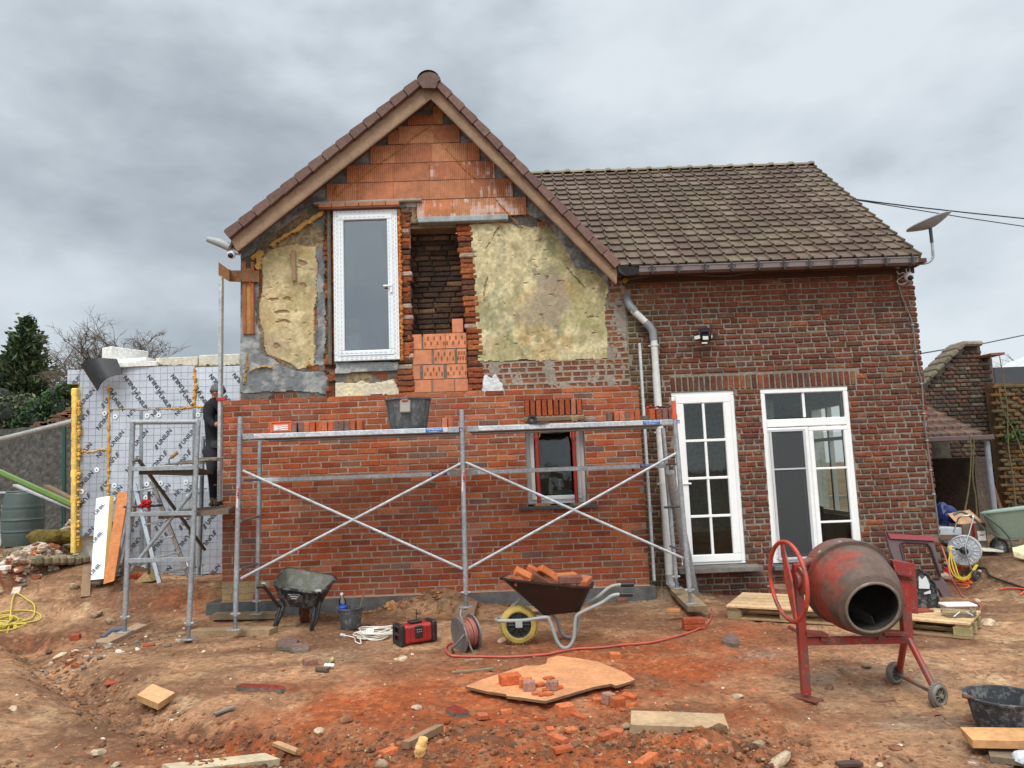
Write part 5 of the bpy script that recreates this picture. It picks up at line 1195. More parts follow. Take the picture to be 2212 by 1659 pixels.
mb = MB(); q = [P(2152, 798, 9.), P(2212, 797, 9.), P(2290, 795, 9.), P(2290, 760, 12.), P(2212, 778, 12.), P(2160, 797, 10.)]; mb.slab([P(2150, 802, 9.), P(2300, 795, 9.), P(2300, 742, 13.), P(2180, 782, 13.)], (0, 0, -.1), C(186, 190, 198)); mb.build('roof', 'tile', nb)
mb = MB(); a = P(2150, 812, 8.9); mb.box((a.x + 2.5, 9., a.z), (5., .2, .42), col=C(58, 60, 64)); mb.build('fascia', 'plastic', nb)
mb = MB(); mb.box((a.x + 2.5, 9.3, a.z / 2 - .1), (4.9, .3, a.z), col=C(150, 140, 128)); mb.build('wall', 'matte', nb)
# far horizon hedges so that no bare plain shows between the buildings
# wires
def wire(pts, Y0, Y1, r, label):
    n = len(pts); w_ = [P(x, y, Y0 + (Y1 - Y0) * i / (n - 1)) for i, (x, y) in enumerate(pts)]; mb = MB(); mb.tube(w_, r, 5, C(30, 32, 36)); o = mb.build('overhead_wire', 'plastic', org=w_[0]); tag(o, label, 'wire', 'overhead wires')
wire([(1800, 421), (1843, 430), (1960, 445), (2090, 459.5), (2212, 472), (2330, 484)], 6, 9, .016, 'upper of two black wires leaving the roof towards the right')
wire([(1800, 421), (1843, 431), (1960, 450), (2090, 471), (2212, 489), (2330, 505)], 6, 9, .012, 'lower of two black wires leaving the roof towards the right')
wire([(1960, 770), (1988, 764), (2065, 751), (2130, 741), (2212, 724), (2300, 708)], 7, 12, .016, 'single thin wire low in the sky behind the old gable wall')
# vines on the old wall
for i, (pp, lab, gp) in enumerate((([(2075, 1150), (2092, 1060), (2098, 980), (2094, 940)], 'left bare vine stem climbing by the shed', 0), ([(2112, 1150), (2108, 1075), (2101, 1030), (2104, 960), (2100, 945)], 'middle bare vine stem climbing by the grey downpipe', 0), ([(2196, 1110), (2188, 1030), (2178, 960), (2176, 880), (2168, 820), (2158, 762)], 'tall green stem rising over the ochre garden wall', 0), ([(2210, 985), (2190, 930), (2168, 890), (2158, 840)], 'thin twig slanting across the ochre garden wall', 0))):
    w_ = spline([P(x, y, YL - .3 if i < 2 else YQ - .12) for x, y in pp], 4); mb = MB(); mb.tube(w_, [.014 * (1 - .5 * k / len(w_)) for k in range(len(w_))], 5, C(104, 96, 66)); o = mb.build('vine_stem', 'matte', org=w_[0]); tag(o, lab, 'vine', 'bare vine stems')
mb = MB(); p0 = P(2182, 900, YQ - .1); leafcloud(mb, [(P(2180, 945, YQ - .05), .1), (P(2199, 940, YQ - .05), .12), (P(2184, 915, YQ), .08)], 260, .035, [C(58, 84, 36), C(44, 66, 30)], rg); o = mb.build('wall_fern', 'leaf', org=p0); tag(o, 'small green plant growing out of the ochre garden wall', 'plant')
mb = MB(); mb.bar(P(2140, 1035, YQ - .3), P(2166, 1112, YQ - .8), .03, .05, C(92, 62, 48), up=(1, 0, 0)); o = mb.build('rusty_bar', 'matte', org=P(2166, 1112, YQ - .8)); tag(o, 'rusty brown bar leaning on the old wall beside the grey downpipe', 'bar')
# ================= scaffold in front of the brick skin =================
GAL = C(150, 155, 158); GALD = C(118, 122, 124)
F_, B_ = -1.44, -.62
def grp(parent, name): return sub(parent, name)
b0 = P(508, 1360, F_)
sc = E('scaffold', 'long galvanised scaffold with two deck levels in front of the orange brick skin', 'scaffold', b0)
def post(top, bot, Yp, r=.0255, cap=None, lab=True, par=None, jack=True):
    t = P(*top, Yp); b = P(*bot, Yp); b = Vector((b.x, b.y, b.z)); mb = MB(); par = par or sc
    mb.tube([t, b + (t - b) * .06], r, 12, GAL)
    if jack:
        mb.tube([b + (t - b) * .085, b + (t - b) * .0], r * .72, 10, GALD); mb.box(b + (t - b) * .07, (.1, .03, .02), col=C(170, 172, 170), bev=.006); mb.box(b, (.13, .13, .012), col=C(150, 150, 146), bev=.004)
    return mb.build('post', 'galv', par, auto=40)
posts = [((519, 900), (508, 1359), F_), ((562, 952), (555, 1325), B_), ((997, 885), (1007, 1310), F_), ((1457, 902), (1492, 1303), F_), ((1432, 925), (1462, 1270), B_)]
for t, b, y in posts: post(t, b, y)
mb = MB(); mb.tube([P(1454.5, 866, F_), P(1457, 902, F_)], .024, 10, C(222, 88, 52)); mb.tube([P(1456, 895, F_), P(1457, 905, F_)], .032, 10, C(214, 80, 48)); mb.build('orange_cap', 'plastic', sc)
def pipe(a, b, r=.014, name='brace', col=None, par=None, ya=F_, yb=None):
    mb = MB(); mb.tube([P(*a, ya), P(*b, ya if yb is None else yb)], r, 10, col or C(176, 180, 182)); mb.build(name, 'galv', par or sc)
for a, b in (((525, 1017), (999, 1229)), ((996, 1001), (520, 1250)), ((1006, 999), (1476, 1206)), ((1461, 979), (1010, 1229))): pipe(a, b, .0145, yb=F_ + .03)
for a, b in (((520, 1125), (560, 1115)), ((518, 1230), (557, 1218)), ((1436, 1096), (1474, 1094)), ((1448, 1180), (1480, 1190)), ((524, 1037), (562, 1036)), ((1440, 1003), (1465, 1002))): pipe(a, b, .013, 'rung', ya=F_, yb=B_, col=GALD) if a[0] < 700 else pipe(b, a, .013, 'rung', ya=F_, yb=B_, col=GALD)
def deck(a0, a1, Yp, hgt, name='deck_beam', front=True, sticker=None, dd=.0):
    p = P(*a0, Yp); q = P(*a1, Yp); mb = MB(); mb.bar(p, q, .045, hgt, C(184, 190, 194), bev=.006)
    mb.bar(p + Vector((.0, 0, 0)), p + (q - p).normalized() * .12, .05, hgt + .006, C(150, 154, 156)); mb.bar(q - (q - p).normalized() * .12, q, .05, hgt + .006, C(150, 154, 156))
    mb.build(name, 'galv', sc)
    if sticker:
        d = (q - p).normalized(); c = p + (q - p) * sticker[0] + Vector((0, -.0245, 0)); mb = MB(); up_ = Vector((0, 0, 1)); M = Matrix.Rotation(R_(90), 4, 'X')
        mb.bar(c - d * .09, c + d * .09, .003, hgt * .8, sticker[1]); 
        Mt = Matrix.Rotation(-math.atan2(d.z, d.x), 4, 'Y') @ Matrix.Rotation(R_(90), 4, 'X'); Mt.translation = c - d * .078 + Vector((0, -.0025, .004)); put_text(mb, 'www.mjmateriau.be', Mt, .155, C(226, 234, 240))
        Mt2 = Mt.copy(); Mt2.translation = c - d * .06 + Vector((0, -.0025, -.016)); put_text(mb, 'Tel. : 02 38 46 81 21', Mt2, .11, C(226, 234, 240))
        mb.build('sticker', 'upvc', sc)
        mb = MB(); c2 = c + d * .28; mb.bar(c2 - d * .015, c2 + d * .015, .003, hgt * .7, C(40, 80, 140)); Mt3 = Mt.copy(); Mt3.translation = c2 - d * .007 + Vector((0, -.0025, -.012)); put_text(mb, '6', Mt3, .014, C(230, 236, 240)); mb.build('sticker', 'upvc', sc)
BLU = C(38, 100, 160); NAV = C(36, 44, 110)
deck((525, 943.5), (992, 928), F_, .053, sticker=(.885, BLU)); deck((1009, 927), (1453, 911.5), F_, .053, sticker=(.895, BLU))
deck((548, 1038), (994, 1022), B_ + .0, .05, sticker=(.9, NAV)); deck((1010, 1021), (1441, 1005), B_, .05, sticker=(.9, NAV))
# the walkway itself
for (a, b) in (((525, 943.5), (992, 928)), ((1009, 927), (1453, 911.5))):
    p = P(*a, F_); q = P(*b, F_); mb = MB(); 
    for k in range(3): o = Vector((0, .17 + .24 * k, .008)); mb.bar(p + o, q + o, .22, .03, vary(C(120, 112, 100), .1))
    mb.bar(p + Vector((0, .8, 0)), q + Vector((0, .8, 0)), .04, .05, C(150, 155, 158)); mb.build('walkway', 'wood', sc)
for (x_, y_) in ((513, 1075), (1000, 1040)):
    mb = MB(); 
    a = P(x_, y_ - 22, F_ - .028); b = P(x_ - 1, y_ + 22, F_ - .028); mb.bar(a, b, .003, .016, C(214, 206, 206), up=(1, 0, 0)); Mt = Matrix.Translation(a + Vector((-.006, -.004, 0))) @ Matrix.Rotation(R_(90), 4, 'X') @ Matrix.Rotation(R_(-90), 4, 'Z'); put_text(mb, 'LAYHER' if False else 'JOMY', Mt, .12, C(190, 40, 50)); mb.build('post_label', 'upvc', sc)
# ---- things lying on the walkway ----
def onb(x, y, Yp, up_=0.0): p = P(x, y, Yp); return p
BW, BL, BH = .062, .22, .1
def brick_mesh(seed, col, size=(.065, .21, .1), chip=.0):
    mb = MB(); mb.box((0, 0, size[2] / 2), size, col=col, bev=.005); return mb
zd_l = lambda x: P(x, 937 - (x - 760) * .033, F_).z + .027
def deckz(x): 
    t = (x - 525) / (992 - 525) if x < 1000 else (x - 1009) / (1453 - 1009)
    a, b = ((525, 943.5), (992, 928)) if x < 1000 else ((1009, 927), (1453, 911.5)); return P(a[0] + (b[0] - a[0]) * t, a[1] + (b[1] - a[1]) * t, F_).z + .03
OR_, PU, PK = C(176, 84, 56), C(112, 86, 78), C(186, 104, 80)
ords = ['first', 'second', 'third', 'fourth', 'fifth', 'sixth', 'seventh', 'eighth', 'ninth', 'tenth', 'eleventh', 'twelfth', 'thirteenth']
def brow(xs, cols, w_, label, grp_, hh=.105, Yb=F_ + .13):
    for i, (x, c) in enumerate(zip(xs, cols)):
        p = P(x, 900, Yb); z = deckz(x); mb = MB(); mb.box((0, 0, hh / 2), (w_ * random.uniform(.9, 1.05), .21, hh), rot=(0, random.uniform(-.03, .03), random.uniform(-.05, .05)), col=vary(c, .1), bev=.005)
        o = mb.build('brick', 'brick'); o.location = (p.x, Yb, z); tag(o, label[i], 'brick', grp_)
cn = {OR_: 'orange', PU: 'purple grey', PK: 'pinkish'}
cs = [PU, PU, PK, OR_, OR_, PK, OR_, PU, PU, PU, OR_, OR_]; xs = [640, 656, 668, 680, 694, 706, 719, 730, 741, 753, 766, 779]
brow(xs, cs, .058, [f'{cn[c]} brick, {ords[i]} from the orange box in the deck row' for i, c in enumerate(cs)], 'bricks in the row beside the orange box')
cs = [PU, PK, OR_]; brow([950, 962, 974], [C(130, 70, 54), PK, OR_], .058, ['dark red brick nearest the mortar tub on the scaffold deck', 'middle brick of the three between mortar tub and middle post', 'brick closest to the middle scaffold post, right of the tub'], 'three bricks right of the mortar tub', hh=.1)
cs = [PU, PK, PK, PU, OR_, OR_]; xs = [1316, 1328, 1340, 1352, 1362, 1373]
brow(xs, cs, .056, [f'{cn[c]} brick, {ords[i]} from the left in the right-hand deck row' for i, c in enumerate(cs)], 'bricks in the right-hand deck row')
p = P(1388, 903, F_ + .1); mb = MB(); mb.box((0, 0, .025), (.14, .1, .05), col=vary(C(96, 80, 74), .1), bev=.006); o = mb.build('brick_half', 'brick'); o.location = (p.x, F_ + .1, deckz(1388)); tag(o, 'dark low half brick lying flat between the two right-hand brick groups', 'half brick')
cs = [OR_, C(130, 70, 54), PU, PU]; brow([1405, 1420, 1433, 1446], cs, .062, ['orange brick at the left of the four bricks under the glove', 'dark red brick, second of four under the glove', 'purple grey brick, third of four under the glove', 'purple grey brick nearest the orange post cap'], 'four bricks at the right end of the deck', hh=.12)
mb = MB(); p = P(1425, 884, F_ + .1); 
for i in range(9): mb.rock(Vector((-.13 + i * .035, random.uniform(-.02, .02), .012 + (i % 2) * .008)), .022, C(176, 60, 64) if i < 2 else vary(C(96, 72, 70), .15), .6)
o = mb.build('work_glove', 'cloth'); o.location = (p.x, F_ + .1, deckz(1425) + .125); tag(o, 'grubby red and brown glove lying on the four right-hand bricks', 'glove')
# orange case
x0, x1 = P(588, 920, F_ + .1).x, P(634, 920, F_ + .1).x; z = deckz(610); oc = E('orange_case', 'small orange plastic case with white label on the scaffold deck', 'case', ((x0 + x1) / 2, F_ + .1, z)); mb = MB(); w_ = x1 - x0
mb.box(((x0 + x1) / 2, F_ + .12, z + .055), (w_, .16, .105), col=C(232, 92, 40), bev=.012); mb.box(((x0 + x1) / 2, F_ + .12, z + .112), (w_ * 1.02, .17, .016), col=C(222, 84, 38), bev=.006)
for s_ in (-1, 1): mb.box(((x0 + x1) / 2 + s_ * w_ * .46, F_ + .035, z + .055), (.014, .012, .1), col=C(240, 104, 50), bev=.004)
mb.build('case_body', 'plastic', oc); mb = MB(); mb.box(((x0 + x1) / 2, F_ + .036, z + .055), (w_ * .66, .006, .055), col=C(224, 222, 220)); 
for k in range(5): mb.box(((x0 + x1) / 2 - w_ * .1 + (k % 2) * .06, F_ + .032, z + .035 + k * .01), (w_ * (.3 if k % 2 else .2), .002, .004), col=C(70, 70, 80) if k < 3 else C(200, 50, 40))
mb.build('case_label', 'upvc', oc); mb = MB(); mb.box(((x0 + x1) / 2 + .03, F_ + .12, z + .125), (.1, .05, .012), col=C(40, 40, 44), bev=.004); mb.build('case_handle', 'plastic', oc)
# mortar tub
def bucket(name, label, cat, base, rt, rb_, hgt, col, n=30, wall=.008, fill=None, rim=.02, ribs=0, mat_='tub', group=None, M=None, lugs=False):
    o = E(name, label, cat, base, group); M = M or Matrix.Translation(base); mb = MB()
    pr = [(0.0, 0.0), (rb_ * .96, 0), (rb_, hgt * .03)] + [(rb_ + (rt - rb_) * t, hgt * t) for t in (.2, .4, .6, .8, .93)] + [(rt, hgt * .94), (rt + rim * .7, hgt * .945), (rt + rim * .8, hgt), (rt - wall, hgt), (rt - wall - .002, hgt * .93)] + [(rb_ + (rt - rb_) * t - wall, hgt * t) for t in (.7, .4, .1)] + [(0, .03)]
    mb.lathe(pr, n, M, col); 
    for k in range(ribs):
        a = k / ribs * 2 * math.pi; mb.tube([M @ Vector(((rb_ + (rt - rb_) * t + .003) * math.cos(a), (rb_ + (rt - rb_) * t + .003) * math.sin(a), hgt * t)) for t in (.05, .5, .92)], .006, 4, col)
    mb.build('bucket_body', mat_, o, auto=35)
    if fill is not None:
        f = MB(); f.lathe([(0, hgt * fill[0] + .01), (rt * .5, hgt * fill[0] + .004), (rb_ + (rt - rb_) * fill[0] - wall, hgt * fill[0])], n, M, fill[1]); f.build('contents', 'cement', o)
    return o
p = P(880, 924, F_ + .3); ct = E
x0, x1 = P(832, 870, F_ + .3).x, P(931, 866, F_ + .3).x; zb_ = deckz(880); zt2 = P(880, 862, F_ + .3).z
tb = bucket('mortar_tub', 'large grey round mortar tub standing on the scaffold deck', 'tub', Vector(((x0 + x1) / 2, F_ + .3, zb_)), (x1 - x0) / 2 - .01, (x1 - x0) / 2 * .76, zt2 - zb_, C(84, 86, 88), ribs=14, fill=(.8, C(120, 116, 108)))
mb = MB(); mb.box(((x0 + x1) / 2 + .0, F_ + .3 - (x1 - x0) / 2 - .0, zt2 - .1), (.11, .02, .14), rot=(-.2, 0, 0), col=C(150, 144, 132), bev=.008); mb.box(((x0 + x1) / 2, F_ + .29 - (x1 - x0) / 2, zt2 - .035), (.07, .014, .02), col=C(190, 80, 50), bev=.004); mb.build('grip', 'tub', tb)
# roll of black membrane, brush, hammer on the deck
p = P(1152, 904, F_ + .05); z = deckz(1152); ro = E('membrane_roll', 'roll of black membrane with a loose flap on the scaffold deck', 'roll', (p.x, F_ + .05, z)); mb = MB(); M = Matrix.Translation((p.x - .01, F_ + .02, z + .05)) @ Matrix.Rotation(R_(-90), 4, 'X')
mb.lathe([(.026, .0), (.048, 0), (.05, .01), (.05, .34), (.026, .34), (.026, 0)], 22, M, C(36, 36, 38)); mb.build('roll_body', 'plastic', ro, auto=40); mb = MB(); mb.slab([(p.x - .05, F_ - .03, z + .004), (p.x + .1, F_ - .05, z - .01), (p.x + .17, F_ - .035, z + .02), (p.x + .06, F_ + .1, z + .02), (p.x - .06, F_ + .1, z + .01)], (0, 0, .004), C(66, 58, 52)); mb.build('roll_flap', 'cloth', ro)
p = P(1240, 905, F_ + .1); z = deckz(1240); br_ = E('hand_brush', 'small brush with pale bristles lying on the scaffold deck', 'brush', (p.x, F_ + .1, z)); mb = MB(); mb.tube([(p.x, F_ + .1, z + .02), (p.x + .03, F_ + .3, z + .02)], .012, 8, C(110, 76, 54)); mb.build('brush_handle', 'wood', br_); mb = MB()
for i in range(26): a = random.uniform(-.04, .04); mb.tube([(p.x + a * .6, F_ + .08, z + .02), (p.x + a, F_ + .06 + random.uniform(-.02, .02), z + .065 + random.uniform(-.01, .01))], .004, 3, vary(C(206, 178, 140), .15))
mb.build('bristles', 'cloth', br_)
p = P(1278, 905, F_ + .1); z = deckz(1278); mb = MB(); mb.box((0, .0, .03), (.1, .035, .04), rot=(0, 0, .2), col=C(120, 116, 110), bev=.008); mb.tube([(0, 0, .03), (-.1, .2, .02)], .012, 8, C(110, 88, 66)); o = mb.build('hammer', 'matte'); o.location = (p.x, F_ + .1, z); tag(o, 'dusty hammer lying on the scaffold deck right of the brush', 'hammer')
# ================= tower scaffold on the left =================
TF = -1.5; tw = E('tower_scaffold', 'narrow galvanised scaffold tower in front of the silver insulated wall', 'scaffold', P(406, 1382, TF))
def tpost(t, b, y, r=.026, jack=True): post(t, b, y, r, par=tw, jack=jack)
TB = -.35
tl = P(287, 912, TF); pl_b = G(268, 1367); 
# front frame: two posts meeting their own ground points
fl = Vector((P(269, 1364, TF + .05).x, TF + .05, P(269, 1364, TF + .05).z))
tpost((287, 912), (269, 1365), TF); tpost((428, 909), (407, 1380), TF)
tpost((439, 943), (430, 1243), .55, .026); tpost((279, 1100), (250, 1243), .55, .02)
def tb_(a, b, y0, y1=None, r=.018, nm='rung', col=GAL): pipe(a, b, r, nm, col, tw, y0, y1)
mb = MB(); mb.tube([P(287, 912, TF), P(428, 911, TF)], .026, 12, GAL); mb.build('top_rail', 'galv', tw)
for y, x0_, x1_ in ((1013, 286, 424), (1111, 281, 420), (1211, 278, 413)):
    mb = MB(); mb.bar(P(x0_, y, TF), P(x1_, y - 3, TF), .04, .045, GAL); mb.build('crossbar', 'galv', tw)
mb = MB(); mb.tube([P(439, 948, .55), P(470, 946, .55)], .018, 8, GAL); mb.build('rung', 'galv', tw)
for a, b, y0, y1, r in (((297, 990), (442, 1187), TF, .5, .02), ((418, 1060), (281, 1232), TF + .03, TF + .03, .019), ((298, 991), (287, 997), TF, TF, .02)):
    mb = MB(); mb.tube([P(*a, y0), P(*b, y1)], r, 10, C(110, 108, 100) if r == .02 else GAL); mb.build('brace', 'galv', tw)
mb = MB(); mb.slab([P(300, 1012, TF + .04), P(421, 1010, TF + .04), P(468, 1018, .45), P(400, 1020, .5)], (0, 0, -.045), C(84, 72, 62)); mb.bar(P(302, 1020, TF + .06), P(420, 1022, TF + .06), .05, .05, C(78, 66, 56)); mb.build('upper_deck', 'wood', tw)
pA, pB = P(342, 1111, TF + .06), P(420, 1109, TF + .06); qA, qB = P(432, 1100, .15), P(482, 1090, .15)
mb = MB(); mb.slab([pA, pB + Vector((.35, 0, .03)), Vector((qB.x + .15, .3, qB.z)), Vector((qA.x - .3, .3, qA.z))], (0, 0, -.05), C(110, 92, 78)); mb.bar(P(345, 1114, TF + .05), P(481, 1106, -.9), .045, .05, C(104, 90, 80)); mb.build('lower_deck', 'wood', tw)
mb = MB(); p = P(365, 1002, TF + .25)
mb.slab([p + Vector((-.1, 0, -.01)), p + Vector((.02, -.06, -.012)), p + Vector((.06, .05, -.012))], (0, 0, .006), C(110, 106, 100)); mb.tube([p, p + Vector((.0, 0, .05)), p + Vector((.03, .0, .07))], .008, 6, C(120, 116, 110)); mb.tube([p + Vector((.02, 0, .065)), p + Vector((.09, .0, .12))], .02, 10, C(176, 140, 104)); o = mb.build('trowel', 'matte', org=p); tag(o, 'trowel with wooden handle lying on the tower scaffold deck', 'trowel')
mb = MB()
for i in range(5): mb.box(P(400 + i * 7, 1001 - i * .8, TF + .4) + Vector((0, .1 * i, .012 * i)), (.42, .1, .016), rot=(0, -.06 * (i % 2), .1 * i - .2), col=vary(C(120, 112, 98), .15), bev=.003)
o = mb.build('wood_strips', 'wood', org=P(400, 1001, TF + .4)); tag(o, 'loose grey timber strips stacked beside the trowel', 'timber strips')
mb = MB(); 
for i in range(9): mb.rock(P(313 + random.uniform(-9, 9), 1088 + random.uniform(-6, 4), -.3), .035, vary(C(176, 34, 44), .2), 1)
o = mb.build('red_cloth', 'cloth', org=P(313, 1094, -.3)); tag(o, 'crumpled red cloth lying on top of the stepladder', 'cloth')
# stepladder behind
YS = .1; ld = E('stepladder', 'aluminium stepladder standing behind the scaffold tower', 'ladder', P(340, 1265, YS)); AL = C(176, 180, 182)
for a, b, y0, y1 in (((290, 1045), (345, 1260), -.1, -.25), ((327, 1038), (408, 1248), -.1, -.05)):
    mb = MB(); mb.bar(P(*a, y0), P(*b, y1), .025, .05, AL, up=(1, 0, 0)); mb.build('stile', 'steel', ld)
for k in range(6):
    t = (k + .45) / 6; a = P(290 + 55 * t, 1045 + 215 * t, -.1 - .15 * t); b = P(327 + 81 * t, 1038 + 210 * t, -.1 + .05 * t); mb = MB(); mb.bar(a, b, .08, .02, AL); mb.build('step', 'steel', ld)
for a, b in (((300, 1060), (262, 1240)), ((322, 1060), (322, 1240))):
    mb = MB(); mb.bar(P(*a, 0), P(*b, .6), .02, .035, C(150, 154, 156), up=(1, 0, 0)); mb.build('rear_leg', 'steel', ld)
mb = MB(); mb.box(P(310, 1093, -.15), (.4, .18, .03), col=C(60, 60, 62), bev=.008); mb.build('top_platform', 'plastic', ld)
# straightedges at both ends of the brick skin
o = MB(); o.bar(P(478.5, 598, -.5), P(474.5, 1083, -.5), .035, .075, C(176, 178, 176), up=(0, 1, 0)); o = o.build('straightedge', 'galv', org=P(474.5, 1083, -.5)); tag(o, 'tall aluminium straightedge standing at the left end of the new brickwork', 'straightedge', 'aluminium straightedges')
o = MB(); o.bar(P(1381, 742, -.245), P(1413, 1254, -.245), .03, .06, C(184, 188, 190), up=(0, 1, 0)); o = o.build('straightedge', 'galv', org=P(1413, 1254, -.245)); tag(o, 'tall aluminium straightedge at the right end of the new brickwork, beside the white downpipe', 'straightedge', 'aluminium straightedges')
mb = MB(); p = P(479, 862, -.54); mb.box(p, (.09, .03, .04), col=C(190, 36, 50), bev=.005); mb.box(p + Vector((-.055, .02, .0)), (.02, .05, .03), col=C(150, 30, 40), bev=.004); o = mb.build('line_block', 'plastic', org=p); tag(o, 'small red mason line clamp on the left straightedge', 'clamp')
mb = MB(); mb.bar(P(462, 1048, -.5), P(518, 1044, -.25), .01, .012, C(150, 140, 120)); o = mb.build('clamp_rod', 'matte', org=P(462, 1048, -.5)); tag(o, 'thin rod clamp holding the left straightedge', 'rod')
mb = MB(); mb.tube([P(1370, 1012, -.28), P(1405, 1011, -.28)], .004, 6, C(190, 190, 186)); mb.tube([P(1404, 1011, -.28), P(1416, 1010.5, -.28)], .013, 8, C(150, 60, 40)); mb.box(P(1367, 1010, -.27), (.02, .02, .09), col=C(26, 24, 24)); o = mb.build('line_pin', 'matte', org=P(1370, 1012, -.28)); tag(o, 'line pin with red handle stuck in the brickwork by the right straightedge', 'line pin')
bk = E('corner_bracket', 'brown plywood bracket at the top of the left straightedge', 'bracket', P(520, 597, -.1)); mb = MB(); mb.slab([P(472, 566, -.5), P(494, 582, -.4), P(494, 607, -.4), P(472, 594, -.5)], (0, .03, 0), C(150, 96, 62)); mb.slab([P(494, 584, -.12), P(559, 584, -.08), P(559, 609, -.08), P(494, 607, -.12)], (0, .03, 0), C(140, 92, 60)); mb.slab([P(492, 582, -.4), P(494.5, 583, -.1), P(494.5, 607, -.1), P(492, 607, -.4)], (.02, 0, 0), C(120, 78, 50)); mb.build('bracket_board', 'wood', bk)
mb = MB(); mb.bar(P(504, 597, -.16), P(515, 596, -.15), .01, .012, C(180, 40, 36)); mb.build('red_clip', 'plastic', bk); mb = MB(); mb.bar(P(537, 598, -.12), P(541, 617, -.12), .01, .012, C(180, 40, 36)); mb.build('red_clip', 'plastic', bk)
# steel props in the small window
for i, (xa, xb, lab) in enumerate(((1158.5, 1165, 'left red steel prop standing in the small window opening'), (1239, 1246, 'right red steel prop standing in the small window opening'))):
    YPp = -.13; b = P(xb, 1088, YPp); t = P(xa - 2, 905, YPp); m_ = P(xa, 948, YPp); pr = E('steel_prop', lab, 'prop', b, 'red steel props'); RD = C(158, 40, 32)
    mb = MB(); mb.tube([m_, b], .024, 14, RD); mb.build('outer_tube', 'plastic', pr, auto=40); mb = MB(); mb.tube([t, m_], .028, 14, C(170, 46, 36)); mb.tube([m_ + Vector((0, 0, .03)), m_ - Vector((0, 0, .02))], .034, 14, C(150, 44, 36)); mb.build('collar', 'plastic', pr, auto=40)
    mb = MB(); q = m_ + Vector((0, -.03, .02)); mb.tube([q + Vector((-.035, 0, .09)), q + Vector((-.04, -.01, .0)), q + Vector((.04, -.01, .0)), q + Vector((.05, 0, .09))], .005, 6, C(190, 120, 96)); mb.build('prop_handle', 'plastic', pr)
    mb = MB(); mb.box(b + Vector((.03, -.03, -.012)), (.19, .14, .035), rot=(0, 0, .2), col=C(164, 124, 84), bev=.004); o = mb.build('wood_block', 'wood', org=b); tag(o, f'{("left", "right")[i]} wooden packing block under a red prop on the window sill', 'wood block', 'packing blocks on the sill')
# things behind the small window
p = P(1190, 1068, .3); mb = MB(); M = Matrix.Translation(p); mb.lathe([(0, 0), (.033, 0), (.035, .1), (.03, .15), (.012, .17), (.012, .2), (0, .2)], 16, M, C(200, 204, 204)); o = mb.build('soap_bottle', 'plastic', org=p, auto=40); tag(o, 'white bottle on the window board behind the small pane, left of the blue tub', 'bottle', 'bottles behind the small window')
p = P(1209, 1053, .34); mb = MB(); M = Matrix.Translation(p); mb.lathe([(0, -.07), (.03, -.07), (.033, .02), (.012, .05), (.012, .09), (0, .09)], 16, M, C(204, 206, 208)); mb.box(p + Vector((0, 0, .1)), (.05, .02, .02), col=C(170, 170, 170)); o = mb.build('spray_bottle', 'plastic', org=p, auto=40); tag(o, 'white pump bottle behind the small pane, above the blue tub', 'bottle', 'bottles behind the small window')
p = P(1216, 1066, .32); mb = MB(); mb.box(p, (.27, .14, .09), col=C(52, 128, 150), bev=.012); mb.box(p + Vector((-.04, -.072, 0)), (.1, .004, .05), col=C(60, 140, 74)); o = mb.build('wipes_tub', 'plastic', org=p); tag(o, 'blue green plastic tub on the board behind the small window', 'tub')
# box behind the tall window
p = P(762, 752, .16); mb = MB(); mb.box(p + Vector((0, 0, .0)), (.2, .2, .36), col=C(206, 214, 212), bev=.01); mb.box(p + Vector((0, -.102, .17)), (.2, .005, .04), col=C(90, 170, 90)); mb.box(p + Vector((-.02, .0, .3)), (.26, .2, .14), col=C(176, 160, 104), bev=.03); o = mb.build('stacked_cartons', 'matte', org=p); tag(o, 'white and beige cartons standing behind the tall upper window', 'cartons')
# ================= yard =================
def gp(x, y, up_=0.0): p = G(x, y); p.z += up_; return p
def gplank(a, b, w_, th, col, label, cat='plank', name='plank', tilt=0.0, group=None, chips=False, lift=0.0, end_lift=0.0):
    a = gp(*a); b = gp(*b); a.z += lift; b.z += lift + end_lift
    d = b - a; L_ = d.length; x = d.normalized(); y = Vector((0, 0, 1)).cross(x).normalized(); z = x.cross(y); c = (a + b) / 2 + z * th / 2
    mb = MB(); n = 8; ring = []
    for i in range(n + 1):
        p = -L_ / 2 + L_ * i / n; j = (random.uniform(-.012, .012) if i in (0, n) and chips else 0); ww = w_ * (1 + random.uniform(-.015, .015)); r = []
        for (q, s_) in ((-.5, -.5), (.5, -.5), (.5, .5), (-.5, .5)): r.append(mb.av(c + x * (p + (j + random.uniform(-.01, .01) if i in (0, n) else 0)) + y * (q * ww) + z * (s_ * th)))
        ring.append(r)
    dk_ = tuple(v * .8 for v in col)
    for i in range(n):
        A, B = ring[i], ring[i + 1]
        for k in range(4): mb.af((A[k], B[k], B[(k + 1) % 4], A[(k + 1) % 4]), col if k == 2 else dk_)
    mb.af(ring[0], dk_); mb.af(ring[-1][::-1], dk_)
    o = mb.build(name, 'wood', org=(a + b) / 2); return tag(o, label, cat, group)
SP = 'sole planks under the scaffold'
gplank((417, 1372), (592, 1369), .17, .06, C(170, 142, 108), 'thick pale sole plank on the dirt under the front left scaffold post', group=SP)
gplank((462, 1338), (600, 1336), .17, .06, C(150, 128, 100), 'mortar-spattered sole plank close to the plinth, under the rear left post', group=SP, lift=.01)
gplank((222, 1397), (306, 1358), .2, .05, C(168, 138, 108), 'split pale plank under the left foot of the tower scaffold', group=SP, chips=True)
gplank((1000, 1342), (1012, 1306), .22, .04, C(140, 116, 96), 'short sole plank under the middle scaffold post, behind the grey reel', group=SP)
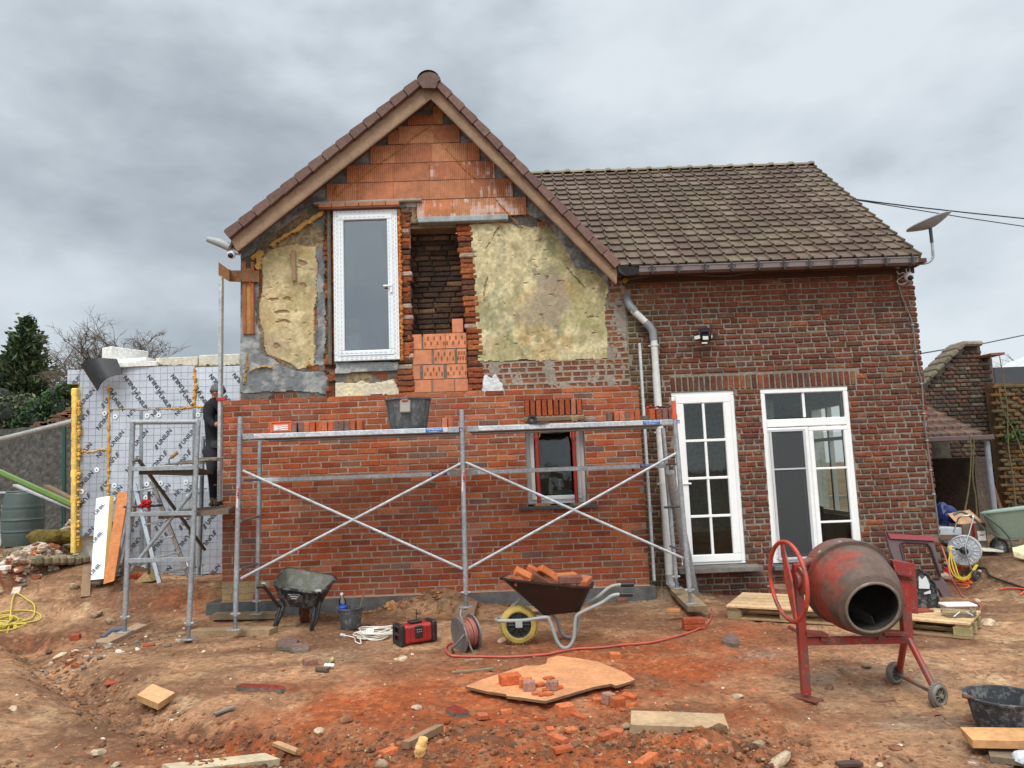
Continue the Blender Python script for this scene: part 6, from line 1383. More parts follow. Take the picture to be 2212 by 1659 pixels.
gplank((1508, 1336), (1466, 1288), .2, .055, C(160, 136, 104), 'mossy plank sloping down from the right scaffold posts onto two bricks', group=SP, lift=.07, end_lift=-.03)
for k, z in ((0, 0), (1, .055)):
    p = gp(1500, 1360); mb = MB(); mb.box((0, 0, .028), (.21, .1, .052), rot=(0, 0, .05 - .08 * k), col=vary(C(160, 68, 44), .06), bev=.005); o = mb.build('brick', 'brick'); o.location = (p.x, p.y + .02, p.z + z); tag(o, ('lower', 'upper')[k] + ' of two red bricks propping the sloping plank', 'brick', 'bricks under the sloping plank')
mb = MB(); p = P(1487, 1308, F_); mb.box(p + Vector((-.13, .1, -.06)), (.13, .09, .03), rot=(0, 0, -.3), col=C(206, 128, 82), bev=.004); o = mb.build('wood_offcut', 'wood', org=p); tag(o, 'small orange offcut lying on the sloping plank', 'wood offcut')
# grey pipe leaning at the right end of the scaffold
mb = MB(); a = P(1448, 1020, -.8); b = gp(1499, 1283); mb.tube([a, b], [.05, .062], 16, C(160, 166, 168)); o = mb.build('zinc_pipe', 'galv', org=b, auto=40); tag(o, 'wide grey zinc pipe leaning beside the right scaffold posts in front of the door', 'pipe')
# ---------- brown wheelbarrow ----------
def wheel(mb, c, R, w_, ax, tyre, hub, n=32, spokes=10):
    ax = Vector(ax).normalized(); M = ax.to_track_quat('Z', 'Y').to_matrix().to_4x4(); M.translation = c; h2 = w_ / 2
    mb[0].lathe([(R * .66, -h2 * .8), (R * .74, -h2), (R * .9, -h2 * .9), (R * .99, -h2 * .45), (R, 0), (R * .99, h2 * .45), (R * .9, h2 * .9), (R * .74, h2), (R * .66, h2 * .8), (R * .66, -h2 * .8)], n, M, tyre)
    for k in range(n): 
        a = 2 * math.pi * k / n; mb[0].box(M @ Vector((R * .985 * math.cos(a), R * .985 * math.sin(a), 0)), (.012, w_ * .5, .012), rot=(M.to_3x3() @ Matrix.Rotation(a, 3, 'Z') @ Matrix.Rotation(R_(90), 3, 'X')), col=tyre)
    mb[1].lathe([(0, -h2 * .5), (R * .6, -h2 * .3), (R * .6, -h2 * .7), (R * .68, -h2 * .8), (R * .68, h2 * .8), (R * .6, h2 * .7), (R * .6, h2 * .3), (0, h2 * .5)], n, M, hub)
    for k in range(spokes):
        a = 2 * math.pi * k / spokes; e_ = Vector((math.cos(a), math.sin(a), 0)); 
        for s_ in (-1, 1): mb[1].tube([M @ (e_ * R * .16 + Vector((0, 0, s_ * h2 * .75))), M @ (e_ * R * .64 + Vector((0, 0, s_ * h2 * .55)))], R * .04, 4, tuple(v * 1.9 for v in hub))
    mb[1].lathe([(0, -h2 * 1.3), (R * .17, -h2 * 1.3), (R * .17, h2 * 1.3), (0, h2 * 1.3)], 14, M, tuple(v * 2.5 for v in hub))
YM = gp(1120, 1391).y; YN, YFar = gp(1224, 1404).y, gp(1218, 1380).y
def wbpt(x, y, Y_): return P(x, y, Y_)
wb = E('wheelbarrow', 'dark brown wheelbarrow with yellow wheel, heaped with orange bricks', 'wheelbarrow', gp(1180, 1395), 'wheelbarrows')
def tray(par, L0, R0, L1, R1, bl0, br0, bl1, br1, col, inner, th=.012, nm='tray', kind='tub'):
    # rim corners (near-left, near-right, far-left, far-right) and floor corners
    n = 6; rim = []; flo = []
    def rr(a, b, c, d, k=.16):
        cs = [Vector(q) for q in (a, b, d, c)]; pts = []; ce = sum(cs, Vector()) / 4
        for i in range(4):
            p, o_, q = cs[i - 1], cs[i], cs[(i + 1) % 4]
            for t in (0, .25, .5, .75, 1): u = o_.lerp(p, k); v = o_.lerp(q, k); m_ = o_.lerp(ce, .03); pts.append(u.lerp(m_, t).lerp(m_.lerp(v, t), t))
        return pts
    rim = rr(L0, R0, L1, R1); flo = rr(bl0, br0, bl1, br1); cr_ = sum(rim, Vector()) / len(rim); cf = sum(flo, Vector()) / len(flo); m_ = len(rim); mb = MB()
    def ringv(t, s_=1.0, dz=0): return [mb.av((lambda p, c: c + (p - c) * s_ + Vector((0, 0, dz)))(r.lerp(f, t + .06 * math.sin(math.pi * t)), cr_.lerp(cf, t))) for r, f in zip(rim, flo)]
    ks = [0, .25, .5, .75, .93, 1.0]; outr = [ringv(t) for t in ks]; inr = [ringv(t, .965, .006) for t in ks]; lip = ringv(0, 1.045, -.004); lipu = ringv(0, 1.045, .012); lipi = ringv(0, .965, .014)
    def st(A, B, c):
        for k in range(m_): mb.af((A[k], A[(k + 1) % m_], B[(k + 1) % m_], B[k]), c)
    for A, B in zip(outr, outr[1:]): st(A, B, col)
    for A, B in zip(inr, inr[1:]): st(B, A, inner)
    st(outr[0], lip, col); st(lip, lipu, col); st(lipu, lipi, col); st(lipi, inr[0], inner); mb.af(outr[-1], col); mb.af(inr[-1][::-1], inner)
    return mb.build(nm, kind, par, auto=50)
BRN = C(34, 22, 20)
tray(wb, P(1081, 1252, YN - .02), P(1276, 1272, YN - .02), P(1098, 1243, YFar + .05), P(1279, 1257, YFar + .05), P(1172, 1330, YN + .08), P(1253, 1322, YN + .08), P(1178, 1316, YFar - .08), P(1250, 1310, YFar - .08), BRN, C(150, 110, 84), kind='plastic')
mts = [MB(), MB()]; wheel(mts, P(1121, 1349, YM), .172, .09, (.05, 1, 0), C(186, 162, 88), C(36, 36, 38)); wo = grp(wb, 'wheel'); mts[0].build('tyre', 'matte', wo, auto=40); mts[1].build('rim', 'plastic', wo, auto=40)
GR = C(150, 154, 150); mb = MB()
for Y_, dy_, dx_ in ((YN + .05, 0, 0), (YFar - .03, -18, 2)):
    n_ = Y_ < YM
    pts = [P(1072, 1339, YM), P(1078, 1341, Y_), P(1130, 1340, Y_), P(1178, 1334, Y_), P(1188, 1342, Y_), P(1203, 1384, Y_), P(1216, 1399, Y_), P(1230, 1396, Y_), P(1240, 1376, Y_), P(1243, 1340, Y_), P(1252, 1325, Y_), P(1300, 1302, Y_ - .0), P(1322, 1287, Y_ - .02), P(1340, 1284, Y_ - .02)] if n_ else \
          [P(1072, 1338, YM), P(1080, 1335, Y_), P(1150, 1325, Y_), P(1196, 1330, Y_), P(1212, 1366, Y_), P(1228, 1376, Y_), P(1243, 1370, Y_), P(1250, 1340, Y_), P(1252, 1312, Y_), P(1290, 1290, Y_), P(1318, 1268, Y_ + .0), P(1342, 1263, Y_ + .0)]
    mb = MB(); mb.tube(spline(pts, 5), .0155, 10, GR); mb.build('frame_tube', 'plastic', wb)
    a, b = (P(1338, 1284, Y_ - .02), P(1366, 1284, Y_ - .02)) if n_ else (P(1341, 1263, Y_), P(1369, 1262.5, Y_)); mb = MB(); mb.tube([a, b], .021, 10, C(30, 30, 32)); mb.build('grip', 'plastic', wb)
mb = MB(); mb.tube([P(1082, 1337, YM), P(1100, 1316, YM + .02), P(1124, 1295, YM + .05)], .014, 8, GR); mb.tube([P(1121, 1349, YN + .03), P(1121, 1349, YFar)], .012, 8, GR); mb.box(P(1121, 1349, YN + .03), (.06, .02, .05), col=GR); mb.build('fork_brace', 'plastic', wb)
BG = 'bricks heaped in the brown wheelbarrow'
hb = [((1134, 1244, 1.0), (.5, .5, .2), 'large orange brick tilted at the top left of the heap', C(196, 104, 62)), ((1160, 1238, 1.08), (.1, .55, -.1), 'orange brick leaning at the top of the heap centre', C(186, 92, 56)), ((1185, 1240, 1.0), (-.3, .6, .2), 'long orange brick sloping down from the heap top to the right', C(190, 98, 58)), ((1118, 1256, .9), (.3, .2, .6), 'brick end sticking out on the left of the heap', C(150, 78, 54)), ((1136, 1258, 1.0), (.2, -.15, .1), 'flat brick low in the heap beside the near rim', C(190, 100, 66)), ((1172, 1254, .97), (.2, .5, .1), 'dark red brick in the middle below the top bricks', C(120, 66, 52)), ((1198, 1256, 1.0), (.1, .45, -.2), 'brown brick slanting behind the purple one', C(136, 76, 56)), ((1232, 1252, .96), (.0, .02, .04), 'purple brown brick lying level near the right rim', C(116, 72, 66)), ((1262, 1256, 1.0), (.1, -.1, 1.2), 'short orange brick end against the right rim', C(176, 96, 68)), ((1222, 1246, 1.15), (.1, .0, .3), 'orange brick lying at the back right of the heap', C(188, 104, 66)), ((1150, 1262, 1.15), (0, .1, .7), 'orange brick half hidden deep in the heap', C(166, 84, 56)), ((1205, 1264, 1.1), (0, .0, -.2), 'brick at the bottom right of the heap by the near rim', C(160, 84, 60))]
for (x, y, f), e_, lab, c in hb:
    Y_ = YN + .05 + (f - .9) * 1.3; p = P(x, y, Y_); mb = MB(); mb.box((0, 0, 0), (.21, .1, .062) if f != .9 else (.1, .1, .062), rot=e_, col=vary(c, .05), bev=.005); o = mb.build('brick', 'brick'); o.location = p; tag(o, lab + ' in the brown wheelbarrow' if len(lab.split()) < 11 else lab, 'brick', BG)
# ---------- black wheelbarrow ----------
yk = gp(671, 1363).y + .0; wk = E('wheelbarrow', 'black wheelbarrow with cement-grey inside, standing below the left scaffold bay', 'wheelbarrow', gp(640, 1360), 'wheelbarrows')
BK = C(34, 33, 34)
tray(wk, P(588, 1268, yk + .02), P(694, 1283, yk + .02), P(616, 1226, yk + .62), P(730, 1247, yk + .5), P(604, 1308, yk + .12), P(676, 1316, yk + .12), P(628, 1290, yk + .45), P(700, 1298, yk + .42), BK, C(100, 100, 88))
for pts in ([P(557, 1267, yk - .1), P(572, 1270, yk - .08), P(598, 1305, yk + .02), P(606, 1312, yk + .06)], [P(690, 1277, yk - .06), P(684, 1300, yk), P(680, 1312, yk + .05)]):
    mb = MB(); mb.tube(spline(pts, 5), .018, 10, BK); mb.build('handle_tube', 'plastic', wk)
mb = MB(); mb.tube([P(555, 1268, yk - .12), P(571, 1265, yk - .12)], .021, 10, C(30, 30, 32)); mb.build('grip', 'plastic', wk)
mb = MB(); mb.rock(P(688, 1277, yk - .04), .03, C(170, 170, 164), 1); mb.rock(P(570, 1262, yk - .1), .02, C(190, 190, 184), 1); mb.build('cement_lump', 'cement', wk)
for pts in ([P(604, 1308, yk + .05), P(598, 1336, yk), P(592, 1353, yk - .02)], [P(614, 1304, yk + .16), P(606, 1330, yk + .1), P(597, 1352, yk + .02)], [P(680, 1308, yk + .04), P(676, 1340, yk), P(671, 1361, yk)], [P(691, 1300, yk + .12), P(684, 1335, yk + .06), P(674, 1361, yk + .02)]):
    mb = MB(); mb.tube(spline(pts, 4), .017, 8, BK); mb.build('leg', 'plastic', wk)
wo = grp(wk, 'wheel'); mts = [MB(), MB()]; wheel(mts, P(657, 1321, yk + .62), .17, .09, (1, .35, 0), C(96, 52, 40), C(36, 34, 34)); mts[0].build('tyre', 'matte', wo, auto=40); mts[1].build('rim', 'plastic', wo, auto=40)
mb = MB(); c = P(637, 1291, yk + .035); Mx = Matrix.Translation(c + Vector((-.1, -.03, .0))) @ Matrix.Rotation(R_(96), 4, 'X'); q = [P(621, 1282, yk + .0), P(654, 1287, yk + .0), P(654, 1299, yk + .04), P(621, 1295, yk + .04)]; mb.slab(q, (0, .006, 0), C(78, 78, 80))
for k in range(3): mb.box(c + Vector((0, -.03, .035 - .02 * k)), (.12 - .03 * k, .004, .007), rot=(0, .12, 0), col=C(170, 170, 168))
mb.build('maker_plate', 'plastic', wk)
# ---------- bucket, bottle, stick ----------
p = gp(752, 1363); rt_ = .118; bk_ = bucket('bucket', 'dusty black bucket with a bottle and a stick, below the scaffold', 'bucket', p + Vector((0, .12, 0)), rt_ + .012, .098, P(750, 1312, p.y + .12).z - p.z, C(66, 68, 70), ribs=0, group='black buckets')
pc = p + Vector((0, .12, 0)); mb = MB(); M = Matrix.Translation(pc + Vector((-.07, .0, .12))) @ Matrix.Rotation(-.08, 4, 'Y'); bt_ = E('water_bottle', 'clear plastic water bottle with blue label standing in the bucket', 'bottle', pc + Vector((-.07, 0, .03)))
mb.lathe([(0, 0), (.036, 0), (.038, .02), (.038, .14), (.036, .17), (.014, .215), (.014, .232), (0, .232)], 20, M, C(220, 228, 236)); mb.build('bottle_body', 'clear', bt_, smooth=True); mb = MB(); mb.lathe([(.0385, .085), (.0388, .135)], 20, M, C(30, 60, 170)); mb.lathe([(.0392, .1), (.0392, .12)], 20, M @ Matrix.Rotation(0, 4, 'Z'), C(60, 110, 200)); mb.build('bottle_label', 'upvc', bt_); mb = MB(); mb.lathe([(0, .25), (.016, .25), (.016, .23)], 14, M, C(220, 224, 230)); mb.build('bottle_cap', 'upvc', bt_)
mb = MB(); mb.bar(pc + Vector((.06, .02, .05)), pc + Vector((.13, .1, .36)), .012, .02, C(120, 104, 92)); o = mb.build('stirring_stick', 'wood', org=pc + Vector((.06, .02, .05))); tag(o, 'thin grey stick leaning in the bucket with the bottle', 'stick')
# ---------- white cable coil ----------
cb = gp(808, 1377); mb = MB(); rr = random.Random(3); pts = [gp(741, 1376, .012), gp(752, 1376, .01), gp(766, 1380, .008), gp(768, 1388, .008), gp(780, 1392, .008)]
for k in range(9):
    cx_ = cb.x + rr.uniform(-.03, .06); cy_ = cb.y + rr.uniform(-.03, .04); ra = rr.uniform(.13, .19); rb2 = rr.uniform(.1, .15)
    for j in range(10): a = 2 * math.pi * (j / 10 + .62); pts.append(Vector((cx_ + ra * math.cos(a), cy_ + rb2 * math.sin(a), cb.z + .012 + .008 * k + .012 * math.sin(a * 2 + k))))
ca = E('white_cable', 'coiled white extension cable lying in front of the red radio', 'cable', cb); mb.tube(spline(pts, 4), .0055, 6, C(226, 222, 212)); mb.build('cord', 'upvc', ca, smooth=True)
mb = MB(); mb.tube([gp(737, 1375, .016), gp(744, 1376, .016)], .016, 10, C(206, 206, 202)); mb.build('plug', 'upvc', ca); mb = MB(); mb.tube([cb + Vector((-.07, -.05, .07)), cb + Vector((.0, -.03, .06))], .024, 14, C(228, 226, 220)); mb.tube([cb + Vector((-.073, -.0505, .07)), cb + Vector((-.06, -.047, .069))], .018, 12, C(20, 20, 22)); mb.build('socket', 'upvc', ca)
# ---------- radio ----------
rd0 = gp(866, 1396); rd = E('site_radio', 'red and black rugged site radio lying on the dirt', 'radio', rd0); M = Matrix.Translation(rd0 + Vector((.12, .1, 0))) @ Matrix.Rotation(.55, 4, 'Z')
def rb_(mb, c, s_, col, bev=.01): mb.box(M @ Vector(c), s_, rot=M.to_3x3(), col=col, bev=bev)
mb = MB(); rb_(mb, (0, 0, .1), (.30, .17, .17), C(158, 38, 36), .02); [rb_(mb, (-.06 + .055 * k * 1.0 + .0, -.088, .1), (.014, .014, .13), C(166, 34, 34), .006) for k in (-.6, 2.4, 3)]; mb.build('radio_body', 'plastic', rd)
for s_ in (-1, 1):
    mb = MB(); x = s_ * .165; 
    for zc in (.03, .18): rb_(mb, (x, 0, zc), (.05, .19, .04), C(34, 34, 36), .012)
    for yc in (-.08, .08): rb_(mb, (x, yc, .105), (.05, .035, .15), C(34, 34, 36), .012)
    rb_(mb, (x, 0, .105), (.035, .13, .03), C(40, 40, 42), .006); mb.build('bumper', 'plastic', rd)
mb = MB(); rb_(mb, (.0, -.085, .12), (.08, .02, .11), C(40, 40, 42), .006); [rb_(mb, (-.018 + .02 * i, -.097, .14 - .02 * j), (.01, .003, .008), C(150, 150, 150), .0) for i in range(3) for j in range(2)]; mb.build('control_panel', 'plastic', rd)
mb = MB(); rb_(mb, (0, 0, .2), (.12, .08, .02), C(36, 36, 38), .006); mb.build('lid_clasp', 'plastic', rd)
mb = MB(); mb.tube([M @ Vector((.04, .05, .19)), M @ Vector((.04, .05, .30))], .005, 6, C(30, 30, 32)); mb.build('antenna', 'plastic', rd)
# ---------- grey hose/cable reel ----------
rl = gp(1010, 1412); re_ = E('cable_reel', 'round grey metal cable reel with pink cable on its bent tube stand', 'reel', rl); cy0 = rl.y + .12; c0 = P(1006, 1368, cy0); axr = Vector((.86, .5, .12)).normalized(); M = axr.to_track_quat('Z', 'Y').to_matrix().to_4x4()
Rr = .155
for s_, nm in ((-.065, 'front_disc'), (.075, 'rear_disc')):
    M.translation = c0 + axr * s_; mb = MB(); mb.lathe([(0, 0), (Rr * .3, .004 * (1 if s_ > 0 else -1)), (Rr * .93, 0), (Rr, .006), (Rr, -.006), (Rr * .9, -.004), (0, -.004)], 36, M, C(120, 118, 118)); mb.build(nm, 'galv', re_, auto=30)
mb = MB(); 
for k in range(9): M.translation = c0 + axr * (-.05 + .0135 * k); ra = .11 + .016 * random.random(); mb.tube([M @ Vector((ra * math.cos(a), ra * math.sin(a), 0)) for a in [2 * math.pi * j / 28 for j in range(28)]], .0085, 6, vary(C(164, 92, 86), .1), closed=True)
mb.build('wound_cable', 'plastic', re_, smooth=True)
mb = MB(); a = c0 - axr * .1; pts = [P(997, 1327, cy0 - .05), P(994, 1318, cy0 - .1), P(997, 1315, cy0 - .12), P(1008, 1314, cy0 - .02)]; mb.tube(spline([P(1008, 1315, cy0), P(997, 1317, cy0 - .1), P(995, 1330, cy0 - .13), P(1002, 1350, cy0 - .14), P(1012, 1385, cy0 - .13), P(1020, 1406, cy0 - .12), P(1027, 1412, cy0 - .1), P(1040, 1402, cy0 + .0)], 5), .0095, 8, C(132, 130, 128)); mb.tube(spline([P(1006, 1368, cy0 - .12), P(990, 1386, cy0 - .14), P(976, 1402, cy0 - .12), P(978, 1404, cy0)], 5), .0095, 8, C(110, 108, 106)); mb.build('stand', 'galv', re_, smooth=True)
hp = [(988, 1400), (981, 1395), (976, 1392), (966, 1398), (963, 1408), (972, 1418), (990, 1421), (1050, 1422), (1110, 1422), (1180, 1417), (1205, 1412), (1245, 1405), (1300, 1402), (1350, 1396), (1400, 1392), (1450, 1381), (1485, 1371), (1508, 1362), (1525, 1352), (1534, 1342), (1538, 1330), (1537, 1318)]
w_ = [gp(x, y, .014) for x, y in hp]; sp_ = spline(w_, 6)
sp_ = [Vector((p.x, p.y, max(p.z, hz(p.x, p.y) + .006))) for p in sp_]
mb = MB(); mb.tube(sp_, .0095, 8, C(192, 84, 78)); o = mb.build('red_hose', 'plastic', smooth=True, org=w_[0]); tag(o, 'long thin red hose snaking over the dirt from the grey reel to the pallet', 'hose')
# ---------- plywood sheet with cut bricks ----------
outl = [(1005, 1482), (1040, 1468), (1090, 1452), (1135, 1437.6), (1160, 1438), (1180, 1434), (1183, 1422), (1205, 1416), (1250, 1422), (1290, 1429), (1350, 1452), (1372, 1468), (1345, 1477), (1330, 1481), (1320, 1477), (1285, 1483), (1230, 1499), (1178, 1514), (1135, 1508), (1095, 1503), (1092, 1499), (1050, 1493)]
pz = sum(gp(x, y).z for x, y in outl) / len(outl) + .045
w_ = [GZ(x, y, pz + .0) for x, y in outl]; mb = MB(); mb.slab(w_[::-1], (0, 0, -.018), C(206, 144, 98), C(120, 92, 66)); o = mb.build('plywood_sheet', 'wood', org=w_[0]); tag(o, 'broken-edged plywood sheet dusted orange, lying with cut bricks on it', 'plywood sheet')
cutc = [C(186, 92, 60), C(176, 84, 54), C(150, 112, 98), C(196, 104, 70)]
def cutbrick(x, y, s_, yaw, lab, c=None, g='cut bricks scattered round the plywood', on=None, tilt=0.0):
    p = GZ(x, y, on) if on is not None else gp(x, y); mb = MB(); mb.box((0, 0, s_[2] / 2), s_, rot=(tilt, tilt * .6, yaw), col=vary(c or cutc[0], .07), bev=.003)
    o = mb.build('brick_piece', 'brick'); o.location = (p.x, p.y + s_[1] * .4, p.z - (.004 if on is None else -.001)); tag(o, lab, 'brick piece', g)
PG = 'cut bricks on the plywood sheet'
for x, y, s_, yaw, lab, c in ((1102, 1480, (.15, .1, .065), .25, 'big orange half brick at the left on the plywood', 0), (1136, 1486, (.09, .06, .06), -.1, 'small orange brick piece behind the purple cube on the plywood', 3), (1144, 1493, (.085, .07, .06), .0, 'purple cube of cut brick, left one on the plywood', 2), (1194, 1492, (.08, .06, .06), -.2, 'purple cube of cut brick, right one on the plywood', 2), (1168, 1484, (.07, .05, .02), .4, 'flat orange chip between the two purple cubes', 0), (1186, 1468, (.08, .05, .012), .5, 'thin orange slip lying alone at the middle of the plywood', 0), (1160, 1501, (.07, .035, .018), .5, 'first thin slip at the front edge below the purple cubes', 3), (1176, 1503, (.09, .03, .02), .7, 'second thin slip at the front edge, longest of the fan', 0), (1187, 1503, (.06, .03, .02), .6, 'third thin slip at the front edge, right end of the fan', 3), (1209, 1489, (.05, .03, .02), .3, 'small orange slip right of the right purple cube', 0), (1180, 1496, (.05, .04, .02), .1, 'dark orange crumb between fan and right purple cube', 1)):
    cutbrick(x, y, s_, yaw, lab, cutc[c], PG, pz + .001)
CB = [(1108, 1507, .09, .035, .012, 0, 'thin slip beneath the left front edge of the plywood'), (1127, 1513, .07, .05, .014, .8, 'angular slip just in front of the plywood, left side'), (1295, 1488 + 30, .09, .05, .03, .1, 'flat orange piece leaning at the top of the brick heap'), (1316, 1522, .07, .07, .07, .6, 'purple standing cube in the brick heap'), (1336, 1527, .09, .06, .06, .5, 'light orange standing cube in the brick heap'), (1361, 1512, .1, .05, .035, -.6, 'orange piece at the upper right of the brick heap'), (1365, 1526, .09, .04, .02, .1, 'low orange piece at the right end of the heap'), (1221, 1547, .11, .07, .07, .5, 'big tilted orange half brick left of the heap'), (1253, 1551, .12, .045, .02, -.9, 'long slip slanting beside the tilted half brick'), (1094, 1543, .07, .05, .03, .1, 'small orange block left, below the plywood corner'), (1084, 1566, .07, .05, .03, -.4, 'small orange wedge near the dark red tile shard'), (1042, 1553, .07, .05, .03, .3, 'reddish lump left of the small orange blocks'), (1171, 1556, .07, .03, .02, -.5, 'narrow chip lying between wedge and half brick'), (1135, 1567, .04, .03, .012, .4, 'tiny orange chip at mid distance'), (1189, 1580, .05, .05, .02, .2, 'square orange piece left above the long slip'), (1233, 1581, .07, .05, .02, .5, 'diamond shaped orange piece in the middle'), (1206, 1602, .13, .05, .03, -.9, 'long orange slip pointing towards the viewer'), (1217, 1625, .11, .07, .025, .3, 'broad flat orange piece nearest the viewer, left'), (1279, 1607, .08, .07, .03, .9, 'leaning orange piece in the lower middle'), (1312, 1596, .11, .06, .03, .6, 'orange piece pair, left one, lower right of the heap'), (1333, 1589, .08, .06, .03, -.3, 'orange piece pair, right one, lower right of the heap'), (1350, 1486, .08, .03, .01, .2, 'thin chip right of the plywood corner'), (1398, 1655, .15, .06, .04, .8, 'long dark orange brick cut off by the bottom edge'), (838, 1632, .09, .07, .03, .7, 'orange square piece beside the short dark timber'), (1330, 1424, .09, .07, .05, .1, 'lone orange lump behind the plywood, right'), (1328, 1476, .04, .03, .01, 0, 'small chip at the notch of the plywood')]
for x, y, a, b, c, yaw, lab in CB: cutbrick(x, y, (a, b, c), yaw, lab, random.choice([cutc[0], cutc[1], cutc[3]]) if 'purple' not in lab else cutc[2], tilt=random.uniform(-.15, .15) if c < .05 else .08)
LS = 'loose bricks lying in the yard'
for x, y, s_, yaw, lab, c in ((668, 1438, (.11, .09, .06), .5, 'grey brown half brick left of the white tag', C(136, 100, 84)), (1344, 1302, (.11, .07, .05), .0, 'brown half brick on the dirt behind the wheelbarrow handles', C(134, 84, 68)), (160, 1382, (.1, .07, .06), .2, 'red brick fragment in the pit on the left', C(176, 74, 50)), (303, 1250, (.2, .1, .06), .5, 'red brick at the foot of the tower scaffold, right one', C(176, 72, 50)), (283, 1250, (.12, .1, .06), .3, 'red brick at the foot of the tower scaffold, left one', C(166, 66, 46)), (240, 1477, (.12, .1, .02), .4, 'flat red shard in the gully on the left', C(166, 74, 54)), (320, 1365 + 33, (.11, .05, .03), .3, 'pointed red shard right of the split plank', C(160, 66, 48)), (257, 1218 + 12, (.2, .09, .06), .25, 'red brick leaning on timber beside the orange plank', C(150, 56, 42))):
    p = gp(x, y); mb = MB(); mb.box((0, 0, s_[2] / 2), s_, rot=(.06, -.05, yaw), col=vary(c, .05), bev=.006); o = mb.build('brick', 'brick'); o.location = (p.x, p.y + s_[1] * .3, p.z - .005); tag(o, lab, 'brick', LS)
# dark red tile shards
for pts, lab in (([(510, 1481), (525, 1476), (600, 1479), (617, 1484), (608, 1489), (520, 1484)], 'long dark red glazed slab on the dirt, left of centre'), ([(963, 1527), (985, 1523), (1008, 1531), (1014, 1538), (985, 1543), (968, 1534)], 'dark red tile shard with mortar, front centre'), ([(598, 1384), (612, 1379), (640, 1377), (645, 1381), (640, 1388), (668, 1390), (668, 1404), (640, 1405), (622, 1398), (601, 1398)], 'grey brown cracked slab lying in front of the sole plank'), ([(1558, 1268 + 115), (1570, 1366), (1592, 1370), (1597, 1388), (1584, 1391)], 'purple slate shard lying left of the mixer')):
    z = sum(gp(*q).z for q in pts) / len(pts); w_ = [GZ(x, y, z + .03) for x, y in pts]; mb = MB(); mb.slab(w_[::-1], (0, 0, -.03), C(136, 52, 44) if 'red' in lab else C(116, 94, 86), C(110, 104, 92)); o = mb.build('slab_shard', 'rock', org=w_[0]); tag(o, lab, 'shard', 'flat shards on the ground')
# planks and timber offcuts
TG = 'timber pieces lying in the dirt'
gplank((1364, 1570), (1566, 1578), .26, .055, C(178, 150, 116), 'wide weathered plank with frayed ends, front right of centre', chips=True, group=TG, name='plank')
mb = MB(); pts = [(296, 1501), (329, 1477), (378, 1496), (342, 1520)]; z = sum(gp(*q).z for q in pts) / 4 + .05; w_ = [GZ(x, y, z) for x, y in pts]; mb.slab(w_[::-1], (0, 0, -.045), C(220, 166, 118), C(176, 136, 88)); o = mb.build('wood_block', 'wood', org=w_[0]); tag(o, 'square pale wooden board offcut on the left slope', 'wood block')
gplank((594, 1609), (648, 1630), .045, .02, C(180, 142, 104), 'short pale stick lying front left of centre', 'stick', 'timber_offcut', group=TG)
gplank((876, 1622), (950, 1583), .05, .04, C(140, 110, 82), 'dark short timber beside the yellow foam lump', 'timber', 'timber_offcut', group=TG, lift=.01)
gplank((976, 1455), (1067, 1447), .03, .015, C(150, 132, 104), 'long thin lath lying left of the plywood', 'stick', 'timber_offcut', group=TG)
gplank((1004, 1429), (1043, 1426), .03, .012, C(156, 130, 104), 'short thin lath just below the red hose', 'stick', 'timber_offcut', group=TG)
gplank((462, 1551), (505, 1535), .045, .012, C(136, 124, 112), 'grey thin board piece on the left slope', 'stick', 'timber_offcut', group=TG, lift=.02)
gplank((550, 1492), (590, 1494), .04, .012, C(140, 116, 92), 'small grey lath right of the long dark red slab', 'stick', 'timber_offcut', group=TG)
gplank((360, 1675), (586, 1648), .16, .04, C(196, 180, 150), 'pale board cut off by the bottom edge, left', 'plank', 'plank', group=TG)
gplank((184, 1290), (188, 1250), .1, .02, C(142, 112, 84), 'short upright board by the broken footing', 'board', 'timber_offcut', group=TG, end_lift=.15)
gplank((205, 1275), (270, 1240), .12, .03, C(130, 116, 96), 'grey board lying across rubble below the orange plank', 'board', 'timber_offcut', group=TG, lift=.06)
gplank((2092, 1622), (2330, 1626), .2, .04, C(206, 152, 100), 'fresh orange plank at the right edge, in front of the black bucket', group=TG, lift=.05)
gplank((2138, 1632), (2300, 1652), .2, .03, C(120, 104, 84), 'old dark plank under the fresh plank at right edge', group=TG, lift=.0)
mb = MB(); 
p = gp(908, 1638); [mb.rock(p + Vector((random.uniform(-.025, .025), random.uniform(-.01, .02), .03 + .02 * i)), .03, vary(C(206, 166, 104), .08), 1) for i in range(4)]; o = mb.build('foam_lump', 'matte', org=p); tag(o, 'lump of yellow foam on the dirt under the short dark timber', 'foam lump')
# hammer with white tag
p = gp(700, 1450); hm = E('club_hammer', 'small hammer with white tag lying on the dirt', 'hammer', p); mb = MB(); mb.tube([gp(715, 1434, .02), gp(706, 1448, .02)], .014, 8, C(150, 140, 116)); mb.tube([gp(718, 1428, .02), gp(716, 1432, .02)], .016, 8, C(190, 190, 110)); mb.build('handle', 'wood', hm); mb = MB(); mb.tube([gp(684, 1451, .02), gp(708, 1454, .02)], .02, 8, C(90, 76, 66)); mb.build('hammer_head', 'matte', hm); mb = MB(); mb.box(gp(711, 1446, .035), (.08, .05, .015), rot=(0, .1, .1), col=C(236, 236, 238), bev=.003); mb.build('white_tag', 'upvc', hm)
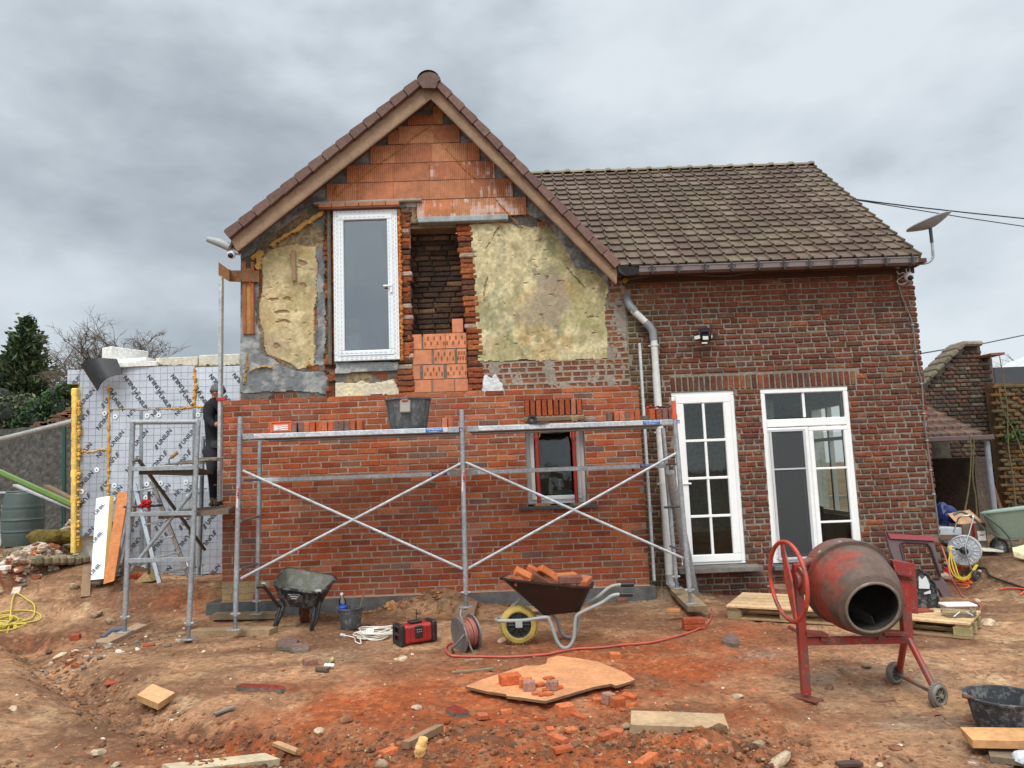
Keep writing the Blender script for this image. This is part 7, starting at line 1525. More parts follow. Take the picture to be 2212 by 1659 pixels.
# ---------- rocks ----------
RG = 'stones lying on the ground'
rk = [(1393 - 50 + 10, 1572, .05, 'grey round stone below the brick heap'), (1687, 1648, .08, 'big pale grey stone at the bottom, right of centre'), (1790, 1368 + 122, .045, 'dark brown stone between the mixer legs'), (1592, 1507, .045, 'flat pale stone left of the mixer foot'), (1562, 1487, .02, 'small round brown stone left of the flat pale one'), (1820, 1448, .05, 'long whitish stone beneath the mixer beam'), (1871, 1441, .07, 'broad tan stone half buried behind the mixer wheel'), (2135, 1350, .09, 'light stone on the mud right of the white boxes'), (902, 1536 - 5, .05, 'cream stone, front centre left'), (995, 1537 + 45, .04, 'stone just left of the dark timber'), (690, 1581, .035, 'white and red stone in orange dirt'), (870, 1425, .06, 'brown clod with pale flecks, centre'), (890, 1416, .035, 'pointed pale stone right of the brown clod'), (855, 1425, .025, 'small white stone left of the brown clod'), (205, 1278 + 54, .1, 'grey boulder in the side of the left pit'), (238, 1345, .09, 'second grey boulder in the left pit, right of the first'), (152, 1430, .05, 'white stone in the gully'), (130, 1420, .08, 'flat brown stone in the gully beside the white stone'), (105, 1410, .06, 'reddish stone at the upper end of the gully'), (160, 1270, .1, 'pale pointed stone by the upright board'), (215, 1630, .05, 'yellow sandstone flake at bottom left'), (28, 1535, .05, 'pale stone at the left edge on the mound'), (250, 1655, .04, 'white stone at the bottom edge left'), (2110, 1300, .06, 'pale stone right of the pallets'), (2030, 1262, .07, 'grey slab stone under the yellow reel'), (1640, 1592 + 20, .05, 'stone on the dirt clump by the wide plank'), (825, 1655, .05, 'pinkish stone at the bottom edge'), (1085, 1385, .05, 'brown stone behind the yellow wheel'), (1900, 1655, .03, 'small white stone, bottom right of centre')]
for x, y, r, lab in rk:
    p = gp(x, y); mb = MB(); c = C(184, 164, 138) if any(k in lab for k in ('pale', 'white', 'cream', 'yellow', 'light')) else (C(112, 84, 66) if 'brown' in lab or 'dark' in lab or 'red' in lab else C(150, 128, 104)); r *= .75; mb.rock((0, 0, r * .25), r, c, .6); o = mb.build('stone', 'rock'); o.location = p; tag(o, lab, 'stone', RG)
# pebbles, crumbs and clods: nobody could count them
rs_ = random.Random(11)
def scatter(name, label, n, size, cols, dens, kind='rock', flat=.6, boxy=0.0):
    mb = MB(); k = 0; tries = 0
    while k < n and tries < n * 60:
        tries += 1; x = rs_.uniform(-4.6, 5.6); y = -5.9 + 7.2 * rs_.random() ** 1.5
        if rs_.random() > dens(x, y): continue
        if (-.24 if 'lumps' in name else -.45) < y and XL - .1 < x < XR: continue
        s_ = size * math.exp(rs_.gauss(-.25, .5)); z = hz(x, y)
        if rs_.random() < boxy: mb.box((x, y, z + s_ * .25), (s_ * rs_.uniform(1, 2.2), s_ * rs_.uniform(.6, 1.3), s_ * .6), rot=(rs_.uniform(-.4, .4), rs_.uniform(-.4, .4), rs_.uniform(0, 3)), col=vary(rs_.choice(cols), .2, rs_))
        else: mb.rock((x, y, z + s_ * .15), s_, vary(rs_.choice(cols), .25, rs_), flat, rs_, 0)
        k += 1
    o = mb.build(name, kind); tag(o, label, name.replace('_', ' ')); o['kind'] = 'stuff'
rzf = lambda x, y: float(rough_zone(x, y))
scatter('pebbles', 'small pale pebbles and mortar crumbs strewn over the dirt', 1100, .0085, [C(190, 170, 140), C(206, 196, 180), C(150, 124, 98), C(176, 150, 120), C(120, 96, 76)], lambda x, y: .25 + .6 * rzf(x, y))
scatter('brick_crumbs', 'orange brick crumbs strewn over the dirt', 620, .010, [C(180, 84, 50), C(160, 70, 42), C(190, 100, 66), C(140, 70, 50)], lambda x, y: .12 + .9 * float(gau(x, y, GZ(1250, 1560), 1.3, .8)) + .5 * float(gau(x, y, GZ(1400, 1300), .8, .4)), boxy=.5)
scatter('dirt_clods', 'brown clods of loosened soil in the churned patches', 4600, .0115, [C(150, 104, 76), C(128, 90, 68), C(164, 116, 84), C(170, 104, 72), C(112, 82, 64)], lambda x, y: max(0, rzf(x, y) - .15) ** 1.3, kind='dirt', flat=.75)
scatter('soil_lumps', 'big brown soil lumps heaped against the foot of the new plinth', 700, .03, [C(146, 98, 70), C(128, 88, 66), C(160, 108, 78), C(112, 84, 68), C(166, 104, 74)], lambda x, y: min(1, 1.3 * float(gau(x, y, GZ(860, 1318), .9, .2)) + .5 * float(gau(x, y, GZ(1420, 1288), .5, .2))), flat=.75)
scatter('rubble', 'broken stone and mortar rubble along the foot of the walls', 520, .03, [C(146, 132, 116), C(170, 156, 138), C(150, 84, 62), C(116, 104, 94), C(192, 180, 164)], lambda x, y: min(1, float(gau(x, y, GZ(150, 1400), .9, .5)) * .35 + float(gau(x, y, GZ(330, 1262), 1.0, .25)) + .7 * float(gau(x, y, GZ(1560, 1265), .9, .12)) + .45 * float(gau(x, y, GZ(1410, 1285), .5, .2)) + .35 * float(gau(x, y, GZ(2150, 1250), 1.2, .6)) + .6 * float(gau(x, y, GZ(60, 1225), 1.2, .5)) + .5 * float(gau(x, y, GZ(230, 1330), .4, .4))), boxy=.35)
# yellow rope
p0 = gp(20, 1350); mb = MB(); pts = []
for k in range(7):
    cx_, cy_, ra, rb2 = p0.x + rs_.uniform(-.25, .0), p0.y + rs_.uniform(-.15, .12), rs_.uniform(.15, .34), rs_.uniform(.1, .22)
    for j in range(9): a = 2 * math.pi * j / 9; X_ = cx_ + ra * math.cos(a); Y_ = cy_ + rb2 * math.sin(a); pts.append(Vector((X_, Y_, hz(X_, Y_) + .02 + .01 * (k % 3) + .02 * math.sin(a + k))))
pts += [gp(30, 1290, .03), gp(60, 1300, .02), gp(74, 1312, .02), gp(72, 1335, .02), gp(50, 1345, .02), gp(10, 1352, .02)]
mb.tube(spline(pts, 4), .009, 6, C(190, 170, 66)); o = mb.build('yellow_hose', 'plastic', org=p0, smooth=True); tag(o, 'tangled thin yellow hose on the ground at the left edge', 'hose')
mb = MB(); pts = [gp(222, 1385, .03), gp(245, 1374, .06), gp(270, 1368, .05)]; mb.tube(spline(pts, 5), .035, 10, C(84, 84, 96)); o = mb.build('grey_hose', 'plastic', org=pts[0]); tag(o, 'short thick grey hose in the pit beside the split plank', 'hose')
mb = MB(); [mb.rock(gp(218 + 8 * i, 1392 - 5 * i, .03), .045, C(150, 138, 122), .6) for i in range(4)]; o = mb.build('grey_glove', 'cloth', org=gp(225, 1390)); tag(o, 'stiff grey work glove on the split plank', 'glove')
mb = MB(); p = gp(306, 1258); mb.slab([p + Vector((-.1, 0, 0)), p + Vector((.05, 0, .13)), p + Vector((.14, .0, .01))], (0, .18, 0), C(176, 150, 104)); o = mb.build('bent_card', 'wood', org=p); tag(o, 'bent tan board folded like a ridge beside the red bricks', 'board')
# ================= concrete mixer =================
RDM = C(154, 42, 36); mg = gp(1740, 1508); YM0 = mg.y
mixer = E('concrete_mixer', 'worn red concrete mixer with grey crusted drum and handwheel', 'concrete mixer', mg)
mf = gp(2028, 1524); mr = gp(1934, 1474)
yL = YM0; yR = (mf.y + mr.y) / 2
def LP(x, y): return P(x, y, yL)
def RP(x, y): return P(x, y, yR)
mb = MB(); mb.bar(LP(1721, 1218), LP(1741, 1500), .055, .05, RDM, up=(0, 1, 0)); mb.build('left_stand', 'paint', mixer)
mb = MB(); q = mg; mb.box(LP(1742, 1504) + Vector((0, 0, -.012)), (.09, .2, .015), rot=(0, 0, .6), col=C(120, 60, 50), bev=.003); mb.build('foot_plate', 'paint', mixer)
mb = MB(); mb.bar(LP(1724, 1385), RP(1960, 1381), .05, .048, RDM); mb.build('beam', 'paint', mixer)
for (x0_, y0_, x1_, y1_) in ((1737, 1366, 1783, 1370), (1902, 1366, 1955, 1368)):
    mb = MB(); mb.bar(P(x0_, y0_, yL), P(x1_, y1_, yL), .1, .025, C(128, 44, 36)); mb.bar(P(x1_ - 2 if x0_ < 1800 else x0_ + 2, y1_, yL - .03), P(x1_ - 2 if x0_ < 1800 else x0_ + 2, y1_ + 16, yL - .03), .05, .015, C(120, 50, 42), up=(0, 1, 0)); mb.build('cross_plate', 'paint', mixer)
mb = MB(); mb.tube([LP(1703, 1354), LP(1740, 1374)], .012, 8, RDM); mb.build('foot_lever', 'paint', mixer)
mb = MB(); mb.bar(RP(1949, 1245), RP(1960, 1384), .065, .055, RDM, up=(0, 1, 0)); mb.build('right_stand', 'paint', mixer)
ya_ = mf.y; yb_ = mr.y; wf = P(2026, 1502, mf.y + .0); wr = P(1933, 1454, mr.y)
mb = MB(); mb.tube([RP(1961, 1376), wf + (RP(1961, 1376) - wf) * .06], .022, 10, RDM); mb.build('leg', 'paint', mixer)
mb = MB(); mb.tube([RP(1954, 1382), wr + Vector((.03, 0, 0))], .022, 10, RDM); mb.build('leg', 'paint', mixer)
mb = MB(); mb.tube([wr, wf], .012, 8, C(110, 92, 84)); mb.build('axle', 'paint', mixer)
axw = (wf - wr).normalized()
for c_, R in ((wf, .073), (wr, .073)):
    wo = grp(mixer, 'wheel'); mts = [MB(), MB()]; wheel(mts, Vector((c_.x, c_.y, c_.z)), R, .05, axw if False else Vector((.45, -1, 0)), C(110, 100, 90), C(84, 78, 70), 28, 8); mts[0].build('tyre', 'tub', wo, auto=40); mts[1].build('rim', 'tub', wo, auto=40)
# drum
mc = P(1886, 1313, yL - .24); bc = P(1812, 1236, yL + .26); ax = (mc - bc).normalized(); Ld = (mc - bc).length; M = ax.to_track_quat('Z', 'Y').to_matrix().to_4x4(); M.translation = bc
RB = .285
dr = grp(mixer, 'drum')
prof = [(0, -.14), (.10, -.14), (.17, -.12), (.23, -.06), (.27, .02), (RB, .10), (RB + .006, .16), (RB + .03, .165), (RB + .03, .185), (RB + .004, .19), (RB - .005, .26), (.272, .34), (.245, .42), (.215, .50), (.185, Ld - .03), (.172, Ld)]
s_ = (Ld) / .62; prof = [(r, z if z < .2 else .19 + (z - .19) * (Ld - .19) / (Ld - .19)) for r, z in prof]
prof = sorted(prof, key=lambda q: q[1])
CLN = 0; cl = [C(178, 60, 50)] * 4 + [C(150, 90, 78)] * 2 + [C(120, 108, 98)] * 4 + [C(150, 68, 56), C(128, 76, 64), C(110, 86, 74), C(112, 98, 86), C(124, 112, 100)] + [C(120, 110, 100)] * 3
mb = MB(); mb.lathe(prof, 64, M)
for k_, f_ in enumerate(mb.f):
    ring_, ai = divmod(k_, 64); c0 = M.inverted() @ ((Vector(mb.v[f_[0]]) + Vector(mb.v[f_[2]])) / 2); n_ = float(fbm(c0.x * 2 + c0.y, c0.z * 3 + c0.y * 2, 2.2, 4)); rn = {0: .62, 1: .62, 2: .6, 3: .6, 4: .45, 5: .3, 6: .1, 7: .1, 8: .1, 9: .28, 10: .55, 11: .48, 12: .3, 13: .12}.get(ring_, .05)
    mb.c[k_] = cc(C(92, 74, 64), C(142, 58, 49), max(0, min(1, (rn + (n_ - .5) * 2.4 - .15) * 1.7))) if ring_ > 5 or ring_ < 2 else cc(C(104, 78, 71), C(146, 56, 48), max(0, min(1, .4 + (n_ - .45) * 4)))
mb.build('drum_shell', 'tile', dr, auto=35)
mb = MB(); mb.tube([M @ Vector((.172 * math.cos(a), .172 * math.sin(a), Ld)) for a in [2 * math.pi * k / 40 for k in range(40)]], .01, 8, C(112, 100, 86), closed=True); mb.build('mouth_rim', 'tub', dr, smooth=True)
mb = MB(); inner = [(.166, Ld), (.18, Ld - .04), (.235, Ld - .2), (.27, .2), (.26, .05), (.16, -.1), (0, -.12)]; mb.lathe(inner, 40, M, C(70, 64, 58)); 
for k in range(3):
    a = 2 * math.pi * k / 3 + .4; e1 = Vector((math.cos(a), math.sin(a), 0)); e2 = Vector((math.cos(a + .5), math.sin(a + .5), 0)); mb.slab([M @ (e1 * .25 + Vector((0, 0, .1))), M @ (e1 * .15 + Vector((0, 0, .1))), M @ (e2 * .14 + Vector((0, 0, .4))), M @ (e2 * .22 + Vector((0, 0, .4)))], M.to_3x3() @ Vector((.006, 0, 0)), C(80, 72, 64))
mb.build('drum_inside', 'cement', dr, auto=40)
mb = MB()
for k in range(12):
    a = 2 * math.pi * k / 12 + .2; mb.tube([M @ Vector(((RB + .002) * math.cos(a), (RB + .002) * math.sin(a), .13)), M @ Vector(((RB + .014) * math.cos(a), (RB + .014) * math.sin(a), .13))], .012, 6, C(150, 140, 130))
mb.build('drum_bolt', 'tub', dr)
# yoke from the stands round the drum
mb = MB(); mb.tube(spline([LP(1722, 1260), LP(1724, 1236), P(1733, 1220, yL + .05), P(1752, 1214, yL + .1), P(1775, 1225, yL + .16)], 5), .03, 12, RDM); mb.build('yoke', 'paint', mixer, smooth=True)
mb = MB(); mb.tube([RP(1945, 1256), P(1925, 1262, yL + .0)], .02, 10, RDM); mb.build('pivot', 'paint', mixer)
# handwheel
hc = P(1702, 1255, yL - .02); hax = Vector((.995, .105, 0)).normalized(); Mh = hax.to_track_quat('Z', 'Y').to_matrix().to_4x4(); Mh.translation = hc; HR = (P(1702, 1170, yL).z - P(1702, 1340, yL).z) / 2
hw = grp(mixer, 'handwheel'); mb = MB(); mb.tube([Mh @ Vector((HR * math.cos(a), HR * math.sin(a), 0)) for a in [2 * math.pi * k / 56 for k in range(56)]], .0145, 10, C(196, 60, 50), closed=True); mb.build('wheel_ring', 'paint', hw, smooth=True)
mb = MB(); u = (P(1671, 1212, yL) - hc); up_ = Mh.to_3x3() @ Vector((1, 0, 0)); 
tA = Mh @ (Mh.inverted() @ P(1672, 1214, yL)); a_ = Mh.inverted() @ P(1671, 1213, yL); a_.z = 0; a_ = a_.normalized() * HR; b_ = -a_
prp = Vector((-a_.y, a_.x, 0)).normalized() * .028
mb.slab([Mh @ (a_ * .98 + prp * .6), Mh @ (prp * 1.7), Mh @ (b_ * .98 + prp * .6), Mh @ (b_ * .98 - prp * .6), Mh @ (-prp * 1.7), Mh @ (a_ * .98 - prp * .6)], hax * .012, C(186, 66, 54)); mb.build('wheel_spoke', 'paint', hw)
mb = MB(); Mg = Mh.copy(); Mg.translation = hc + hax * .05; mb.lathe([(0, 0), (.05, 0), (.055, .01), (.055, .025), (.03, .03), (.03, .06), (0, .06)], 20, Mg, C(170, 80, 62)); mb.lathe([(.06, .02), (.095, .02), (.095, .035), (.06, .035)], 24, Mg, C(150, 76, 62)); mb.build('gear', 'paint', mixer, auto=40)
# motor cover
mcv = grp(mixer, 'motor_cover'); q = [P(1929, 1212, yR - .02), P(1978, 1220, yR + .1), P(1985, 1324, yR + .1), P(1962, 1325, yR + .0), P(1948, 1290, yR - .04)]; mb = MB(); mb.slab([P(1928, 1211, yR - .04), P(1977, 1219, yR - .0), P(1984, 1326, yR), P(1965, 1324, yR - .02), P(1948, 1296, yR - .04), P(1936, 1246, yR - .04)], (.02, .16, 0), C(150, 40, 36)); mb.build('cover_shell', 'paint', mcv); mb = MB(); mb.bar(P(1938, 1238, yR - .06), P(1972, 1246, yR - .03), .02, .022, C(130, 34, 32)); mb.bar(P(1940, 1246, yR - .05), P(1972, 1253, yR - .03), .02, .008, C(60, 20, 20)); mb.build('cover_handle', 'paint', mcv)
# ---------- pallets ----------
def pallet(name, fl, fr, dep, lab, gr):
    a = gp(*fl); b = gp(*fr); z = (a.z + b.z) / 2; a.z = b.z = z; d = (b - a); L_ = d.length; x = d.normalized(); y = Vector((-x.y, x.x, 0)); o = E(name, lab, 'pallet', (a + b) / 2, gr); T = lambda u, v, w_: a + x * u + y * v + Vector((0, 0, w_)); R3 = Matrix((x, y, Vector((0, 0, 1)))).transposed()
    PC = C(206, 174, 130)
    for k in range(5): mb = MB(); v = dep * (.06 + .22 * k); mb.box(T(L_ / 2, v, .133), (L_, dep * .165, .022), rot=R3, col=vary(PC, .08), bev=.003); mb.build('top_board', 'wood', o)
    for u in (.06, .5, .94): mb = MB(); mb.box(T(L_ * u, dep * .5, .111), (.1, dep, .022), rot=R3, col=vary(C(180, 150, 108), .08), bev=.003); mb.build('stringer_board', 'wood', o)
    for u in (.06, .5, .94):
        for v in (.08, .5, .92): mb = MB(); mb.box(T(L_ * u, dep * v, .061), (.14, .1, .078), rot=R3, col=vary(C(150, 136, 96), .1), bev=.004); mb.build('block', 'wood', o)
    for v in (.08, .5, .92): mb = MB(); mb.box(T(L_ / 2, dep * v, .011), (L_, .1, .02), rot=R3, col=vary(C(160, 132, 96), .08), bev=.003); mb.build('bottom_board', 'wood', o)
    return o
pallet('pallet', (1571, 1336), (1840, 1356), .8, 'wooden pallet behind the mixer handwheel, left one', 'wooden pallets')
pallet('pallet', (1800, 1352), (2100, 1384), .62, 'wooden pallet under the white box, right one', 'wooden pallets')
# white box on the pallet
pb_ = P(2066, 1332, gp(2090, 1375).y + .2); bz = gp(2090, 1380).z + .146; py_ = gp(2090, 1380).y + .22; x0, x1 = P(2038, 1320, py_).x, P(2103, 1325, py_).x; wbx = E('white_box', 'translucent white plastic box with lid on the right pallet', 'box', ((x0 + x1) / 2, py_, bz)); mb = MB(); mb.box(((x0 + x1) / 2, py_, bz + .05), ((x1 - x0) * .93, .15, .1), rot=(0, 0, -.12), bev=.015); mb.build('box_body', 'film', wbx); mb = MB(); mb.box(((x0 + x1) / 2, py_, bz + .108), ((x1 - x0), .17, .02), rot=(0, 0, -.12), col=C(226, 226, 224), bev=.008); mb.build('box_lid', 'upvc', wbx)
mb = MB(); mb.tube([((x0 + x1) / 2 - .1, py_ - .09, bz + .02), ((x0 + x1) / 2 - .04, py_ - .09, bz + .06)], .004, 5, C(230, 230, 228)); mb.tube([((x0 + x1) / 2 + .02, py_ - .09, bz + .06), ((x0 + x1) / 2 + .08, py_ - .085, bz + .02)], .004, 5, C(230, 230, 228)); mb.build('box_handle', 'upvc', wbx)
mb = MB(); p = P(1985, 1330, gp(2000, 1372).y + .3); mb.box((p.x, p.y, bz + .012), (.22, .14, .02), rot=(0, 0, .1), col=C(150, 66, 52), bev=.003); o = mb.build('red_board', 'wood', org=p); tag(o, 'reddish board lying on the right pallet beside the black cover', 'board')
# black curved cover with sticker
yC = gp(2000, 1372).y + .42; cv = E('black_cover', 'curved black plastic cover with torn white label behind the motor cover', 'cover', P(2000, 1335, yC)); o_ = [(1926, 1219), (1950, 1222), (1985, 1229), (2006, 1243), (2020, 1262), (2027, 1290), (2031, 1335), (2020, 1336), (1960, 1327), (1944, 1290), (1930, 1246)]
mb = MB(); mb.slab([P(x, y, yC) for x, y in o_], (0, .05, 0), C(30, 31, 33)); rim_ = [P(x, y, yC - .01) for x, y in o_[:8]]; mb.tube(rim_, .01, 6, C(44, 44, 46)); mb.build('cover_panel', 'tub', cv)
for i_, q_ in enumerate((((1985, 1244), (1992, 1252), (2000, 1244), (2008, 1262), (2008, 1272), (1985, 1271)), ((1996, 1281), (2010, 1275), (2011, 1282), (1997, 1284)), ((2009, 1315), (2023, 1315), (2023, 1324), (2009, 1323)))): mb = MB(); mb.slab([P(x, y, yC - .012) for x, y in q_], (0, .006, 0), C(200, 202, 206)); mb.build('sticker', 'upvc', cv)
# dark red panel frame (vehicle body part) leaning on the wing
yV = -.45; vf = E('panel_frame', 'dark brown vehicle side panel with window opening, leaning on the wing corner', 'vehicle panel', P(2000, 1265, yV)); f_ = lambda pts: [P(x, y, yV - .25 * (y - 1150) / 130) for x, y in pts]
out_ = [(1913, 1152), (2015, 1160), (2022, 1190), (2032, 1240), (2045, 1262), (2059, 1290), (2038, 1291), (2028, 1272), (2010, 1268), (1960, 1262), (1940, 1230), (1926, 1195)]
inn = [(1944, 1176), (1952, 1172), (2002, 1175), (2010, 1184), (2031, 1245), (2027, 1250), (1968, 1246), (1955, 1220)]
mb = MB(); A = f_(out_); B = f_(inn); DR = C(84, 62, 62)
po = [f_([(1913, 1152), (2015, 1160), (2002, 1175), (1952, 1172)]), f_([(1913, 1152), (1952, 1172), (1944, 1176), (1955, 1220), (1968, 1246), (1960, 1262), (1940, 1230), (1926, 1195)]), f_([(2015, 1160), (2022, 1190), (2032, 1240), (2045, 1262), (2059, 1290), (2038, 1291), (2028, 1272), (2027, 1250), (2031, 1245), (2010, 1184), (2002, 1175)]), f_([(1968, 1246), (2027, 1250), (2028, 1272), (2010, 1268), (1960, 1262)])]
for q in po: mb.slab(q, (0, .05, 0), DR)
mb.build('panel_shell', 'plastic', vf); mb = MB(); mb.slab(f_([(1915, 1152), (2016, 1158), (2019, 1168), (1921, 1163)]), (-.0, -.03, 0), C(142, 48, 60)); mb.build('painted_edge', 'plastic', vf); mb = MB(); mb.tube([p + Vector((0, -.01, 0)) for p in B] + [B[0] + Vector((0, -.01, 0))], .012, 6, C(40, 30, 32)); mb.build('window_seal', 'plastic', vf)
# ---------- hose reel with yellow hose ----------
yH = gp(2080, 1252).y; hr = E('hose_reel', 'silver hose reel on a trolley wound with yellow hose', 'hose reel', gp(2070, 1252)); hcn = P(2083, 1189, yH); axh = Vector((-.55, -.8, .05)).normalized(); M = axh.to_track_quat('Z', 'Y').to_matrix().to_4x4(); RH = .17
for s_, nm in ((.1, 'front_flange'), (-.1, 'rear_flange')):
    M.translation = hcn + axh * (s_ - .1); mb = MB(); mb.lathe([(0, .01), (RH * .45, .012), (RH * .5, 0), (RH * .94, 0), (RH * .97, .012), (RH * 1.02, .01), (RH * 1.02, -.01), (0, -.01)], 40, M, C(172, 178, 182) if s_ > 0 else C(206, 208, 208))
    if s_ > 0:
        for k in range(18): a = 2 * math.pi * k / 18; e_ = Vector((math.cos(a), math.sin(a), 0)); mb.tube([M @ (e_ * RH * .58 + Vector((0, 0, .003))), M @ (e_ * RH * .9 + Vector((0, 0, .003)))], .006, 5, C(214, 218, 220))
    mb.build(nm, 'galv', hr, auto=35)
mb = MB()
for k in range(11): M.translation = hcn + axh * (-.18 + .016 * k); ra = RH * random.uniform(.8, .9); mb.tube([M @ Vector((ra * math.cos(a), ra * math.sin(a) + (-.04 if math.sin(a) < -.6 else 0), 0)) for a in [2 * math.pi * j / 26 for j in range(26)]], .0095, 6, vary(C(200, 176, 50), .1), closed=True)
for k in range(3): mb.tube(spline([P(2056 - 4 * k, 1180, yH), P(2050 + 6 * k, 1215, yH - .03), P(2062 + 5 * k, 1244, yH - .06), P(2090, 1252 - k * 3, yH - .06), P(2112 - k * 2, 1220, yH - .05)], 5), .009, 6, C(204, 180, 54))
mb.build('yellow_hose', 'plastic', hr, smooth=True)
mb = MB(); mb.tube(spline([P(2060, 1150, yH + .1), P(2068, 1125, yH + .08), P(2075, 1117, yH), P(2096, 1113, yH - .05), P(2102, 1118, yH - .08), P(2094, 1150, yH - .09), P(2085, 1185, yH - .1), P(2100, 1235, yH - .1)], 5), .009, 8, C(186, 190, 192)); mb.build('trolley_handle', 'steel', hr, smooth=True)
mb = MB(); M.translation = hcn + axh * .03; mb.rock(hcn + axh * .05, .055, C(26, 26, 28), .8); mb.bar(hcn + axh * .05, P(2065, 1186, yH - .1), .03, .02, C(26, 26, 28)); mb.build('crank', 'plastic', hr)
c_ = P(2109, 1244, yH - .12); wo = grp(hr, 'wheel'); mts = [MB(), MB()]; wheel(mts, c_, .058, .04, (.3, -1, 0), C(60, 58, 56), C(70, 66, 62), 20, 6); mts[0].build('tyre', 'plastic', wo, auto=40); mts[1].build('rim', 'plastic', wo, auto=40)
def grnd_tube(name, pts, r, col, lab, cat, grp_=None, n=5):
    w_ = spline([gp(x, y, r + .004) for x, y in pts], n); w_ = [Vector((p.x, p.y, max(p.z, hz(p.x, p.y) + r * .7))) for p in w_]; mb = MB(); mb.tube(w_, r, 7, col); o = mb.build(name, 'plastic', org=w_[0], smooth=True); return tag(o, lab, cat, grp_)
grnd_tube('extension_lead', [(2040, 1252), (2070, 1258), (2100, 1262), (2085, 1254), (2060, 1262), (2092, 1266), (2088, 1272), (2076, 1272)], .008, C(226, 90, 54), 'bright orange cord tangled on the ground under the hose reel', 'cord')
grnd_tube('extension_lead', [(2158, 1276), (2180, 1272), (2206, 1274), (2214, 1278), (2204, 1288)], .008, C(222, 84, 50), 'short loop of orange cord at the right edge', 'cord')
grnd_tube('black_hose', [(2110, 1230), (2130, 1232), (2138, 1246), (2160, 1256), (2190, 1266), (2230, 1280)], .014, C(40, 38, 38), 'black hose running right from the hose reel', 'hose')
mb = MB(); w_ = spline([P(2034, 1180, yV - .1), P(2046, 1215, yV - .2), P(2056, 1250, -.8)] + [gp(2080, 1290, .01), gp(2115, 1308, .01), gp(2116, 1322, .01), gp(2098, 1326, .01)], 6); mb.tube(w_, .009, 7, C(176, 84, 84)); o = mb.build('pink_hose', 'plastic', org=w_[-1], smooth=True); tag(o, 'pink hose hanging over the dark vehicle panel down to the white box', 'hose')
mb = MB(); p = gp(2052, 1246); [mb.box(p + Vector((.07 * i, .1, .03 + .02 * (i % 2))), (.12, .1, .06), rot=(.2, .3 * i, .5 * i), col=vary(C(206, 40, 62), .1), bev=.015) for i in range(4)]; o = mb.build('red_tool_bag', 'cloth', org=p); tag(o, 'crumpled bright red bag under the hose reel', 'bag')
# ---------- green wheelbarrow ----------
gy_ = gp(2160, 1200).y; gw = E('wheelbarrow', 'pale green wheelbarrow at the right edge, seen from the side', 'wheelbarrow', gp(2160, 1210), 'wheelbarrows')
tray(gw, P(2118, 1110, gy_ - .1), P(2310, 1090, gy_ - .1), P(2135, 1104, gy_ + .45), P(2320, 1080, gy_ + .45), P(2150, 1160, gy_), P(2270, 1162, gy_), P(2155, 1152, gy_ + .35), P(2270, 1152, gy_ + .35), C(124, 140, 122), C(150, 172, 160), kind='tub')
mb = MB(); mb.tube(spline([P(2060, 1112, gy_ - .1), P(2078, 1106, gy_ - .1), P(2105, 1122, gy_ - .05), P(2130, 1145, gy_), P(2170, 1165, gy_), P(2200, 1166, gy_)], 5), .015, 8, C(78, 86, 80)); mb.tube([P(2124, 1111, gy_ - .14), P(2162, 1140, gy_ - .14), P(2180, 1160, gy_ - .14), P(2196, 1200, gy_ - .14)], .015, 8, C(84, 92, 88)); mb.tube([P(2150, 1150, gy_ + .1), P(2155, 1180, gy_ + .1)], .014, 8, C(84, 92, 88)); mb.tube([P(2212, 1160, gy_ - .05), P(2214, 1200, gy_ - .05)], .015, 8, C(110, 118, 116)); mb.build('frame_tube', 'plastic', gw)
mts = [MB(), MB()]; wheel(mts, P(2158, 1182, gy_ + .2), .125, .07, (.2, -1, 0), C(46, 46, 46), C(150, 152, 152), 26, 8); wo = grp(gw, 'wheel'); mts[0].build('tyre', 'plastic', wo, auto=40); mts[1].build('rim', 'plastic', wo, auto=40)
# carton, blue bag and bits beside it
cy_ = gp(2085, 1200).y + .1; cbx = E('open_carton', 'open brown and white carton with printed side behind the hose reel', 'carton', P(2085, 1200, cy_)); x0, x1 = P(2066, 1170, cy_).x, P(2120, 1170, cy_).x; z0_, z1_ = P(2085, 1200, cy_).z, P(2085, 1130, cy_).z
mb = MB(); mb.box(((x0 + x1) / 2, cy_, (z0_ + z1_) / 2), (x1 - x0, .25, z1_ - z0_), rot=(0, 0, .1), col=C(110, 96, 84), bev=.004); mb.box((x1 - .07, cy_ - .13, (z0_ + z1_) / 2 + .05), (.1, .01, .12), col=C(220, 216, 214)); mb.box((x1 - .17, cy_ - .135, (z0_ + z1_) / 2), (.03, .01, z1_ - z0_), col=C(140, 26, 34)); mb.box((x1 - .07, cy_ - .137, (z0_ + z1_) / 2 + .06), (.06, .004, .014), col=C(190, 50, 60)); mb.build('carton_body', 'matte', cbx)
mb = MB(); mb.slab([(x0 - .02, cy_ - .1, z1_), (x1 - .02, cy_ - .12, z1_ + .01), (x1 - .06, cy_ + .08, z1_ + .16), (x0 - .02, cy_ + .1, z1_ + .12)], (0, .004, -.004), C(178, 140, 108)); mb.build('carton_flap', 'matte', cbx)
mb = MB(); cyb = .5; [mb.rock(P(2034 + 5 * i, 1104 + 12 * (i % 3), cyb), .09, vary(C(24, 42, 92), .2), 1.2) for i in range(6)]; o = mb.build('blue_bag', 'plastic', org=P(2036, 1140, cyb)); tag(o, 'crumpled blue plastic bag in the dark opening of the lean-to', 'bag')
mb = MB(); mb.box(P(2040, 1146, .35), (.4, .3, .1), rot=(0, .05, 0), col=C(176, 182, 188), bev=.01); mb.box(P(2042, 1158, .35), (.38, .3, .08), col=C(110, 90, 70), bev=.01); o = mb.build('grey_crate', 'plastic', org=P(2040, 1165, .3)); tag(o, 'grey crate on a wooden box in the lean-to opening', 'crate')
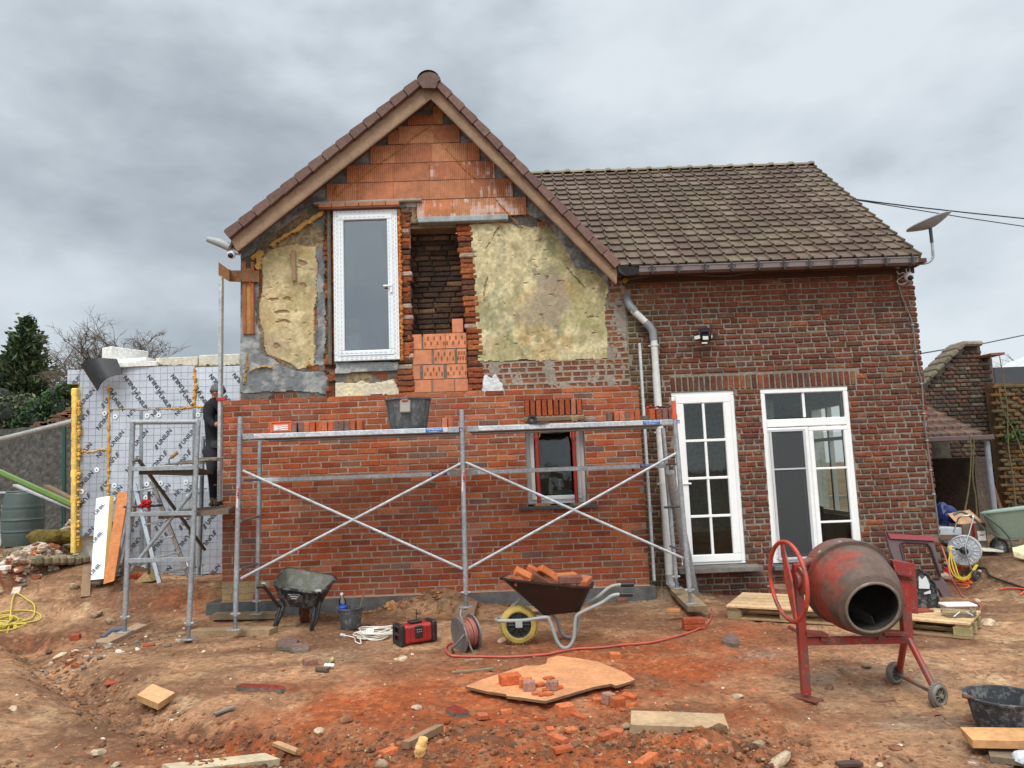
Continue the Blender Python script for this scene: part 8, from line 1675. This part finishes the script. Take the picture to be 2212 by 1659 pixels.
mb = MB(); [mb.rock(gp(2040 + 7 * i, 1176 + 4 * (i % 2), .05), .07, vary(C(110, 112, 114), .15), .8) for i in range(5)]; o = mb.build('grey_sacking', 'cloth', org=gp(2050, 1180)); tag(o, 'crumpled grey sacking in front of the lean-to', 'sacking')
mb = MB(); p = gp(2115, 1198); mb.box(p + Vector((.1, 0, .06)), (.3, .2, .02), rot=(.1, .1, .2), col=C(220, 214, 190)); o = mb.build('cream_board', 'plaster', org=p); tag(o, 'flat cream board lying below the printed carton', 'board')
p = gp(2208, 1208); mb = MB(); mb.rock(p + Vector((.05, 0, .06)), .12, C(226, 218, 176), .8); o = mb.build('cream_lump', 'plaster', org=p); tag(o, 'cream coloured foam block at the right edge under the green wheelbarrow', 'foam block')
mb = MB(); mb.bar(gp(1560, 1252), gp(2110, 1215) if False else gp(1545, 1256), .05, .03, C(120, 110, 96))
# buckets at the right edge
p = gp(2168, 1600); yB = p.y + .15; x0, x1 = P(2097, 1510, yB).x, P(2245, 1510, yB).x; zt3 = P(2165, 1502, yB).z
bucket('bucket', 'large black bucket at the right edge behind the fresh plank', 'bucket', Vector(((x0 + x1) / 2, yB, p.z)), (x1 - x0) / 2, (x1 - x0) / 2 * .8, zt3 - p.z, C(46, 48, 52), group='black buckets')
mb = MB(); mb.tube([P(2080, 1503, yB), P(2100, 1508, yB)], .012, 8, C(120, 72, 54)); o = mb.build('bucket_stick', 'wood', org=P(2080, 1503, yB)); tag(o, 'brown stick end poking out left of the large bucket', 'stick')
mb = MB(); [mb.rock(gp(2208 + 4 * i, 1650 - i, .03), .04, C(200, 204, 210), .8) for i in range(3)]; o = mb.build('crumpled_foil', 'foil', org=gp(2208, 1650)); tag(o, 'crumpled silver foil in the bottom right corner', 'foil')
mb = MB(); p = gp(1850, 1655); mb.slab([P(1846, 1644, p.y), P(1861, 1650, p.y), P(1862, 1662, p.y), P(1845, 1660, p.y)], (0, .05, 0), C(60, 50, 46)); mb.bar(gp(1810, 1660, .02), gp(1860, 1657, .02), .05, .02, C(84, 66, 58)); o = mb.build('rusty_bracket', 'matte', org=p); tag(o, 'dark rusty metal bracket at the bottom edge, right of centre', 'bracket')
# clay pot behind the handwheel
p = P(1692, 1290, -.7); p.z = hz(p.x, -.7); bucket('clay_pot', 'brown clay tub standing behind the mixer handwheel', 'pot', p, .15, .12, .2, C(140, 100, 72))
# satellite dish, lamps and cameras on the houses
yD = -.2; ds = E('satellite_dish', 'grey flat dish on a bent pole at the right gutter end', 'satellite dish', P(1982, 570, yD)); c_ = P(2006, 481, yD); a = P(1960, 497, yD); b = P(2052, 462, yD); u = (b - a).normalized(); RD_ = (b - a).length / 2; nrm_ = Vector((-u.z, 0, u.x)); v_ = Vector((0, 1, 0)); nrm_ = (nrm_ + Vector((0, .12, 0))).normalized(); v_ = nrm_.cross(u).normalized(); Md = Matrix((u, v_, nrm_)).transposed().to_4x4(); Md.translation = (a + b) / 2
mb = MB(); 
for sc_ in (1,): mb.lathe([(0, -.085), (RD_ * .2, -.08), (RD_ * .5, -.055), (RD_ * .8, -.025), (RD_, 0), (RD_ * .99, .012), (0, .012)], 40, Md @ Matrix.Scale(.62, 4, (0, 1, 0)), C(150, 152, 158)); mb.build('dish', 'upvc', ds, auto=40)
mb = MB(); mb.tube([P(2009, 489, yD), P(2013, 524, yD)], .02, 10, C(58, 60, 66)); mb.build('mast', 'plastic', ds); mb = MB(); mb.tube(spline([P(2013, 522, yD), P(2015, 545, yD), P(2015, 556, yD), P(2008, 565, yD), P(1997, 569, yD), P(1981, 570, yD)], 6), .016, 10, C(150, 154, 158)); mb.build('bent_pole', 'galv', ds, smooth=True)
def cam_(name, x, y, Yp, r, lab):
    c = P(x, y, Yp); o = E(name, lab, 'camera', c, 'round security cameras'); mb = MB(); mb.rock(c, 0.0001, C(1, 1, 1)); mb = MB(); M = Matrix.Translation(c); mb.lathe([(0, r)] + [(r * math.sin(t), r * 1.12 * math.cos(t)) for t in [math.pi * k / 10 for k in range(1, 10)]] + [(0, -r * 1.1)], 20, M, C(226, 226, 230)); mb.build('camera_body', 'upvc', o, smooth=True)
    mb = MB(); M2 = Matrix.Translation(c + Vector((-.0, -r * .62, -r * .5))); mb.lathe([(r * .66 * math.sin(t), r * .66 * math.cos(t)) for t in [math.pi * k / 8 for k in range(9)]], 16, M2, C(24, 24, 28)); mb.build('lens', 'upvc', o, smooth=True)
    for s_ in (-1, 1): mb = MB(); mb.tube([c + Vector((s_ * r * .4, 0, r * .7)), c + Vector((s_ * r * .45, 0, r * 1.9))], .005, 6, C(220, 220, 224)); mb.build('aerial', 'upvc', o)
    mb = MB(); mb.tube([c + Vector((0, .02, r * .3)), c + Vector((.06, .12, r * .6))], .015, 8, C(200, 200, 204)); mb.build('arm', 'upvc', o)
cam_('security_camera', 500, 549, -.22, .052, 'white round camera with two aerials under the left eaves of the gable'); cam_('security_camera', 1963, 597, -.16, .052, 'white round camera with two aerials under the right gutter end')
fl = E('flood_light', 'black solar floodlight with four small lamp heads on the wing wall', 'floodlight', P(1522, 728, -.05)); mb = MB(); mb.box(P(1523, 713, -.1), (.16, .12, .02), rot=(.5, 0, 0), col=C(36, 38, 48), bev=.004); mb.box(P(1522, 724, -.05), (.1, .07, .13), col=C(26, 26, 28), bev=.008); mb.build('lamp_body', 'plastic', fl)
for x, y, rz in ((1506, 729, -.5), (1524, 730, 0), (1541, 728, .6), (1522, 741, 0)): mb = MB(); mb.box(P(x, y, -.12), (.085, .03, .06 if y < 740 else .03), rot=(.0 if y < 740 else .6, .1 * (x - 1522) / 18, rz), col=C(30, 30, 32), bev=.006); mb.box(P(x, y, -.137), (.07, .006, .045 if y < 740 else .02), rot=(.0, .1 * (x - 1522) / 18, rz), col=C(206, 206, 196), bev=.003); mb.build('lamp_head', 'upvc', fl)
# ================= person on the tower scaffold =================
def skin_chain(mbname, kind, col, verts, edges, parent, sub_=2):
    me = bpy.data.meshes.new(mbname); me.from_pydata([v[0] for v in verts], edges, []); ob = bpy.data.objects.new('tmp', me); COL.objects.link(ob)
    md = ob.modifiers.new('s', 'SKIN'); 
    for i, v in enumerate(verts): me.skin_vertices[0].data[i].radius = (v[1], v[1] * (v[2] if len(v) > 2 else 1))
    me.skin_vertices[0].data[0].use_root = True; md.use_smooth_shade = True; s2 = ob.modifiers.new('d', 'SUBSURF'); s2.levels = sub_; s2.render_levels = sub_
    dg = bpy.context.evaluated_depsgraph_get(); em = ob.evaluated_get(dg).to_mesh(); mb = MB(); mb.v = [tuple(v.co) for v in em.vertices]; mb.f = [tuple(p.vertices) for p in em.polygons]
    mb.c = [(col(mb.v[f[0]]) if callable(col) else col) for f in mb.f]; ob.evaluated_get(dg).to_mesh_clear(); bpy.data.objects.remove(ob); return mb.build(mbname, kind, parent, smooth=True)
YPe = .25; Pp = lambda x, y, dyy=0: P(x - 4, y, YPe + dyy); feet = Pp(464, 1088)
pe = E('person', 'person in dark grey work clothes and grey cap, bent over the wall corner', 'person', feet)
V_ = [(Pp(468, 946), .13, .85), (Pp(466, 905), .14, .9), (Pp(466, 878, -.02), .14, .8), (Pp(472, 862, -.03), .06), (Pp(474, 852, -.05), .07, 1.05), (Pp(475, 844, -.06), .085, 1.1), (Pp(475, 838, -.06), .06),
      (Pp(457, 881, -.1), .078), (Pp(452, 905, -.16), .06), (Pp(466, 920, -.26), .042), (Pp(478, 915, -.32), .03),
      (Pp(480, 880, .05), .07), (Pp(486, 900, .0), .05), (Pp(492, 892, -.12), .04), (Pp(496, 880, -.18), .03),
      (Pp(463, 985, -.04), .095), (Pp(462, 1010, -.08), .07), (Pp(464, 1050, .0), .052), (Pp(464, 1082, .0), .042), (Pp(474, 1087, -.08), .04),
      (Pp(474, 985, .08), .095), (Pp(473, 1015, .05), .068), (Pp(472, 1050, .12), .05), (Pp(471, 1078, .12), .042), (Pp(481, 1084, .05), .04)]
Ed = [(0, 1), (1, 2), (2, 3), (3, 4), (4, 5), (5, 6), (2, 7), (7, 8), (8, 9), (9, 10), (2, 11), (11, 12), (12, 13), (13, 14), (0, 15), (15, 16), (16, 17), (17, 18), (18, 19), (0, 20), (20, 21), (21, 22), (22, 23), (23, 24)]
zk = P(470, 860, YPe).z; zw = P(470, 940, YPe).z; zs_ = P(470, 1076, YPe).z; hx0 = Pp(476, 918, -.3)
def pcol(v):
    if v[2] > zk: return C(176, 128, 104)
    if v[2] < zs_: return C(120, 104, 84)
    if (Vector(v) - V_[10][0]).length < .06 or (Vector(v) - V_[14][0]).length < .06: return C(176, 128, 104)
    return C(36, 36, 40) if v[2] > zw else C(50, 50, 54)
skin_chain('body', 'cloth', pcol, V_, Ed, pe)
mb = MB(); c = Pp(474.5, 842, -.06); M = Matrix.Translation(c); mb.lathe([(0, .085), (.04, .078), (.075, .05), (.095, .0), (.097, -.03), (.09, -.032)], 20, M, C(96, 98, 100)); mb.build('cap', 'cloth', pe, smooth=True)
mb = MB(); h0 = Pp(478, 915, -.32)
for k in range(5): a = -.5 + .25 * k; mb.tube([h0, h0 + Vector((.035 + .01 * (2 - abs(k - 2)), -.01 + .01 * k, -.01 - .012 * k)), h0 + Vector((.055 + .012 * (2 - abs(k - 2)), -.0 + .012 * k, -.04 - .01 * k))], [.012, .009, .007], 6, C(176, 128, 104))
mb.build('fingers', 'skin', pe, smooth=True)
mb = MB(); c = Pp(475, 849, -.06); [mb.rock(c + Vector(o_), r_, C(170, 122, 100), 1) for o_, r_ in (((.0, -.085, -.01), .016), ((-.078, .0, .0), .018))]; mb.build('face', 'skin', pe, smooth=True)
mb = MB(); [mb.rock(Pp(x, y, d_), .055, vary(C(104, 88, 66), .1), .7) for x, y, d_ in ((466, 1086, -.02), (474, 1088, -.08), (473, 1082, .1), (482, 1085, .05))]; mb.build('boots', 'matte', pe, smooth=True)
mb = MB(); w_ = [Pp(460, 952, -.12), Pp(476, 952, -.16), Pp(474, 968, -.14), Pp(458, 966, -.12)]; mb.slab(w_, (0, .05, 0), C(66, 66, 70)); mb.build('tool_pouch', 'cloth', pe)
